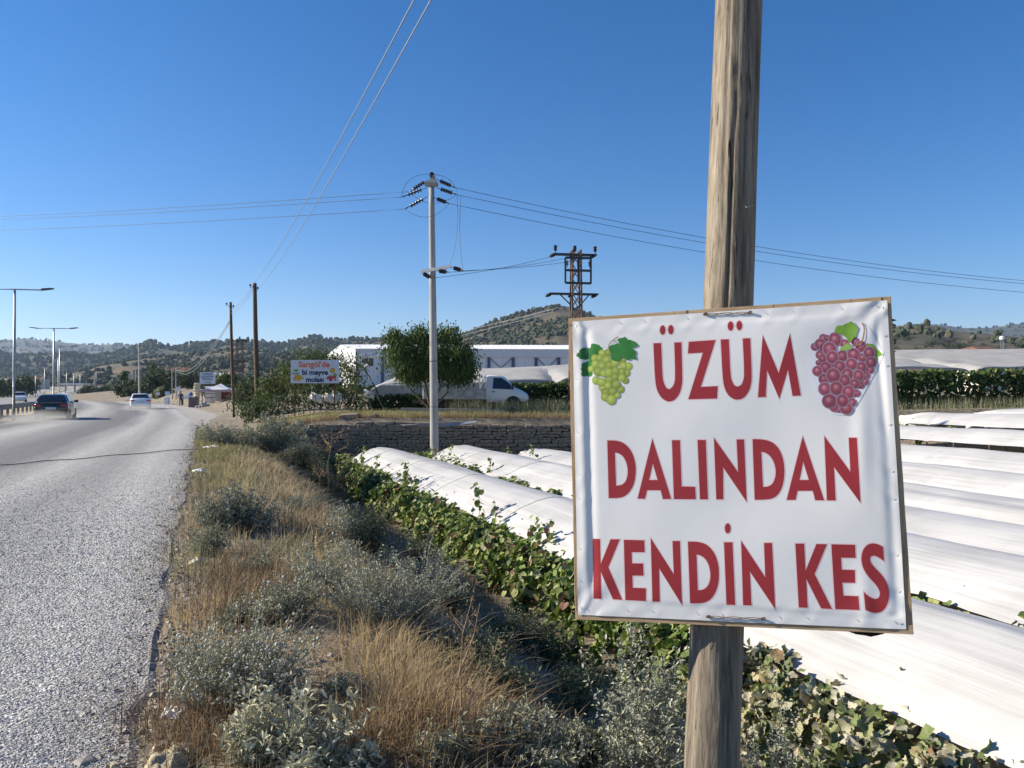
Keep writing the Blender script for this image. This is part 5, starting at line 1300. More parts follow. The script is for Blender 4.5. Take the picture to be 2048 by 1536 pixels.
# ------------------------------------------------------------------ terrace: trees, covers, truck, signs, warehouse
M_leaf_dk = mat('peach_leaf', (.034, .068, .016), (.105, .16, .038), island=True, rough=.5, trans=.3, c3=(.20, .24, .07))
M_leaf_md = mat('orchard_leaf', (.040, .070, .018), (.105, .145, .042), island=True, rough=.6, trans=.25, c3=(.20, .21, .075))
M_leaf_gr = mat('wild_leaf', (.030, .050, .022), (.080, .105, .045), island=True, rough=.7, trans=.2, c3=(.13, .14, .07))
def leaf_tree(name, label, base, trunks, crowns, nclump, per, leaf, lw, lm, cat='tree', seed=0, droop=-.7, rad=.32, group=None):
    """crowns: ellipsoids (x,y,z,rx,ry,rz) relative to the base; trunks: lists of points"""
    r = np.random.default_rng(1500 + seed); base = V(base); t = thing(name, label, cat, tuple(base), 0, group)
    mb = MB()
    for pts, r0 in trunks:
        k = len(pts); mb.tube(pts, [r0 * (1 - .75 * i / (k - 1)) for i in range(k)], 7)
    ctr = []
    w = np.array([c[3] * c[4] * c[5] for c in crowns]) ** .67; w = w / w.sum()
    for c, ww in zip(crowns, w):
        m = max(3, int(nclump * ww)); d = r.normal(0, 1, (m, 3)); d /= np.linalg.norm(d, axis=1)[:, None]
        ctr.append(np.array(c[:3]) + d * np.array(c[3:]) * (r.random(m) ** .38)[:, None])
    ctr = np.vstack(ctr)
    for p in ctr[::7]:
        p0 = V(trunks[r.integers(0, len(trunks))][0][-1]); q = V(p); mb.tube([p0, p0.lerp(q, .5) + V((0, 0, -.06)), q], [.03, .02, .006], 4)
    mb.build('trunk', M_trunk, t)
    n = len(ctr) * per; d = r.normal(0, 1, (n, 3)) * rad * np.array([1, 1, .8]) * np.repeat(r.uniform(.6, 1.25, len(ctr)), per)[:, None]
    pos = np.repeat(ctr, per, 0) + d; pos = pos[pos[:, 2] > .05]; n = len(pos); sz = leaf * r.uniform(.6, 1.25, n)
    v, f = scatter(SL * np.array([lw / .34, 1, 1]), SLF, pos, rot_mats(n, droop, .55, r=r), np.stack([sz, sz, sz], 1))
    o = npmesh('crown', v, f, lm, t); o['kind'] = 'stuff'
    return t
def gpt(px, depth):
    x = (px - CX) / F * depth; return V((x, depth, gz(x, depth)))
# peach tree in front of the truck
b = gpt(862, 38.0)
leaf_tree('peach_tree', 'round dark green peach tree on several stems in front of the pickup', b,
          [([(-.05, 0, -.1), (-.15, 0, .35), (-.9, .1, 1.1), (-1.4, 0, 1.7)], .08), ([(-.05, 0, -.1), (-.1, .1, .5), (-.3, .2, 1.6), (-.5, .1, 2.4)], .09), ([(.05, 0, -.1), (.3, 0, .5), (.8, .1, 1.05), (1.0, 0, 1.9)], .08), ([(.05, .05, -.1), (.15, .1, .6), (.5, .2, 1.5), (.6, 0, 2.4)], .07)],
          [(-1.35, 0, 2.85, 1.0, 1.0, 1.1), (0, 0, 2.65, .95, .95, .9), (1.15, 0, 2.75, .95, 1.0, 1.1), (1.0, .1, 2.1, .8, .8, .5), (-.7, .2, 2.1, .8, .9, .45), (-1.9, 0, 3.75, .4, .45, .45), (-.55, 0, 3.85, .5, .5, .45), (.85, 0, 3.9, .5, .55, .5), (1.75, 0, 2.05, .4, .5, .45)],
          400, 66, .18, .36, M_leaf_dk, seed=1, droop=-1.0, rad=.24)
# orchard trees behind the coloured fruit sign
b = gpt(640, 43.0)
leaf_tree('orchard_tree', 'green orchard tree directly behind the coloured fruit sign', b, [([(0, 0, -.1), (.1, 0, .8), (-.2, .1, 1.8), (-.4, 0, 2.6)], .09), ([(.1, 0, .6), (.6, 0, 1.6), (.9, 0, 2.4)], .06)],
          [(-.5, 0, 2.6, 1.1, 1.0, .9), (.7, 0, 2.5, .9, .9, .9), (-1.4, 0, 1.9, .8, .8, .8), (1.3, 0, 1.5, .7, .7, .9)], 130, 46, .17, .42, M_leaf_md, seed=2, rad=.34)
b = gpt(555, 44.5)
leaf_tree('orchard_tree', 'pale green orchard tree left of the coloured fruit sign', b, [([(0, 0, -.1), (.1, 0, .8), (.3, .1, 1.8), (.5, 0, 2.5)], .08)],
          [(0, 0, 1.8, .9, .9, 1.0), (.7, 0, 2.4, .8, .8, .8), (-.5, 0, 1.1, .7, .7, .6)], 100, 46, .17, .42, M_leaf_md, seed=3, rad=.34)
b = gpt(712, 40.5)
leaf_tree('orchard_tree', 'slim sapling with open crown just right of the coloured fruit sign', b, [([(0, 0, -.1), (.05, 0, .8), (-.1, .1, 1.8), (.1, 0, 2.6)], .06)],
          [(0, 0, 1.9, .55, .6, .9), (.15, 0, 2.6, .35, .4, .5), (-.5, 0, 2.5, .3, .3, .4)], 34, 34, .15, .42, M_leaf_md, seed=4, rad=.26)
b = gpt(497, 47)
leaf_tree('dark_bush_tree', 'dark bushy shrub tree between the two wooden poles', b, [([(0, 0, -.1), (.05, 0, .6), (0, .1, 1.2)], .08)], [(0, 0, 1.2, 1.0, 1.0, .9), (.3, 0, 1.9, .6, .6, .5)], 46, 40, .16, .5, M_leaf_gr, seed=5, rad=.34)
# staked garden plants along the terrace edge below the sign
r_ = random.Random(8)
M_stake = mat('cane_stake', (.42, .34, .22), (.56, .48, .34), scale=14, rough=.9)
plants = [(492, 41, .85), (505, 40, .9), (520, 39.5, 1.2), (543, 40, 1.1), (566, 39.5, 1.3), (590, 40, 1.2), (606, 40.5, 1.5), (628, 39.8, 1.1), (652, 40.2, 1.2), (676, 40, 1.3), (700, 40.3, 1.1), (722, 39.8, .8)]
spot = ['beside the taller wooden pole', 'right of the taller pole', 'left end of the garden row', 'second in the garden row', 'left below the fruit sign', 'under the left post of the fruit sign', 'under the yellow grapes of the sign', 'below the middle of the fruit sign', 'right below the fruit sign', 'by the right post of the fruit sign', 'right of the fruit sign', 'at the right end of the garden row']
for i, (px, d, h) in enumerate(plants):
    b = gpt(px, d); m = [M_leaf_md, M_leaf_gr, M_vleaf][i % 3]
    leaf_tree('garden_plant', 'staked leafy garden plant ' + spot[i], b, [([(0, 0, -.05), (.03, 0, h * .5), (0, .02, h)], .018)], [(0, 0, h * .55, .42, .4, h * .45), (r_.uniform(-.3, .3), 0, h * .9, .25, .25, .25)], 20, 26, .13, .55, m, cat='plant', seed=20 + i, rad=.2)
for i, (px, d, dx, h) in enumerate([(620, 38.8, -.35, .8), (640, 38.9, -.4, .85), (655, 38.7, -.35, .75), (668, 38.8, -.45, .9), (742, 39.5, -.25, .95), (768, 39.8, -.4, .9)]):
    b = gpt(px, d); mb = MB(); mb.tube([(.12, 0, -.06), (dx, .1, h)], .022, 5); o = mb.build('leaning_stake', M_stake, None); o.location = b
    tag(o, 'pale leaning cane stake, number %s from the left under the fruit sign' % ['one', 'two', 'three', 'four', 'five', 'six'][i] if i < 4 else ['pale leaning stake below the rolled net edge', 'pale leaning stake at the corner of the grey net'][i - 4], 'stake')
M_bag = mat('white_sack_cloth', (.60, .58, .52), (.74, .72, .66), scale=6, rough=.9, bump=.5, bscale=30)
for i, (px, d, py) in enumerate([(634, 39.6, 796), (662, 39.4, 797), (676, 39.9, 792), (737, 40.2, 790)]):
    p = at(px, py, d); o = crumple('hanging_net_bag', ['white net bundle hanging left of the sign post', 'white net bundle behind the right sign post', 'white net bundle right of the sign post', 'white net bundle at the corner of the grey net'][i], 'net bundle', p, (.38, .25, .5), M_bag, 40 + i, amp=.6); o.rotation_euler = (1.2, .3, .3 * i)

# grey films over the terrace vines
M_film_grey = film_material('grey_net_film', (.46, .45, .43), (.33, .32, .31), .2, bumpk=.4, rough=.7)
def zf(x): return np.interp(x, [-9, 3, 22, 50], [1.98, 2.55, 3.12, 3.3])
def zb(x): return np.interp(x, [-9, 3, 22, 50], [3.45, 3.75, 4.95, 5.3])
def net(x0, x1, label, seed, y0=43.6, y1=62, val=.62):
    nx_, nv = int((x1 - x0) / .25), 44
    X, K = np.meshgrid(np.linspace(x0, x1, nx_), np.linspace(0, 1, nv), indexing='ij')
    hem = K < .12; kk = np.clip((K - .12) / .88, 0, 1)
    Y = y0 + (y1 - y0) * kk - .12 * hem
    Z = zf(X) + (zb(X) - zf(X)) * kk ** .9 - np.where(hem, (1 - K / .12) * val * (1 - .55 * sstep(X, 2, 14)), 0)
    Z = Z + .16 * (fbm(X * .12 + seed, kk * 7, 4) - .47) + .10 * np.sin(kk * 26 + .2 * X) * sstep(kk, .03, .2) + .25 * (fbm(X * .35 + seed, 5.0, 3) - .47) * (1 - kk)
    Z = Z - .30 * np.exp(-((X - x0) / .4) ** 2) * (1 - kk) - .3 * np.exp(-((X - x1) / .4) ** 2) * (1 - kk)
    c = V((x0, y0, float(zf(x0)))); v = np.stack([X, Y, Z], -1) - np.array(c); ix = np.arange(nx_ * nv).reshape(nx_, nv)
    o = npmesh('vineyard_net', v.reshape(-1, 3), np.stack([ix[:-1, :-1], ix[1:, :-1], ix[1:, 1:], ix[:-1, 1:]], -1).reshape(-1, 4), M_film_grey, smooth=True, attrs={'film': np.stack([Y * .5, X * 1.0], -1).reshape(-1, 2)})
    o.location = c; tag(o, label, 'vineyard net', 'grey nets over the terrace vines')
net(-8.2, 2.6, 'grey net sheet sloping up behind the pickup truck', 1)
net(2.5, 17.0, 'grey net sheet partly hidden behind the white banner', 4, val=.4)
net(16.8, 26.5, 'grey net sheet just right of the white banner', 7, val=.35)
net(26.4, 46, 'grey net sheet at the right edge above the hedge of vines', 9, val=.35)
mb = MB(); b = gpt(747, 43.2); o_ = at(728, 736, 44.5)
mb.tube([V((b.x + .6, 43.2, b.z - .1)) - b, at(752, 778, 43.4) - b, o_ - b], [.05, .05, .045], 8); o = mb.build('net_post', M_trunk, None); o.location = b; tag(o, 'dark slanting post at the corner of the grey net', 'post')
crumple('rolled_net', 'bunched pale net tied round the top of the slanting post', 'net bundle', o_, (.28, .22, .4), M_bag, 61, amp=.8)
def hedge(label, x0, x1, n, seed, y=43.2, zt=lambda x: zf(x) - .25, name='terrace_vines'):
    r = np.random.default_rng(seed); base = V(((x0 + x1) / 2, y, gz((x0 + x1) / 2, y))); t = thing(name, label, 'vine', tuple(base), 0, 'vines under the terrace nets')
    x = r.uniform(x0, x1, n); g0 = ground(x, np.full(n, y)); top = zt(x) + .2 * (fbm(x * .9 + seed, 2.0, 3) - .4); k = r.random(n) ** .85
    pos = np.stack([x, y + r.normal(0, .22, n) + .3 * (1 - k), g0 + (top - g0) * k], 1) - np.array(base); sz = .17 * r.uniform(.6, 1.3, n)
    v, f = scatter(VL, VLF, pos, rot_mats(n, -.8, .55, az=r.normal(np.pi, 1.2, n), r=r), sz); o = npmesh('foliage', v, f, M_vleaf, t); o['kind'] = 'stuff'
    mb = MB(base)
    for q in np.arange(x0 + .4, x1, 1.6):
        p = V((q, y + .1, gz(q, y) - .1)); mb.tube([p, p + V((.04, 0, .9)), p + V((0, 0, float(zt(q)) - p.z))], [.04, .035, .02], 5)
    o = mb.build('trunks', M_cane, t); o['kind'] = 'stuff'
hedge('dark vines under the net behind the pickup bonnet', -.8, 3.4, 2600, 3)
hedge('dark vines under the net left of the pickup', -8.2, -1.0, 2600, 5, zt=lambda x: zf(x) - .55)
hedge('tall dark vine hedge right of the white banner', 14, 45, 12000, 4, y=36.3, zt=lambda x: zf(x) - .33)
grass('reed_grass', 'tall pale reed grass at the foot of the vine hedge', np.stack([rng.uniform(12, 34, 150), rng.uniform(33.7, 35.8, 150), np.zeros(150)], 1), 24, .3, .55, .0030, .45, M_greyg)
pts = np.stack([rng.uniform(-3.5, 2.8, 90), rng.uniform(37.5, 40.6, 90), np.zeros(90)], 1)
grass('reed_weeds', 'tall green weeds standing before the pickup truck', pts, 20, .2, .75, .0028, .28, M_greyg)

# plank, tarp strip and stones along the wall top
M_oldwood = mat('grey_board', (.20, .185, .16), (.33, .31, .27), scale=6, rough=.9, stretch=(1, 12, 12))
mb = MB(); p0, p1 = at(803, 819, 36.4), at(1008, 822, 36.6); mb.bar(V((0, 0, 0)), p1 - p0, .22, .16); o = mb.build('timber_beam', M_oldwood, None, bevel=.01); o.location = p0; tag(o, 'long grey timber beam lying on the terrace edge before the pickup', 'beam')
n = 40; tv, tf = [], []
for i in range(n):
    f = i / (n - 1); p = at(806 + 150 * f, 850 - 7 * f ** 2 - 1.5 * math.sin(f * 3), WALL_Y - .45); hgt = .05 + .13 * math.sin(math.pi * f) ** .7
    for k in range(4): tv.append((p.x, p.y - .05 * math.sin(k * 1.2 + f * 5) - .03, p.z - hgt * (k / 3 - .2)))
ix = np.arange(n * 4).reshape(n, 4); o = npmesh('tarp_strip', tv, np.stack([ix[:-1, :-1], ix[:-1, 1:], ix[1:, 1:], ix[1:, :-1]], -1).reshape(-1, 4), mat('pale_tarp', (.22, .23, .24), (.30, .31, .32), scale=5, rough=.7), smooth=True)
o.modifiers.new('thickness', 'SOLIDIFY').thickness = .004; tag(o, 'pale tarpaulin strip hanging along the upper stone wall', 'tarpaulin')
for i, (px, py, s) in enumerate([(698, 828, .55), (600, 834, .4), (575, 836, .3), (745, 833, .3)]):
    p = at(px, py, WALL_Y + .35); o = bpy.data.objects.new('boulder', stone_meshes[i * 3]); link(o); o.location = (p.x, p.y, gz(p.x, p.y) + s * .12); o.scale = (s * 1.6, s, s * .5); o.rotation_euler = (.1, .1 * i, i)
    tag(o, ['large flat stone on the terrace edge right of the fruit sign post', 'flat stone on the wall corner', 'small stone at the left end of the wall top', 'small stone beside the large flat one'][i], 'stone')

# ------------------------------------------------------------------ pickup truck
M_white_paint = mat('white_car_paint', (.72, .73, .74), rough=.3, spec=.5, coat=.6)
M_mottled_white = mat('mottled_white_steel', (.34, .34, .33), (.56, .56, .55), scale=3, rough=.7)  # mottled grey-white bed sides, toned down to stand out from the net behind
M_dkglass = mat('dark_car_glass', (.012, .016, .02), rough=.06, spec=.7)
M_black_plastic = mat('black_plastic', (.02, .02, .022), rough=.6)
M_tyre = mat('tyre_rubber', (.018, .018, .018), rough=.9)
M_rim = mat('wheel_rim', (.42, .42, .43), rough=.35, metal=.7)
M_redlens = mat('red_lens', (.45, .015, .012), rough=.2, spec=.6)
M_chassis = mat('dusty_chassis', (.05, .045, .04), (.10, .09, .08), scale=10, rough=.9)
def wheel(parent, x, y, r, w, side):
    mb = MB(); mb.lathe([(r * .62, -w / 2), (r * .92, -w / 2), (r, -w * .3), (r, w * .3), (r * .92, w / 2), (r * .62, w / 2)], (x, y, r), (0, 1, 0), 22); tw = mb.build('wheel', M_tyre, parent, smooth=True)
    mb = MB(); s = side; mb.lathe([(r * .62, s * (w / 2 - .015)), (r * .56, s * (w / 2 - .05)), (r * .2, s * (w / 2 - .03)), (r * .12, s * (w / 2 - .01))], (x, y, r), (0, 1, 0), 18); mb.build('rim', M_rim, tw, smooth=True)
tb = gpt(848, 41.6); truck = thing('pickup_truck', 'white single-cab pickup with a flat drop-side bed parked on the terrace', 'pickup', tuple(tb), math.radians(2))
mb = MB(); mb.box((1.78, 0, .62), (3.4, 1.9, .08)); mb.box((1.7, .55, .5), (4.6, .12, .14)); mb.box((1.7, -.55, .5), (4.6, .12, .14)); mb.build('bed_floor', M_chassis, truck)
for y, s in ((-1.0, 'near'), (1.0, 'far')):
    mb = MB(); mb.box((1.72, y, .955), (3.36, .035, .56)); 
    for k in range(3): mb.box((1.72, y + (-.022 if y < 0 else .022), .78 + .17 * k), (3.30, .02, .05))
    for k in range(4): mb.box((.08 + k * 1.1, y + (-.03 if y < 0 else .03), .95), (.06, .03, .6))
    mb.build('bed_side', M_mottled_white, truck, bevel=.006)
mb = MB(); mb.box((.02, 0, .955), (.035, 1.96, .56)); mb.build('tailgate', M_white_paint, truck, bevel=.006)
mb = MB()
for y in (-.9, .9): mb.box((3.36, y, 1.5), (.05, .05, .78))
for z in (1.24, 1.86): mb.box((3.36, 0, z), (.05, 1.85, .05))
for y in (-.3, .3): mb.box((3.36, y, 1.55), (.03, .03, .6))
for y in (-.9, .9): mb.bar((3.36, y, 1.86), (3.05, y, 1.26), .04); mb.bar((3.36, y, 1.86), (3.05, y, 1.84), .04); mb.bar((3.05, y, 1.84), (3.05, y, 1.24), .04)
mb.build('headboard_frame', M_white_paint, truck)
def cab_section(x, zs):
    """half widths by height -> closed loop"""
    pts = [V((x, -w, z)) for w, z in zs] + [V((x, w, z)) for w, z in reversed(zs)]; return pts
mb = MB()
mb.loft([cab_section(x, z) for x, z in [
    (3.42, [(.90, .50), (.97, .62), (.98, 1.15), (.90, 1.60), (.84, 1.86), (.70, 1.93)]),
    (3.60, [(.90, .48), (.98, .60), (.99, 1.15), (.91, 1.62), (.85, 1.90), (.70, 1.97)]),
    (4.20, [(.90, .48), (.98, .60), (.99, 1.15), (.91, 1.62), (.85, 1.88), (.70, 1.94)]),
    (4.45, [(.90, .48), (.98, .60), (.99, 1.15), (.92, 1.55), (.86, 1.76), (.70, 1.82)]),
    (4.95, [(.90, .50), (.98, .62), (.98, 1.10), (.93, 1.20), (.90, 1.25), (.72, 1.29)]),
    (5.40, [(.88, .50), (.96, .62), (.95, .92), (.92, 1.00), (.86, 1.06), (.70, 1.10)]),
    (5.62, [(.80, .48), (.90, .60), (.90, .80), (.86, .88), (.80, .92), (.66, .95)]),
    (5.70, [(.66, .52), (.78, .60), (.78, .76), (.74, .80), (.70, .83), (.6, .85)])]])
mb.build('cab', M_white_paint, truck, smooth=True)
for s in (-1, 1):
    mb = MB(); mb.prism([(3.74, 1.22), (3.80, 1.80), (4.22, 1.80), (4.50, 1.62), (4.93, 1.26), (4.80, 1.18)], .012, Matrix.Rotation(s * -.16, 3, 'X') if False else None, (0, s * .945, 0)); 
    # lean the pane with the cab side
    for i, p in enumerate(mb.v): p.y = s * (.998 - max(0, p.z - 1.15) * .185) + (.004 * s if i < 6 else -.004 * s)
    mb.build('side_window', M_dkglass, truck)
    mb = MB(); mb.prism([(3.70, .62), (3.70, 1.16), (4.72, 1.14), (4.62, .95), (4.40, .62)], .012, None, (0, s * .988, 0)); d = mb.build('door', M_white_paint, truck, bevel=.004)
    mb = MB(); mb.box((3.80, s * 1.0, 1.06), (.12, .03, .05)); mb.build('handle', M_black_plastic, d)
    mb = MB(); mb.box((4.80, s * 1.12, 1.32), (.10, .20, .28)); mb.build('mirror', M_black_plastic, truck, bevel=.02)
    mb = MB(); mb.prism([(5.36, .80), (5.42, 1.0), (5.58, .92), (5.64, .80)], .02, None, (0, s * .905, 0)); mb.build('headlight', mat('clear_lens', (.7, .72, .74), rough=.15), truck)
    wheel(truck, 4.86, s * .86, .335, .22, s); wheel(truck, .95, s * .86, .335, .22, s)
    mb = MB(); mb.lathe([(.43, 0), (.43, .02)], (4.86, s * .975, .40), (0, s, 0), 20); mb.build('wheel_arch', M_black_plastic, truck)
mb = MB(); mb.box((5.62, 0, .50), (.22, 1.78, .28)); mb.build('front_bumper', M_black_plastic, truck, bevel=.04)
mb = MB(); mb.box((-.03, -.7, .52), (.08, .34, .18)); mb.build('tail_lamp', M_redlens, truck); mb = MB(); mb.box((-.03, .7, .52), (.08, .34, .18)); mb.build('tail_lamp', M_redlens, truck)

# ------------------------------------------------------------------ cars on the road
def heading(t): return math.atan2(RD[1], RD[0]) + 2 * .001 * max(0, t - 35) * 1.0
def car(name, label, Lp, t, L, W, H, paint, suv, yaw=None, z=None):
    Lc = Lp + float(road_c(t)); p = LT(Lc, t); zz = float(zroad(p.y)) + .032
    c = thing(name, label, 'car', (p.x, p.y, zz if z is None else z), heading(t) if yaw is None else yaw)
    hw = W / 2; zb_ = .98 if suv else .93; gl = .30
    def sec(x, w, z0, z1, k=.97): return [V((x, -w * .92, z0)), V((x, -w, z0 + .12)), V((x, -w, z0 + .3)), V((x, -w * k, z1 - .06)), V((x, -w * k * .93, z1)), V((x, w * k * .93, z1)), V((x, w * k, z1 - .06)), V((x, w, z0 + .3)), V((x, w, z0 + .12)), V((x, w * .92, z0))]
    st = [(0, .80, .34, zb_ - .10), (.06, .90, .30, zb_ - .03), (.25, .97, .22, zb_ + .02), (.8, 1.0, .20, zb_ + .03), (L * .5, 1.0, .19, zb_), (L * .74, 1.0, .2, zb_ - .02), (L * .9, .96, .24, zb_ - .16), (L * .975, .88, .3, zb_ - .26), (L, .74, .36, zb_ - .34)]
    mb = MB(); mb.loft([sec(x, hw * w, z0, z1) for x, w, z0, z1 in st]); mb.build('body', paint, c, smooth=True)
    # cabin: rear glass foot, roof start, roof end, windscreen foot
    xr0, xr1, xf1, xf0 = ((.12, .85, L * .56, L * .74) if suv else (.62, 1.42, L * .56, L * .73))
    def csec(x, w, z): return [V((x, -hw * .93, zb_ - .02)), V((x, -hw * .92 * w, zb_ + .02 + (z - zb_) * .15)), V((x, -hw * w * .76, z - .06)), V((x, -hw * w * .58, z)), V((x, hw * w * .58, z)), V((x, hw * w * .76, z - .06)), V((x, hw * .92 * w, zb_ + .02 + (z - zb_) * .15)), V((x, hw * .93, zb_ - .02))]
    cs = [(xr0, 1, zb_ + .06), (xr0 + (xr1 - xr0) * .55, .98, zb_ + (H - zb_) * .62), (xr1, .97, H - .03), ((xr1 + xf1) / 2, .98, H), (xf1, .97, H - .03), (xf0, 1, zb_ + .04)]
    mb = MB(); mb.loft([csec(x, w, z) for x, w, z in cs]); mb.build('cabin', paint, c, smooth=True)
    # glass
    def quad(ps, nm, off):
        mb = MB(); q = [V(p) for p in ps]; nrm = (q[1] - q[0]).cross(q[2] - q[0]).normalized(); 
        if nrm.dot(V(off)) < 0: nrm = -nrm
        mb.add([p + nrm * .016 for p in q] + [p - nrm * .01 for p in q], [list(range(len(q))), list(range(len(q), 2 * len(q)))[::-1]] + [[k, (k + 1) % len(q), len(q) + (k + 1) % len(q), len(q) + k] for k in range(len(q))]); return mb.build(nm, M_dkglass, c)
    zt = H - .09
    xw = xr0 + (xr1 - xr0) * .12
    quad([(xw, -hw * .80, zb_ + .11), (xw, hw * .80, zb_ + .11), (xr0 + (xr1 - xr0) * .80, hw * .64, zt), (xr0 + (xr1 - xr0) * .80, -hw * .64, zt)], 'rear_window', (-1, 0, .3))
    quad([(xf0 - .06, -hw * .82, zb_ + .10), (xf0 - .06, hw * .82, zb_ + .10), (xf1 + .10, hw * .66, zt), (xf1 + .10, -hw * .66, zt)], 'windscreen', (1, 0, .3))
    for s in (-1, 1):
        quad([(xr1 - .15, s * hw * .925, zb_ + .09), (xf0 - .35, s * hw * .925, zb_ + .09), (xf1 - .02, s * hw * .765, H - .10), (xr1 + .15, s * hw * .765, H - .10)], 'side_window', (0, s, .3))
        mb = MB(); mb.box((.07, s * hw * .72, zb_ - .13), (.16, hw * .36, .13)); mb.box((.16, s * hw * .93, zb_ - .12), (.2, .06, .12)); mb.build('tail_lamp', M_redlens, c, bevel=.02)
        mb = MB(); mb.box((L * .66, s * (hw + .09), zb_ + .10), (.14, .22, .15)); mb.build('mirror', paint if not suv else M_black_plastic, c, bevel=.03)
        wheel(c, .85, s * (hw - .11), .33, .22, s); wheel(c, L - .88, s * (hw - .11), .33, .22, s)
    mb = MB(); mb.box((.01, 0, zb_ - .26 if not suv else zb_ - .30), (.03, .52, .12)); mb.build('number_plate', mat('plate_white', (.62, .63, .64), rough=.5), c)
    mb = MB(); mb.box((.05, 0, .40), (.16, W * .86, .20)); mb.build('rear_bumper', M_black_plastic if suv else paint, c, bevel=.04)
    return c
M_black_paint = mat('black_car_paint', (.010, .012, .016), rough=.25, spec=.5, coat=.8)
car('black_suv', 'dusty black hatchback driving away in the left lane by the guard rail', -8.15, 51.5, 4.4, 1.84, 1.52, M_black_paint, True)
car('white_sedan', 'white saloon car driving away in the right lane', -3.7, 79, 4.65, 1.82, 1.47, M_white_paint, False)
p = at(41, 799, 118); car('white_hatchback', 'small white car on the opposite carriageway beyond the guard rail', 0, 0, 4.2, 1.8, 1.55, M_white_paint, True, yaw=heading(110) + math.pi, z=0)
c = bpy.data.objects['white_hatchback']; c.location = (p.x, p.y, float(zroad(p.y)) + .07)

# ------------------------------------------------------------------ painted signs with lettering
def text_part(s, size, m, parent, loc, name='lettering', bold=.0, ax='CENTER', sx=1.0, shear=0):
    cu = bpy.data.curves.new(name, 'FONT'); cu.body = s; cu.size = size; cu.align_x = ax; cu.align_y = 'CENTER'; cu.offset = bold * size; cu.extrude = .004; cu.resolution_u = 3
    o = bpy.data.objects.new(name, cu); COL.objects.link(o); bpy.context.view_layer.update()
    me = bpy.data.meshes.new_from_object(o.evaluated_get(bpy.context.evaluated_depsgraph_get())); bpy.data.objects.remove(o)
    me.materials.clear(); me.materials.append(m); o = bpy.data.objects.new(name, me); link(o, parent); o.location = loc; o.rotation_euler = (math.pi / 2, 0, 0); o.scale = (sx, 1, 1); return o
M_signblue = mat('pale_sign_board', (.50, .56, .64), (.55, .60, .68), scale=2, rough=.5)
M_orange = mat('orange_print', (.62, .15, .06), rough=.5); M_navy = mat('navy_print', (.012, .016, .09), rough=.5)
def blobs(parent, name, pts, m):
    mb = MB()
    for x, z, r in pts: mb.lathe([(r, 0), (r * .96, .006), (r * .5, .012)], (x, 0, z), (0, -1, 0), 10)
    o = mb.build(name, m, parent); return o
W_, H_ = 96.5, 46.5
d = 39.0; c0 = at(630, 766.5, d); g0 = gz(c0.x, d)
fs = thing('fruit_sign', 'pale rectangular road sign about a fruit stop, with orange and navy words', 'sign', (c0.x, d, g0))
zb0 = c0.z - g0; w, h = W_ / F * d, H_ / F * d
mb = MB(); mb.box((0, 0, zb0 + h / 2), (w, .04, h)); mb.build('panel', M_signblue, fs, bevel=.004)
mb = MB()
for x in (-w / 2 * .84, w / 2 * .80): mb.box((x, .05, (zb0 + h) / 2 - .05), (.06, .05, zb0 + h - .1))
for q in ():
    pass
half = mb.v[:8]
for i, x in enumerate((-w / 2 * .84, w / 2 * .80)):
    m2 = MB(); m2.box((x, .05, (zb0 + h * .9) / 2 - .1), (.06, .05, zb0 + h * .9 + .2)); m2.build('post', M_rust, fs)
y = -.024
text_part("Sarıgöl'de", .42 * h / 1.19, M_orange, fs, (-.02 * w, y, zb0 + h * .80), bold=.03, sx=.98)
text_part("bi meyve", .37 * h / 1.19, M_navy, fs, (.0, y, zb0 + h * .46), bold=.035, sx=1.0)
text_part("molası", .36 * h / 1.19, M_navy, fs, (.0, y, zb0 + h * .15), bold=.035, sx=1.0)
def local(px, py): return ((px - 630) / F * d, zb0 + (766.5 - py) / F * d)
rr = random.Random(3)
M_yel = mat('printed_yellow_fruit', (.45, .24, .03), (.55, .38, .05), scale=30, rough=.6); M_prd = mat('printed_red_fruit', (.35, .03, .06), (.45, .08, .10), scale=30, rough=.6); M_pgr = mat('printed_green', (.12, .28, .05), (.22, .40, .08), scale=20, rough=.6)
def disc_print(name, cx, cy, rx, ry, n, m):
    mb = MB(); 
    for k in range(n):
        a = rr.uniform(0, 6.28); q = math.sqrt(rr.random()); x, z = local(cx + rx * q * math.cos(a), cy + ry * q * math.sin(a)); r0 = .06
        mb.lathe([(r0, 0), (r0 * .8, .004)], (x, y - .001 * k / n, z), (0, -1, 0), 9)
    mb.build(name, m, fs)
disc_print('printed_grapes', 597, 756, 9, 6, 22, M_yel); disc_print('printed_grapes', 664, 757, 9, 5, 22, M_prd)
mb = MB(); x, z = local(591.5, 741); mb.prism([(x - .14, z - .05), (x - .05, z + .07), (x + .15, z + .06), (x + .1, z - .08)], .008, None, (0, y, 0)); mb.build('printed_leaf', M_pgr, fs)
mb = MB(); x, z = local(591, 747.5); mb.prism([(x - .2, z - .02), (x + .2, z + .0), (x + .2, z + .035), (x - .2, z + .015)], .008, None, (0, y, 0)); mb.build('printed_stalk', M_navy, fs)
mb = MB(); x, z = local(665, 741); mb.lathe([(.14, 0), (.12, .006)], (x, y + .003, z), (0, -1, 0), 16); mb.build('printed_fruit', M_yel, fs)
mb = MB(); x, z = local(669, 750); mb.prism([(x - .1, z - .05), (x, z + .11), (x + .13, z + .02), (x + .1, z - .08)], .008, None, (0, y, 0)); mb.build('printed_leaf', M_pgr, fs)

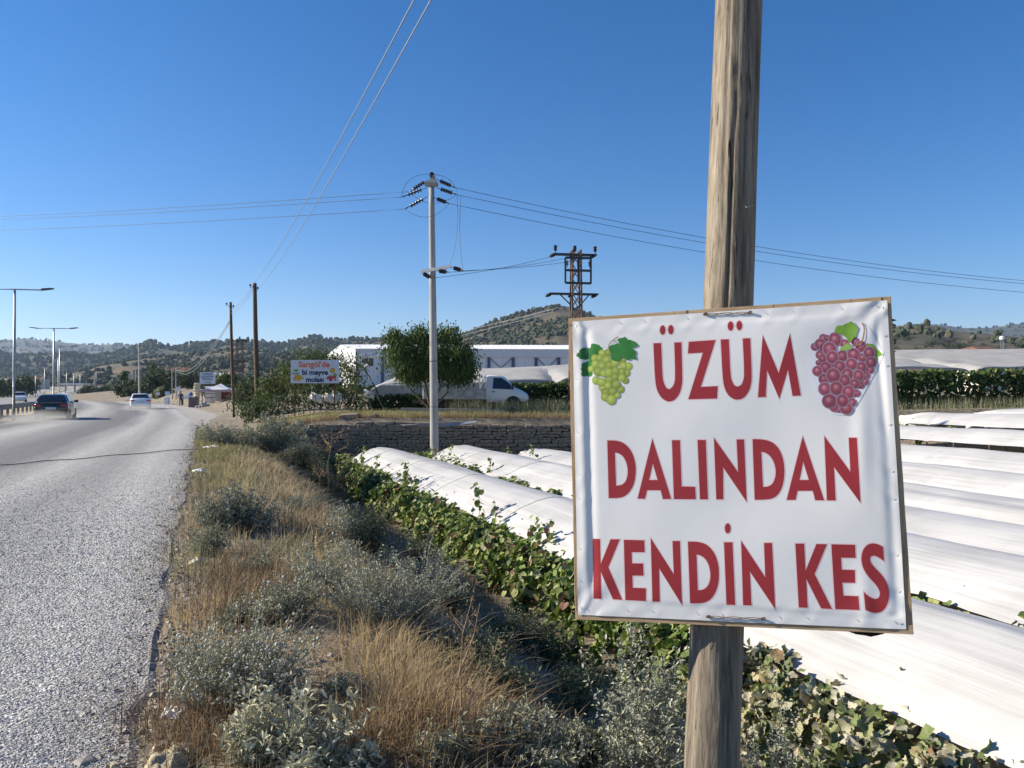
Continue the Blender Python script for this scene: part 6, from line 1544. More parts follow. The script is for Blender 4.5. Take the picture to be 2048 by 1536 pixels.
# warehouse
M_panel = mat('white_cladding', (.66, .68, .70), (.72, .74, .76), scale=.4, rough=.5)
M_roofm = mat('white_metal_roof', (.72, .72, .72), (.80, .80, .79), scale=.5, rough=.45)
M_bluesteel = mat('blue_steel', (.075, .10, .19), rough=.5)
wd = 110.0; wx0 = at(711, 0, wd).x; wz = gz(wx0, wd) - .3; LEN = 46.0
wh = thing('warehouse', 'long white warehouse with a metal roof and blue columns behind the trees', 'warehouse', (wx0, wd, wz), math.radians(2.5))
E_ = 8.05 - wz; FB = 6.9 - wz; RG = 1.6 + (787 - 690.5) / F * (wd + 9) - wz
gx, gy = -7.2, 16.0      # gable runs back to the left
mb = MB(); mb.add([(0, 0, 0), (LEN, 0, 0), (LEN, 0, FB), (0, 0, FB), (0, .3, 0), (LEN, .3, 0), (LEN, .3, FB), (0, .3, FB)], [[0, 1, 2, 3], [5, 4, 7, 6], [3, 2, 6, 7], [0, 4, 5, 1]])
fw = mb.build('front_wall', M_panel, wh)
mb = MB(); mb.add([(0, 0, 0), (gx, gy, 0), (gx, gy, E_), (gx * .5, gy * .5, RG), (0, 0, E_)], [[0, 1, 2, 3, 4]]); mb.add([(.3, .2, 0), (gx + .3, gy + .2, 0), (gx + .3, gy + .2, E_), (gx * .5 + .3, gy * .5 + .2, RG - .05), (.3, .2, E_)], [[0, 1, 2, 3, 4]]); mb.build('gable_wall', M_panel, wh)
mb = MB(); mb.add([(0, -.25, FB), (LEN, -.25, FB), (LEN, -.25, E_), (0, -.25, E_), (0, .28, FB), (LEN, .28, FB), (LEN, .28, E_), (0, .28, E_)], [[0, 1, 2, 3], [4, 7, 6, 5], [0, 4, 5, 1], [3, 2, 6, 7], [0, 3, 7, 4], [1, 5, 6, 2]]); mb.build('fascia', mat('grey_white_fascia', (.60, .63, .67), rough=.5), wh)
mb = MB(); rv = []
for s in (-1, 1):
    for k in range(int(LEN / .8)):
        x = k * .8
        a0, a1 = V((x, -.35, E_ + .03)) if s < 0 else V((x + gx, gy + .35, E_ + .03)), V((x + gx * .5, gy * .5, RG + .05)); w1 = V((.72, 0, 0))
        mb.add([a0, a0 + w1, a1 + w1, a1, a0 + V((.76, 0, .02)), a1 + V((.76, 0, .02)), a0 + V((.8, 0, 0)), a1 + V((.8, 0, 0))], [[0, 1, 2, 3], [1, 4, 5, 2], [4, 6, 7, 5]])
mb.build('roof', M_roofm, wh)
colx = [(at(p, 0, wd).x - wx0) for p in (765, 812, 884, 931, 977.6, 1026.6, 1073, 1118.7, 1165, 1212, 1258, 1305)]
for x in colx:
    mb = MB(); mb.box((x, -.12, FB / 2), (.42, .2, FB)); mb.build('column', M_bluesteel, wh)
for i in range(0, len(colx) - 1):
    if i % 2 == 1: continue
    a, b_ = colx[i] + .25, colx[i + 1] - .25
    if i >= 2:
        mb = MB(); mb.bar((a, -.06, FB - .2), (b_, -.06, FB - 3.0), .09); mb.bar((a, -.08, FB - 3.0), (b_, -.08, FB - .2), .09); mb.build('cross_brace', M_bluesteel, wh)
for px0, px1, py0, py1 in ((724, 746, 716.8, 731.8),):
    xa, xb = at(px0, 0, wd).x - wx0, at(px1, 0, wd).x - wx0; za, zb2 = 1.6 + (787 - py1) / F * wd - wz, 1.6 + (787 - py0) / F * wd - wz
    mb = MB(); mb.box(((xa + xb) / 2, -.03, (za + zb2) / 2), (xb - xa, .08, zb2 - za)); wi = mb.build('window', M_black_plastic, wh)
    for k in (0, 1): mb = MB(); mb.box((xa + (xb - xa) * (.27 + .46 * k), -.075, (za + zb2) / 2), ((xb - xa) * .42, .03, (zb2 - za) * .86)); mb.build('pane', M_dkglass, wi)
for k in range(14):
    x = 1.5 + k * 3.3; mb = MB(); mb.box((x, -.012, FB / 2), (.05, .03, FB)); mb.build('panel_joint', mat('panel_joint', (.45, .46, .48), rough=.6) if k == 0 else bpy.data.materials['panel_joint'], wh)
# ------------------------------------------------------------------ poles, lines, lamps
M_conc = mat('concrete_pole', (.25, .245, .235), (.34, .33, .315), scale=3, rough=.85, bump=.3, bscale=50, stretch=(1, 1, .3))
def string_ins(mb, p0, p1, n=5, r=.085):
    p0, p1 = V(p0), V(p1); d = p1 - p0; L = d.length; prof = [(.012, 0), (.012, L * .2)]
    for k in range(n):
        h = L * (.22 + .58 * k / n); prof += [(.03, h), (r, h + .02), (r * .9, h + .05), (.03, h + .06)]
    prof += [(.012, L * .84), (.03, L * .9), (.012, L)]; mb.lathe(prof, p0, d, 10)
cpd = 30.6; cb = at(870, 0, cpd); cb.z = gz(cb.x, cpd) - .2; ctop = at(862.5, 372, cpd)
cp = thing('concrete_power_pole', 'tall round concrete power pole with strings of dark insulators', 'power pole', tuple(cb))
mb = MB(cb); K = 14; mb.tube([cb.lerp(ctop, k / K) for k in range(K + 1)], [.185 - .075 * k / K for k in range(K + 1)], 18); mb.build('shaft', M_conc, cp, smooth='all')
mb = MB(cb)
for z in (785, 700): 
    p = cb.lerp(ctop, (z - 930) / (372 - 930)); mb.lathe([(.165, 0), (.168, .03)], p, (0, 0, 1), 16)
mb.build('strap', M_rust, cp)
mb = MB(cb); mb.loft([[ctop + V((x * .11, y * .11, 0)) for x, y in ((-1, -1), (1, -1), (1, 1), (-1, 1))], [ctop + V((x * .27, y * .16, .06)) for x, y in ((-1, -1), (1, -1), (1, 1), (-1, 1))], [ctop + V((x * .27, y * .16, .13)) for x, y in ((-1, -1), (1, -1), (1, 1), (-1, 1))], [ctop + V((x * .08 + .07, y * .08, .3)) for x, y in ((-1, -1), (1, -1), (1, 1), (-1, 1))], [ctop + V((x * .07 + .07, y * .07, .46)) for x, y in ((-1, -1), (1, -1), (1, 1), (-1, 1))]]); mb.build('pole_head', M_conc, cp)
mb = MB(cb); q = at(863, 356, cpd); mb.lathe([(.02, 0), (.05, .02), (.10, .06), (.05, .09), (.11, .13), (.05, .16), (.10, .2), (.07, .25), (.03, .27)], q, (0, 0, 1), 12); mb.build('pin_insulator', M_ceram, cp, smooth=True)
ends = []
for (a, b_), dy in ((((855, 358), (818, 382)), .5), (((853, 374), (803, 393)), .3), (((855, 392), (809, 417)), .4), (((872, 357), (910, 374)), -.3), (((873, 374), (913, 388)), -.3), (((868, 394), (898, 406)), -.3)):
    mb = MB(cb); e = at(*b_, cpd + dy); string_ins(mb, at(*a, cpd), e); mb.build('insulator_string', M_ceram, cp, smooth=True); ends.append(e)
mb = MB(cb); a, b_ = at(842, 543, cpd - .1), at(902, 532, cpd - .35); mb.bar(a, b_, .10, .12); mb.build('crossarm', mat('white_crossarm', (.62, .62, .60), rough=.6), cp)
low = []
for p0, p1 in (((844, 545), (862, 556)), ((874, 541), (897, 544)), ((903, 534), (926, 541))):
    mb = MB(cb); e = at(*p1, cpd - .5); string_ins(mb, at(*p0, cpd - .25), e, 4, .09); mb.build('insulator_string', M_ceram, cp, smooth=True); low.append(e)
mb = MB(cb)
def arc(a, b_, c_, n=12): return [(V(a) * (1 - k / n) ** 2 + V(c_) * 2 * (k / n) * (1 - k / n) + V(b_) * (k / n) ** 2) for k in range(n + 1)]
mb.tube(arc(ends[1], at(862, 347, cpd), at(806, 345, cpd)), .008, 4); mb.tube(arc(at(862, 347, cpd), ends[3], at(900, 348, cpd)), .008, 4)
mb.tube(arc(ends[2], ends[5], at(858, 455, cpd - .4)), .008, 4); mb.tube(arc(ends[0], ends[4], at(860, 425, cpd + .4)), .008, 4)
mb.tube(arc(ends[3] + V((.05, 0, 0)), at(900, 528, cpd - .4), at(922, 470, cpd - .3)), .008, 4); mb.tube(arc(at(922, 390, cpd - .3), low[2], at(915, 470, cpd - .3)) , .008, 4)
mb.build('jumper_wires', M_cable_dark, cp)
for i in range(3):
    far_ = at(-420, (440, 444, 464)[i], 62); cable('power_line', ends[i], far_, .35, .011, 'thin dark power line running left from the concrete pole, %s of three' % ['top', 'middle', 'bottom'][i], M_cable_dark, group='power lines left of the concrete pole')
    far_ = at(2330, (579, 583, 600)[i], 40); cable('power_line', ends[3 + i], far_, .75, .010, 'thin dark power line sagging right from the concrete pole, %s of three' % ['top', 'middle', 'bottom'][i], M_cable_dark, group='power lines right of the concrete pole')
# lattice transformer tower
M_ruststeel = mat('rusty_steel', (.13, .085, .06), (.26, .17, .12), scale=6, rough=.8, metal=.3); M_dksteel = mat('dark_steel', (.05, .06, .07), rough=.6, metal=.4)
def lattice(name, label, px, d, top_py, arms, frame=True, wid=.62, seed=0):
    b0 = gpt(px, d); zt = at(px, top_py, d).z - b0.z; t = thing(name, label, 'pylon', tuple(b0), .15); hw = lambda z: wid / 2 * (1 - .35 * z / zt) + .03
    mb = MB(); 
    for sx in (-1, 1):
        for sy in (-1, 1): 
            m2 = MB(); m2.bar((sx * hw(0), sy * hw(0), -.1), (sx * hw(zt), sy * hw(zt), zt), .085); m2.build('leg', M_ruststeel, t)
    n = int(zt / .75)
    for k in range(n):
        z0, z1 = zt * k / n, zt * (k + 1) / n
        for s in (-1, 1):
            mb.bar((-hw(z0), s * hw(z0), z0), (hw(z1), s * hw(z1), z1), .04); mb.bar((hw(z0), s * hw(z0), z0), (-hw(z1), s * hw(z1), z1), .04)
            mb.bar((s * hw(z0), -hw(z0), z0), (s * hw(z1), hw(z1), z1), .04)
    mb.build('bracing', M_ruststeel, t)
    out = []
    for (x0, x1, py, pins, strings) in arms:
        z = at(px, py, d).z - b0.z; a, c_ = (x0 - px) / F * d, (x1 - px) / F * d
        mb = MB(); mb.bar((a, -.12, z), (c_, -.12, z), .10); mb.bar((a, .12, z), (c_, .12, z), .10)
        if strings == 'under': mb.bar((a * .6, 0, z - .03), (0, 0, z - .9), .06); mb.bar((c_ * .6, 0, z - .03), (0, 0, z - .9), .06)
        mb.build('crossarm', M_dksteel, t)
        for x in (a + .12, (a + c_) / 2, c_ - .06):
            if pins:
                mb = MB(); mb.lathe([(.02, 0), (.02, .12), (.06, .15), (.12, .2), (.06, .24), (.12, .3), (.06, .34), (.12, .4), (.05, .46)], (x, 0, z + .05), (0, 0, 1), 10); mb.build('pin_insulator', M_ceram, t, smooth=True)
            mb = MB(); string_ins(mb, (x, -.1, z), (x - .42, -.3, z - .22), 4, .10); mb.build('insulator_string', M_ceram, t, smooth=True); out.append(t.matrix_basis @ V((x - .42, -.3, z - .22)))
    if frame:
        za, zb_ = at(px, 568, d).z - b0.z, at(px, 518, d).z - b0.z; xa, xb = (1127 - px) / F * d, (1179 - px) / F * d
        mb = MB()
        for x in (xa, (xa + xb) / 2, xb): mb.bar((x, -.42, za), (x, -.42, zb_), .09)
        for z in (za, (za + zb_) / 2, zb_): mb.bar((xa, -.44, z), (xb, -.44, z), .12)
        mb.build('fuse_frame', M_dksteel, t)
        for k in range(3): mb = MB(); x = xa + (xb - xa) * (.06 + .44 * k); string_ins(mb, (x, -.5, zb_ - .1), (x, -.5, zb_ - .55), 3, .09); mb.build('fuse', M_ceram, t, smooth=True)
    bpy.context.view_layer.update()
    return t, out
tw, tout = lattice('lattice_tower', 'rusty lattice transformer tower rising behind the white banner', 1152, 42.5, 500, [(1106, 1194, 509, True, ''), (1098, 1197, 588, False, 'under')])
for i in range(3): cable('power_line', low[i], tout[i] if i < len(tout) else at(1110, 520, 42), .12, .010, 'short dark line from the concrete pole to the lattice tower, %s of three' % ['left', 'middle', 'right'][i], M_cable_dark, group='lines between pole and tower')
lattice('lattice_tower', 'far rusty lattice tower seen beside the leaning wooden pole', 479, 96, 678, [(462, 496, 681, True, ''), (466, 492, 722, False, 'under')], frame=False, wid=.9)
for k in range(2): cable('power_line', at(1130, 612 + 6 * k, 60), at(560, 740 + 10 * k, 140), .4, .02, 'faint pale line crossing the conical hill, %s one' % ['upper', 'lower'][k], M_cable, group='faint lines over the hill')
# wooden poles along the road
def wood_pole(label, px, base_d, top_py, tilt_px, r=.12, parts=True, m=None):
    b = gpt(px, base_d); tp = at(px + tilt_px, top_py, base_d); t = thing('wooden_pole', label, 'utility pole', tuple(b)); mb = MB(b); K = 8
    mb.tube([b - V((0, 0, .3)) if k == 0 else b.lerp(tp, k / K) + V((.01 * math.sin(k), 0, 0)) for k in range(K + 1)], [r * (1 - .3 * k / K) for k in range(K + 1)], 10); mb.build('shaft', m or M_polebrown, t, smooth='all')
    if parts:
        for k, s in enumerate((-1, 1)):
            mb = MB(b); q = b.lerp(tp, .965 - .02 * k); mb.tube([q, q + V((s * .2, -.1, 0)), q + V((s * .22, -.1, .1))], .018, 5); mb.lathe([(.02, 0), (.06, .02), (.06, .1), (.03, .13)], q + V((s * .22, -.1, .08)), (0, 0, 1), 8); mb.build('insulator', M_ceram, t)
    return tp
M_polebrown = mat('brown_pole_wood', (.075, .05, .035), (.15, .105, .07), scale=9, rough=.9, stretch=(6, 6, .6), bump=.5, bscale=40)
A = wood_pole('taller dark wooden pole left of the coloured fruit sign', 516, 45, 566, -8, r=.16)
B = wood_pole('thin leaning wooden pole between the fruit stall and the taller pole', 468, 50, 604, -8, r=.12)
na = pole_at(6.45)
cable('overhead_cable', na + V((-.16, -.12, .0)), A + V((-.1, -.1, -.12)), .47, .0095, 'upper pale cable running from the banner pole to the taller wooden pole', M_cable, group='pale cables over the verge')
cable('overhead_cable', na + V((-.16, .12, -.12)), A + V((.14, .1, -.30)), .52, .0095, 'lower pale cable running from the banner pole to the taller wooden pole', M_cable, group='pale cables over the verge')
C_ = at(352, 738, 112)
for k in range(2):
    cable('overhead_cable', A + V((-.1, 0, -.15 - .25 * k)), B + V((0, 0, -.5 - .25 * k)), .25, .012, '%s pale cable between the two wooden poles' % ['upper', 'lower'][k], M_cable, group='cables between wooden poles')
    cable('overhead_cable', B + V((0, 0, -1.15 - .12 * k)), C_ + V((0, 0, -.15 * k)), 1.5 + .25 * k, .020, '%s drooping pale cable behind the leaning pole' % ['upper', 'lower'][k], M_cable, group='drooping cables by the stall')
wood_pole('slim pole with a bracket left of the fruit stall', 352, 112, 736, 0, r=.10, m=M_conc)
wood_pole('slim pole left of the bracket pole near the stall', 345, 114, 739, -1, r=.10, m=M_conc, parts=False)
M_palepole = mat('pale_pole', (.42, .40, .36), (.55, .52, .47), scale=4, rough=.85)
wood_pole('pale pole behind the white saloon car', 279, 118, 687, -2, r=.15, m=M_palepole)
for i, (px, d, tp) in enumerate([(271, 230, 742), (266, 260, 745), (262, 290, 747), (258, 320, 749), (189, 300, 745)]): wood_pole('small distant pole in the line beyond the saloon car, %s' % ['first', 'second', 'third', 'fourth', 'alone by the far bend'][i], px, d, tp, 0, r=.2, m=M_palepole, parts=False)
# street lamps
M_lamp = mat('lamp_steel', (.30, .32, .34), (.38, .40, .42), scale=4, rough=.45, metal=.5)
def lamp_proto():
    t = thing('street_lamp', '', 'street lamp', (0, 0, 0)); mb = MB(); mb.tube([(0, 0, -.2), (0, 0, 3), (0, 0, 8.0)], [.11, .09, .06], 10); mb.build('post', M_lamp, t, smooth='all')
    mb = MB(); mb.tube([(-1.5, 0, 8.0), (0, 0, 8.02), (1.5, 0, 8.0)], .045, 6); mb.build('arm', M_lamp, t)
    for s in (-1, 1):
        mb = MB(); mb.loft([[V((s * x, y * w, z + h * q)) for y, q in ((-1, 0), (1, 0), (1, 1), (-1, 1))] for x, w, z, h in ((1.45, .06, 7.96, .08), (1.6, .16, 7.98, .1), (2.15, .16, 8.06, .07), (2.25, .08, 8.08, .04))]); mb.build('lamp_head', M_dksteel, t)
    mb = MB(); mb.box((0, 0, .05), (.4, .4, .12)); mb.build('base_plate', M_conc, t); return t
proto = lamp_proto()
lab = ['tall double-armed street lamp nearest the camera at the left edge', 'second double-armed street lamp just above the black car', 'third double-armed street lamp behind the second', 'slim double-armed lamp right behind the third', 'far lamp post left of the third lamp', 'far lamp post by the road bend', 'far lamp post on the climbing road', 'far lamp post near the top of the climbing road', 'far lamp post on the opposite side at the left', 'far lamp post left of the bend']
for i, (px, d, tp) in enumerate([(28, 46.2, 579), (107, 73.8, 657), (119, 101, 693), (116, 128, 712), (89, 190, 735), (133, 205, 742), (160, 250, 746), (192, 330, 741), (71, 200, 748), (147, 230, 745)]):
    o = proto if i == 0 else copy_tree(proto); b = at(px, 0, d); b.z = float(zroad(d)) + .08; k = (at(px, tp, d).z - b.z) / 8.0
    o.location = b; o.scale = (1, 1, k); o.rotation_euler = (0, 0, math.radians(6)); tag(o, lab[i], 'street lamp', 'double-armed street lamps along the median')
# guard rail
gr = thing('guard_rail', 'long low steel guard rail along the left of the road', 'guard rail', tuple(LT(-11.2, 40)))
mb = MB(gr.location); pts = []
for t in np.arange(24, 96, 1.0):
    Lx = -11.3 + float(road_c(t)); p = LT(Lx, t); pts.append(V((p.x, p.y, float(zroad(p.y)) + .72)))
dz = [(-.16, 0), (-.10, .05), (-.05, 0), (.05, 0), (.10, .05), (.16, 0)]
mb.loft([[p + V((RR[0] * (-y), RR[1] * (-y), z)) for z, y in dz] for p in pts], cap=False); o = mb.build('rail', mat('dull_rail', (.16, .16, .165), (.24, .24, .245), scale=4, rough=.6, metal=.4), gr); o.modifiers.new('t', 'SOLIDIFY').thickness = .01
pm = MB(); pm.box((0, 0, .4), (.12, .10, .9)); o = pm.build('post', bpy.data.materials['dull_rail'], gr); pme = o.data; bpy.data.objects.remove(o)
for p in pts[::2]: o = link(bpy.data.objects.new('post', pme), gr); o.location = V((p.x - .08, p.y, p.z - .72)) - gr.location
# ------------------------------------------------------------------ fruit stall and what stands about it
M_canopy = mat('white_canopy', (.68, .70, .74), (.76, .78, .82), scale=3, rough=.7, trans=.25); M_curtain = mat('brick_red_curtain', (.30, .085, .055), (.42, .13, .085), scale=6, rough=.85, stretch=(8, 8, .5)); M_table = mat('table_board', (.42, .29, .19), (.52, .38, .26), scale=5, rough=.7)
sd = 80.0; sb = gpt(432, sd); stall = thing('market_stall', 'fruit stall under a white peaked canopy with red curtains', 'market stall', tuple(sb), math.radians(8))
def sx(px): return (px - 432) / F * sd
def sz(py): return EYE + (HOR - py) / F * sd - sb.z
mb = MB(); ap = V((sx(436), 1.4, sz(766.5))); co = [V((sx(399), -.2, sz(779.5))), V((sx(463), -.2, sz(779))), V((sx(461), 3.0, sz(778.5))), V((sx(402), 3.0, sz(778.5)))]
for i in range(4):
    a, b_ = co[i], co[(i + 1) % 4]; n = 6; rows = []
    for k in range(n + 1):
        f = k / n; rows.append([a.lerp(b_, q / n).lerp(ap, f) - V((0, 0, .10 * math.sin(math.pi * f))) for q in range(n + 1)])
    base_i = len(mb.v); mb.add([p for rw in rows for p in rw], [[r0 * (n + 1) + q, r0 * (n + 1) + q + 1, (r0 + 1) * (n + 1) + q + 1, (r0 + 1) * (n + 1) + q] for r0 in range(n) for q in range(n)])
o = mb.build('canopy', M_canopy, stall, smooth='all')
mb = MB(); 
for i in range(4):
    a, b_ = co[i], co[(i + 1) % 4]; n = 12
    for q in range(n):
        p0, p1 = a.lerp(b_, q / n), a.lerp(b_, (q + 1) / n); dz_ = .20 + .05 * (q % 2); mb.add([p0, p1, p1 - V((0, 0, dz_)), p0.lerp(p1, .5) - V((0, 0, dz_ + .06)), p0 - V((0, 0, dz_))], [[0, 1, 2, 3, 4]])
mb.build('valance', mat('patterned_valance', (.40, .16, .15), (.62, .55, .55), scale=14, rough=.8), stall)
for p in co: mb = MB(); mb.tube([(p.x, p.y, -.05), p], .03, 6); mb.build('post', M_lamp, stall)
for x0, x1, y in ((sx(437), sx(461), 1.2), (sx(443), sx(448), -.1)):
    mb = MB(); n = 26; rows = [[V((x0 + (x1 - x0) * k / n, y + .10 * math.sin(k * 1.7), z)) for k in range(n + 1)] for z in (.45, sz(781))]; mb.add(rows[0] + rows[1], [[k, k + 1, n + 2 + k, n + 1 + k] for k in range(n)]); mb.build('curtain', M_curtain, stall, smooth='all')
mb = MB(); mb.box((sx(428), 2.4, 1.0), (1.4, .05, 1.5)); mb.build('back_cloth', mat('grey_cloth', (.34, .35, .37), (.42, .43, .45), scale=3, rough=.9), stall)
mb = MB(); mb.box((sx(442), .5, .80), (sx(463) - sx(420), 1.0, .06)); tbl = mb.build('counter', M_table, stall)
for x in (sx(422), sx(452)):
    for y in (.1, .9): mb = MB(); mb.box((x, y, .38), (.05, .05, .78)); mb.build('leg', M_table, stall)
mb = MB(); mb.box((sx(412), 1.9, .95), (1.0, .06, 1.8)); wb = mb.build('white_board', M_panel, stall)
for z in (.62, 1.05): mb = MB(); mb.box((sx(412), 1.84, z), (1.0, .03, .07)); mb.build('board_slat', M_bluesteel, wb)
b = gpt(388, 80); mb = MB(); mb.box((0, 0, .55), (.95, .55, 1.12)); o = mb.build('purple_counter', mat('plum_panel', (.13, .085, .095), (.18, .12, .13), scale=3, rough=.7), None, bevel=.02); o.location = b; tag(o, 'dull plum-coloured counter block left of the fruit stall', 'counter')
M_sack = mat('cream_sack', (.55, .46, .31), (.68, .60, .44), scale=7, rough=.95, bump=.4, bscale=40)
for k in range(5):
    mb = MB(); mb.lathe([(.05, -.42), (.16, -.36), (.19, -.1), (.20, .1), (.17, .34), (.05, .42)], (0, 0, 0), (1, .15 * k, .05), 10); o = mb.build('produce_sack', M_sack, None, smooth='all'); o.location = V((b.x + .32 + .05 * math.sin(k * 2), b.y, b.z + 1.26 + k * .30)); o.scale = (.75, 1, .85)
    tag(o, '%s cream sack of the stack on the plum counter' % ['lowest', 'second lowest', 'middle', 'second highest', 'topmost'][k], 'sack', 'sacks stacked on the counter')
M_netbag = mat('net_sack', (.20, .21, .22), (.50, .50, .48), scale=16, rough=.9)
for k, (px, z, s, l) in enumerate([(394, .16, .3, 'leftmost'), (400, .18, .36, 'second from left'), (406, .2, .4, 'middle'), (412, .2, .38, 'second from right'), (417, .17, .32, 'rightmost'), (404, .46, .34, 'upper left'), (410, .48, .34, 'upper right')]):
    bb = gpt(px, 77.5); mb = MB(); mb.lathe([(.1, -.5), (.4, -.42), (.5, -.1), (.48, .15), (.3, .42), (.06, .55)], (0, 0, 0), (.4, -.2, .9), 9); o = mb.build('net_sack', M_netbag, None, smooth='all'); o.location = bb + V((0, 0, z)); o.scale = (s, s, s * .8); tag(o, '%s net sack in the heap before the stall' % l, 'sack', 'net sacks heaped before the stall')
sg = gpt(415, 84); ss = thing('stall_sign', 'pale blue board with navy capitals above the fruit stall', 'sign', tuple(sg))
def kx(px): return (px - 415) / F * 84
def kz(py): return EYE + (HOR - py) / F * 84 - sg.z
w, h = 31 / F * 84, 23 / F * 84; mb = MB(); mb.box((0, 0, (kz(744.5) + kz(767.5)) / 2), (w, .06, h)); mb.build('panel', M_signblue, ss)
for x in (-.6, .6): mb = MB(); mb.box((x, .06, kz(756) / 2), (.07, .05, kz(756))); mb.build('post', M_rust, ss)
for k, s in enumerate(('TAZECİK', 'DALINDAN', 'TEZGAHA')): text_part(s, .29, M_navy, ss, (0, -.036, kz(748.6 + 4.9 * k)), bold=.02, sx=.95)
for k in range(2): mb = MB(); mb.box((.05, -.034, kz(763.5 + 1.6 * k)), (.8, .012, .035)); mb.build('print_line', M_navy, ss)
for i, (px, py0, py1, d, w) in enumerate([(354.5, 774, 783, 84, .17), (359, 772, 781, 84, .14), (335, 783, 791, 100, .5), (316, 785, 790, 110, .4)]):
    b = gpt(px, d); t = thing('small_sign', ['narrow white sign on a post left of the person', 'second narrow white sign on a post beside the first', 'grey sign board on a post near the yard edge', 'small white arrow board by the yard entrance'][i], 'sign', tuple(b)); z0, z1 = at(px, py1, d).z - b.z, at(px, py0, d).z - b.z
    mb = MB(); mb.box((0, 0, (z0 + z1) / 2), (w * 1.3, .04, z1 - z0)); mb.build('panel', M_panel if i != 2 else M_signblue, t); mb = MB(); mb.tube([(0, .04, -.1), (0, .04, z0 + .1)], .025, 6); mb.build('post', M_lamp, t)
b = gpt(333.5, 98); mb = MB(); mb.box((0, 0, .45), (.6, .5, .9)); mb.box((0, 0, .93), (.66, .56, .07)); o = mb.build('white_bin', M_panel, None, bevel=.03); o.location = b; tag(o, 'white box bin with a lid near the yard edge', 'bin')
b = gpt(373, 92); t = thing('white_stand', 'low white display stand with a blue cloth left of the plum counter', 'stand', tuple(b)); mb = MB(); mb.box((0, 0, .95), (1.2, .7, .45)); mb.build('top', M_panel, t)
for x in (-.5, .5): mb = MB(); mb.box((x, 0, .36), (.06, .5, .75)); mb.build('leg', mat('green_leg', (.04, .12, .08), rough=.6) if x < 0 else bpy.data.materials['green_leg'], t)
mb = MB(); mb.lathe([(.3, 0), (.26, .2), (.1, .4)], (.55, -.1, 1.17), (0, 0, 1), 8); mb.build('blue_cloth', mat('blue_cloth', (.08, .16, .42), rough=.9), t, smooth='all')
# a person in dark clothes standing by the yard
def person(label, base, h, yaw):
    t = thing('person', label, 'person', tuple(base), yaw); k = h / 1.72
    J = {'pel': (0, 0, .92), 'sp': (0, .01, 1.12), 'ch': (0, .01, 1.34), 'nk': (0, 0, 1.48), 'hb': (0, -.01, 1.56), 'ht': (0, -.01, 1.70), 'sl': (-.19, 0, 1.40), 'el': (-.25, .02, 1.13), 'wl': (-.20, -.16, .95), 'hl': (-.17, -.23, .90), 'sr': (.19, 0, 1.40), 'er': (.26, .03, 1.12), 'wr': (.25, -.06, .88), 'hr': (.25, -.09, .80), 'hil': (-.09, 0, .88), 'kl': (-.11, -.03, .48), 'al': (-.12, .02, .08), 'tl': (-.13, -.13, .03), 'hir': (.09, 0, .88), 'kr': (.11, -.01, .48), 'ar': (.12, .03, .08), 'tr': (.13, -.12, .03)}
    Rr = {'pel': .15, 'sp': .145, 'ch': .16, 'nk': .06, 'hb': .085, 'ht': .08, 'sl': .075, 'el': .05, 'wl': .035, 'hl': .04, 'sr': .075, 'er': .05, 'wr': .035, 'hr': .04, 'hil': .10, 'kl': .068, 'al': .048, 'tl': .04, 'hir': .10, 'kr': .068, 'ar': .048, 'tr': .04}
    Ed = [('pel', 'sp'), ('sp', 'ch'), ('ch', 'nk'), ('nk', 'hb'), ('hb', 'ht'), ('ch', 'sl'), ('sl', 'el'), ('el', 'wl'), ('wl', 'hl'), ('ch', 'sr'), ('sr', 'er'), ('er', 'wr'), ('wr', 'hr'), ('pel', 'hil'), ('hil', 'kl'), ('kl', 'al'), ('al', 'tl'), ('pel', 'hir'), ('hir', 'kr'), ('kr', 'ar'), ('ar', 'tr')]
    ks = list(J); me = bpy.data.meshes.new('body'); me.from_pydata([V(J[q]) * k for q in ks], [(ks.index(a), ks.index(b_)) for a, b_ in Ed], [])
    o = bpy.data.objects.new('body', me); link(o, t); sk = o.modifiers.new('skin', 'SKIN'); 
    if not me.skin_vertices: 
        me.skin_vertices.new() if hasattr(me.skin_vertices, 'new') else None
    for i, q in enumerate(ks):
        s = me.skin_vertices[0].data[i]; s.radius = (Rr[q] * k, Rr[q] * k); s.use_root = (q == 'pel')
    o.modifiers.new('sub', 'SUBSURF').levels = 2; o.modifiers['sub'].render_levels = 2
    m = bpy.data.materials.new('dark_clothes_and_skin'); m.use_nodes = True; n = m.node_tree.nodes; l = m.node_tree.links; tc = n.new('ShaderNodeTexCoord'); sp = n.new('ShaderNodeSeparateXYZ'); l.new(tc.outputs['Object'], sp.inputs[0]); ra = n.new('ShaderNodeValToRGB'); ra.color_ramp.interpolation = 'CONSTANT'; e = ra.color_ramp.elements; e[0].color = (.02, .02, .022, 1); e[1].position = .05; e[1].color = (.025, .03, .045, 1); q = e.new(.50); q.color = (.03, .05, .075, 1); q = e.new(.865); q.color = (.35, .2, .14, 1)
    mr = n.new('ShaderNodeMath'); mr.operation = 'DIVIDE'; mr.inputs[1].default_value = h; l.new(sp.outputs[2], mr.inputs[0]); l.new(mr.outputs[0], ra.inputs[0]); l.new(ra.outputs[0], n['Principled BSDF'].inputs['Base Color']); me.materials.append(m)
    mb = MB(); mb.lathe([(.04, -.03), (.09, -.01), (.105, .05), (.085, .11), (.03, .14)], V((0, .015, 1.62)) * k, (0, .1, 1), 12); mb.build('hair', mat('dark_hair', (.012, .01, .009), rough=.7), t, smooth='all')
    mb = MB(); mb.lathe([(.005, 0), (.014, .02), (.006, .045)], V((0, -.095, 1.60)) * k, (0, .2, 1), 6); mb.build('nose', mat('skin', (.35, .2, .14), rough=.6), t, smooth='all')
person('person in dark clothes standing at the edge of the gravel yard', gpt(361.5, 86), 1.70, .6)
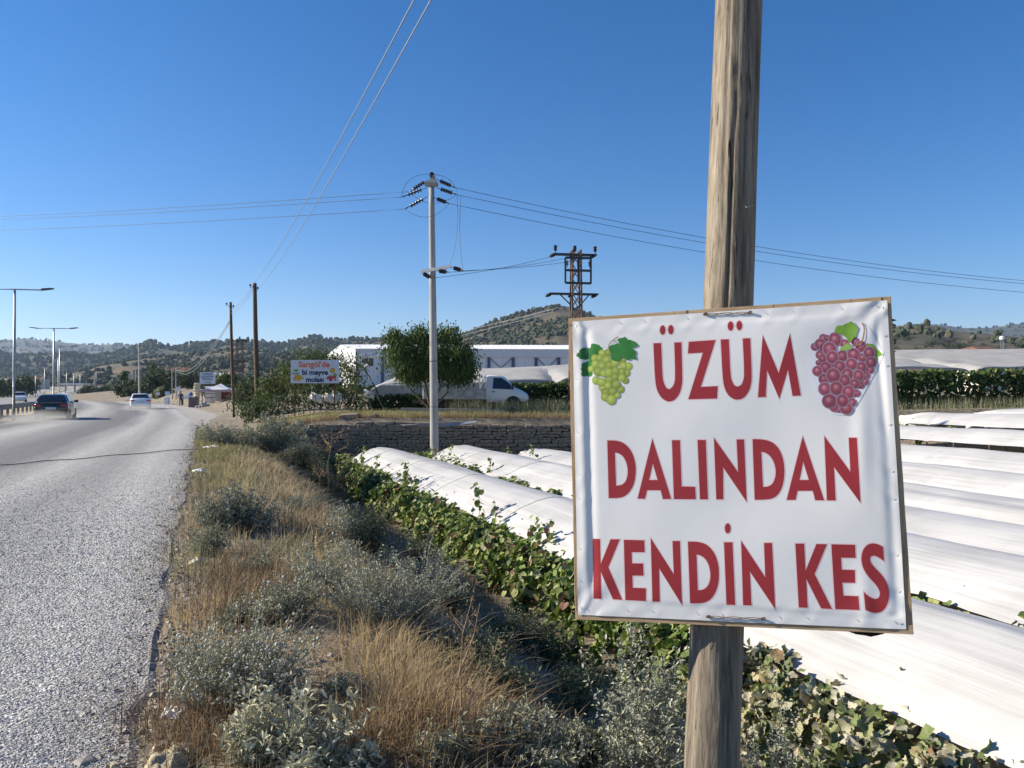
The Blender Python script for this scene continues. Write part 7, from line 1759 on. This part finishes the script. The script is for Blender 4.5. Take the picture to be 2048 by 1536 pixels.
# trees and bushes beyond, distant buildings
tl = [(492, 62, 1.9, 1.5, 'leafy green shrub tree behind the leaning pole', M_leaf_md), (450, 88, 3.0, 2.3, 'green tree right behind the canopy of the stall', M_leaf_md), (425, 95, 2.8, 2.6, 'low green tree behind the stall sign', M_leaf_gr), (300, 140, 3.4, 4.2, 'dark green tree just right of the white saloon', M_leaf_gr), (322, 150, 4.2, 5, 'broad dark tree behind the yard entrance', M_leaf_gr), (252, 150, 3.6, 3.6, 'bush on the bank left of the white saloon', M_leaf_gr), (262, 135, 2.4, 2.4, 'low bush beside the saloon', M_leaf_gr), (248, 210, 7, 1.3, 'slim dark cypress left of the pale pole', M_leaf_dk), (305, 230, 7.5, 1.6, 'dark cypress behind the yard', M_leaf_dk), (375, 170, 4.5, 6, 'broad green tree behind the display stand', M_leaf_gr), (340, 190, 4, 6, 'green trees mass behind the small signs', M_leaf_md), (20, 200, 5, 7, 'dark tree at the left edge beyond the opposite carriageway', M_leaf_gr), (55, 215, 6, 6, 'dark tree left of the second lamp', M_leaf_gr), (-20, 180, 5, 7, 'tree cut by the left edge of the picture', M_leaf_gr), (205, 260, 3.2, 5, 'bush by the far bend', M_leaf_gr), (175, 280, 3, 5, 'small bush at the bend of the climbing road', M_leaf_gr), (225, 240, 3, 4, 'bush above the right verge of the bend', M_leaf_gr)]
for i, (px, d, h, w, lb, m) in enumerate(tl):
    b = gpt(px, d); leaf_tree('roadside_tree', lb, b, [([(0, 0, -.1), (.05, 0, h * .3), (0, .05, h * .6)], .1)], [(0, 0, h * .55, w / 2, w / 2, h * .42), (w * .2, 0, h * .75, w * .3, w * .3, h * .25), (-w * .22, 0, h * .45, w * .3, w * .3, h * .3)], 40, 34, .12 + d * .0028, .55, m, seed=60 + i, rad=.12 * w + .1)
def shed(label, px, d, w, dp, h, roof, wall, pitched=True, name='far_house'):
    b = gpt(px, d); t = thing(name, label, 'building', tuple(b), .2); mb = MB(); mb.box((0, 0, h / 2), (w, dp, h)); mb.build('wall', wall, t)
    mb = MB(); 
    if pitched: mb.add([(-w * .55, -dp * .58, h), (w * .55, -dp * .58, h), (w * .3, 0, h + w * .16), (-w * .3, 0, h + w * .16), (-w * .55, dp * .58, h), (w * .55, dp * .58, h)], [[0, 1, 2, 3], [4, 5, 2, 3], [0, 3, 4], [1, 5, 2], [0, 1, 5, 4]])
    else: mb.box((0, 0, h + .2), (w * 1.1, dp * 1.1, .4))
    mb.build('roof', roof, t)
    for k in (-1, 1): mb = MB(); mb.box((k * w * .25, -dp / 2 - .02, h * .55), (w * .12, .08, h * .3)); mb.build('window', M_dkglass, t)
M_tile = mat('terracotta_roof', (.13, .065, .05), (.20, .10, .075), scale=2, rough=.9); M_plast = mat('plaster', (.50, .45, .38), (.58, .53, .46), scale=1, rough=.9)
shed('small house with a terracotta roof behind the bracket pole', 362, 240, 8, 8, 5.0, M_tile, M_plast); shed('white gabled shed behind the stall trees', 447, 130, 3.6, 5, 2.7, M_roofm, M_panel)
shed('far red-roofed house above the left lamps', 78, 420, 8, 8, 6, M_tile, M_plast); shed('low red-roofed barn above the nets at the right', 1958, 100, 3.8, 4, 5.3, M_tile, M_plast)
for i, (px, d, w) in enumerate([(28, 300, 15), (150, 320, 10)]):
    b = gpt(px, d); t = thing('flat_canopy', ['pale flat canopy roof at the left edge beyond the lamps', 'pale flat canopy roof behind the lamp posts'][i], 'canopy', tuple(b)); zt = at(px, 768, d).z - b.z; mb = MB(); mb.box((0, 0, zt), (w, 6, .6)); mb.build('roof', M_roofm, t)
    for k in (-1, 0, 1): mb = MB(); mb.box((k * w * .4, 0, zt / 2), (.4, .4, zt)); mb.build('post', M_conc, t)
b = gpt(2005, 330); t = thing('water_tank', 'white water tank on legs on the right slope', 'water tank', (b.x, b.y, at(2005, 679, 330).z - 2)); mb = MB(); mb.lathe([(1.0, 2.0), (1.0, 3.2), (.5, 3.5)], (0, 0, 0), (0, 0, 1), 12); mb.build('tank', M_panel, t)
for a in range(3): mb = MB(); mb.bar((.7 * math.cos(a * 2.1), .7 * math.sin(a * 2.1), -6), (.7 * math.cos(a * 2.1), .7 * math.sin(a * 2.1), 2.0), .15); mb.build('leg', M_lamp, t)

# dust thrown up behind the two cars
def dust(label, Lp, t, size, dens, z=.0):
    Lc = Lp + float(road_c(t)); p = LT(Lc, t); mb = MB(); mb.lathe([(.05, -1), (.6, -.8), (.95, -.3), (1, 0), (.95, .3), (.6, .8), (.05, 1)], (0, 0, 0), (1, 0, 0), 16)
    m = bpy.data.materials.new('road_dust'); m.use_nodes = True; n = m.node_tree.nodes; l = m.node_tree.links; n.clear(); o_ = n.new('ShaderNodeOutputMaterial'); v = n.new('ShaderNodeVolumePrincipled'); v.inputs['Color'].default_value = (.86, .84, .80, 1)
    tc = n.new('ShaderNodeTexCoord'); ln = n.new('ShaderNodeVectorMath'); ln.operation = 'LENGTH'; l.new(tc.outputs['Object'], ln.inputs[0]); mr = n.new('ShaderNodeMapRange'); mr.inputs['From Min'].default_value = 1.0; mr.inputs['From Max'].default_value = .1; mr.inputs['To Max'].default_value = dens; l.new(ln.outputs['Value'], mr.inputs['Value'])
    nz = n.new('ShaderNodeTexNoise'); nz.inputs['Scale'].default_value = 2.5; l.new(tc.outputs['Object'], nz.inputs['Vector']); mu = n.new('ShaderNodeMath'); mu.operation = 'MULTIPLY'; l.new(mr.outputs[0], mu.inputs[0]); l.new(nz.outputs['Fac'], mu.inputs[1]); l.new(mu.outputs[0], v.inputs['Density']); l.new(v.outputs[0], o_.inputs['Volume'])
    o = mb.build('dust_cloud', m, None, smooth='all'); o.location = (p.x, p.y, float(zroad(p.y)) + size[2] * .35); o.scale = size; o.rotation_euler = (0, 0, heading(t)); tag(o, label, 'dust', kind='stuff')
dust('pale dust swirling behind the black hatchback', -8.3, 48.5, (5.5, 2.0, .55), .75)
dust('pale dust trailing behind the white saloon', -3.7, 76.5, (5.0, 1.9, .5), .6)
# ------------------------------------------------------------------ haze: the air of the valley
mb = MB(); mb.box((0, 2400, 215), (9000, 6400, 450))
hz = mb.build('haze', bpy.data.materials.new('valley_haze'), None)
hm = hz.data.materials[0]; hm.use_nodes = True; hn = hm.node_tree.nodes; hn.clear()
ho = hn.new('ShaderNodeOutputMaterial'); hv = hn.new('ShaderNodeVolumePrincipled')
hv.inputs['Color'].default_value = (.55, .72, 1.0, 1); hv.inputs['Density'].default_value = 8.5e-5; hv.inputs['Anisotropy'].default_value = .25
hm.node_tree.links.new(hv.outputs[0], ho.inputs['Volume'])
tag(hz, 'thin pale haze filling the valley', 'haze', kind='stuff')
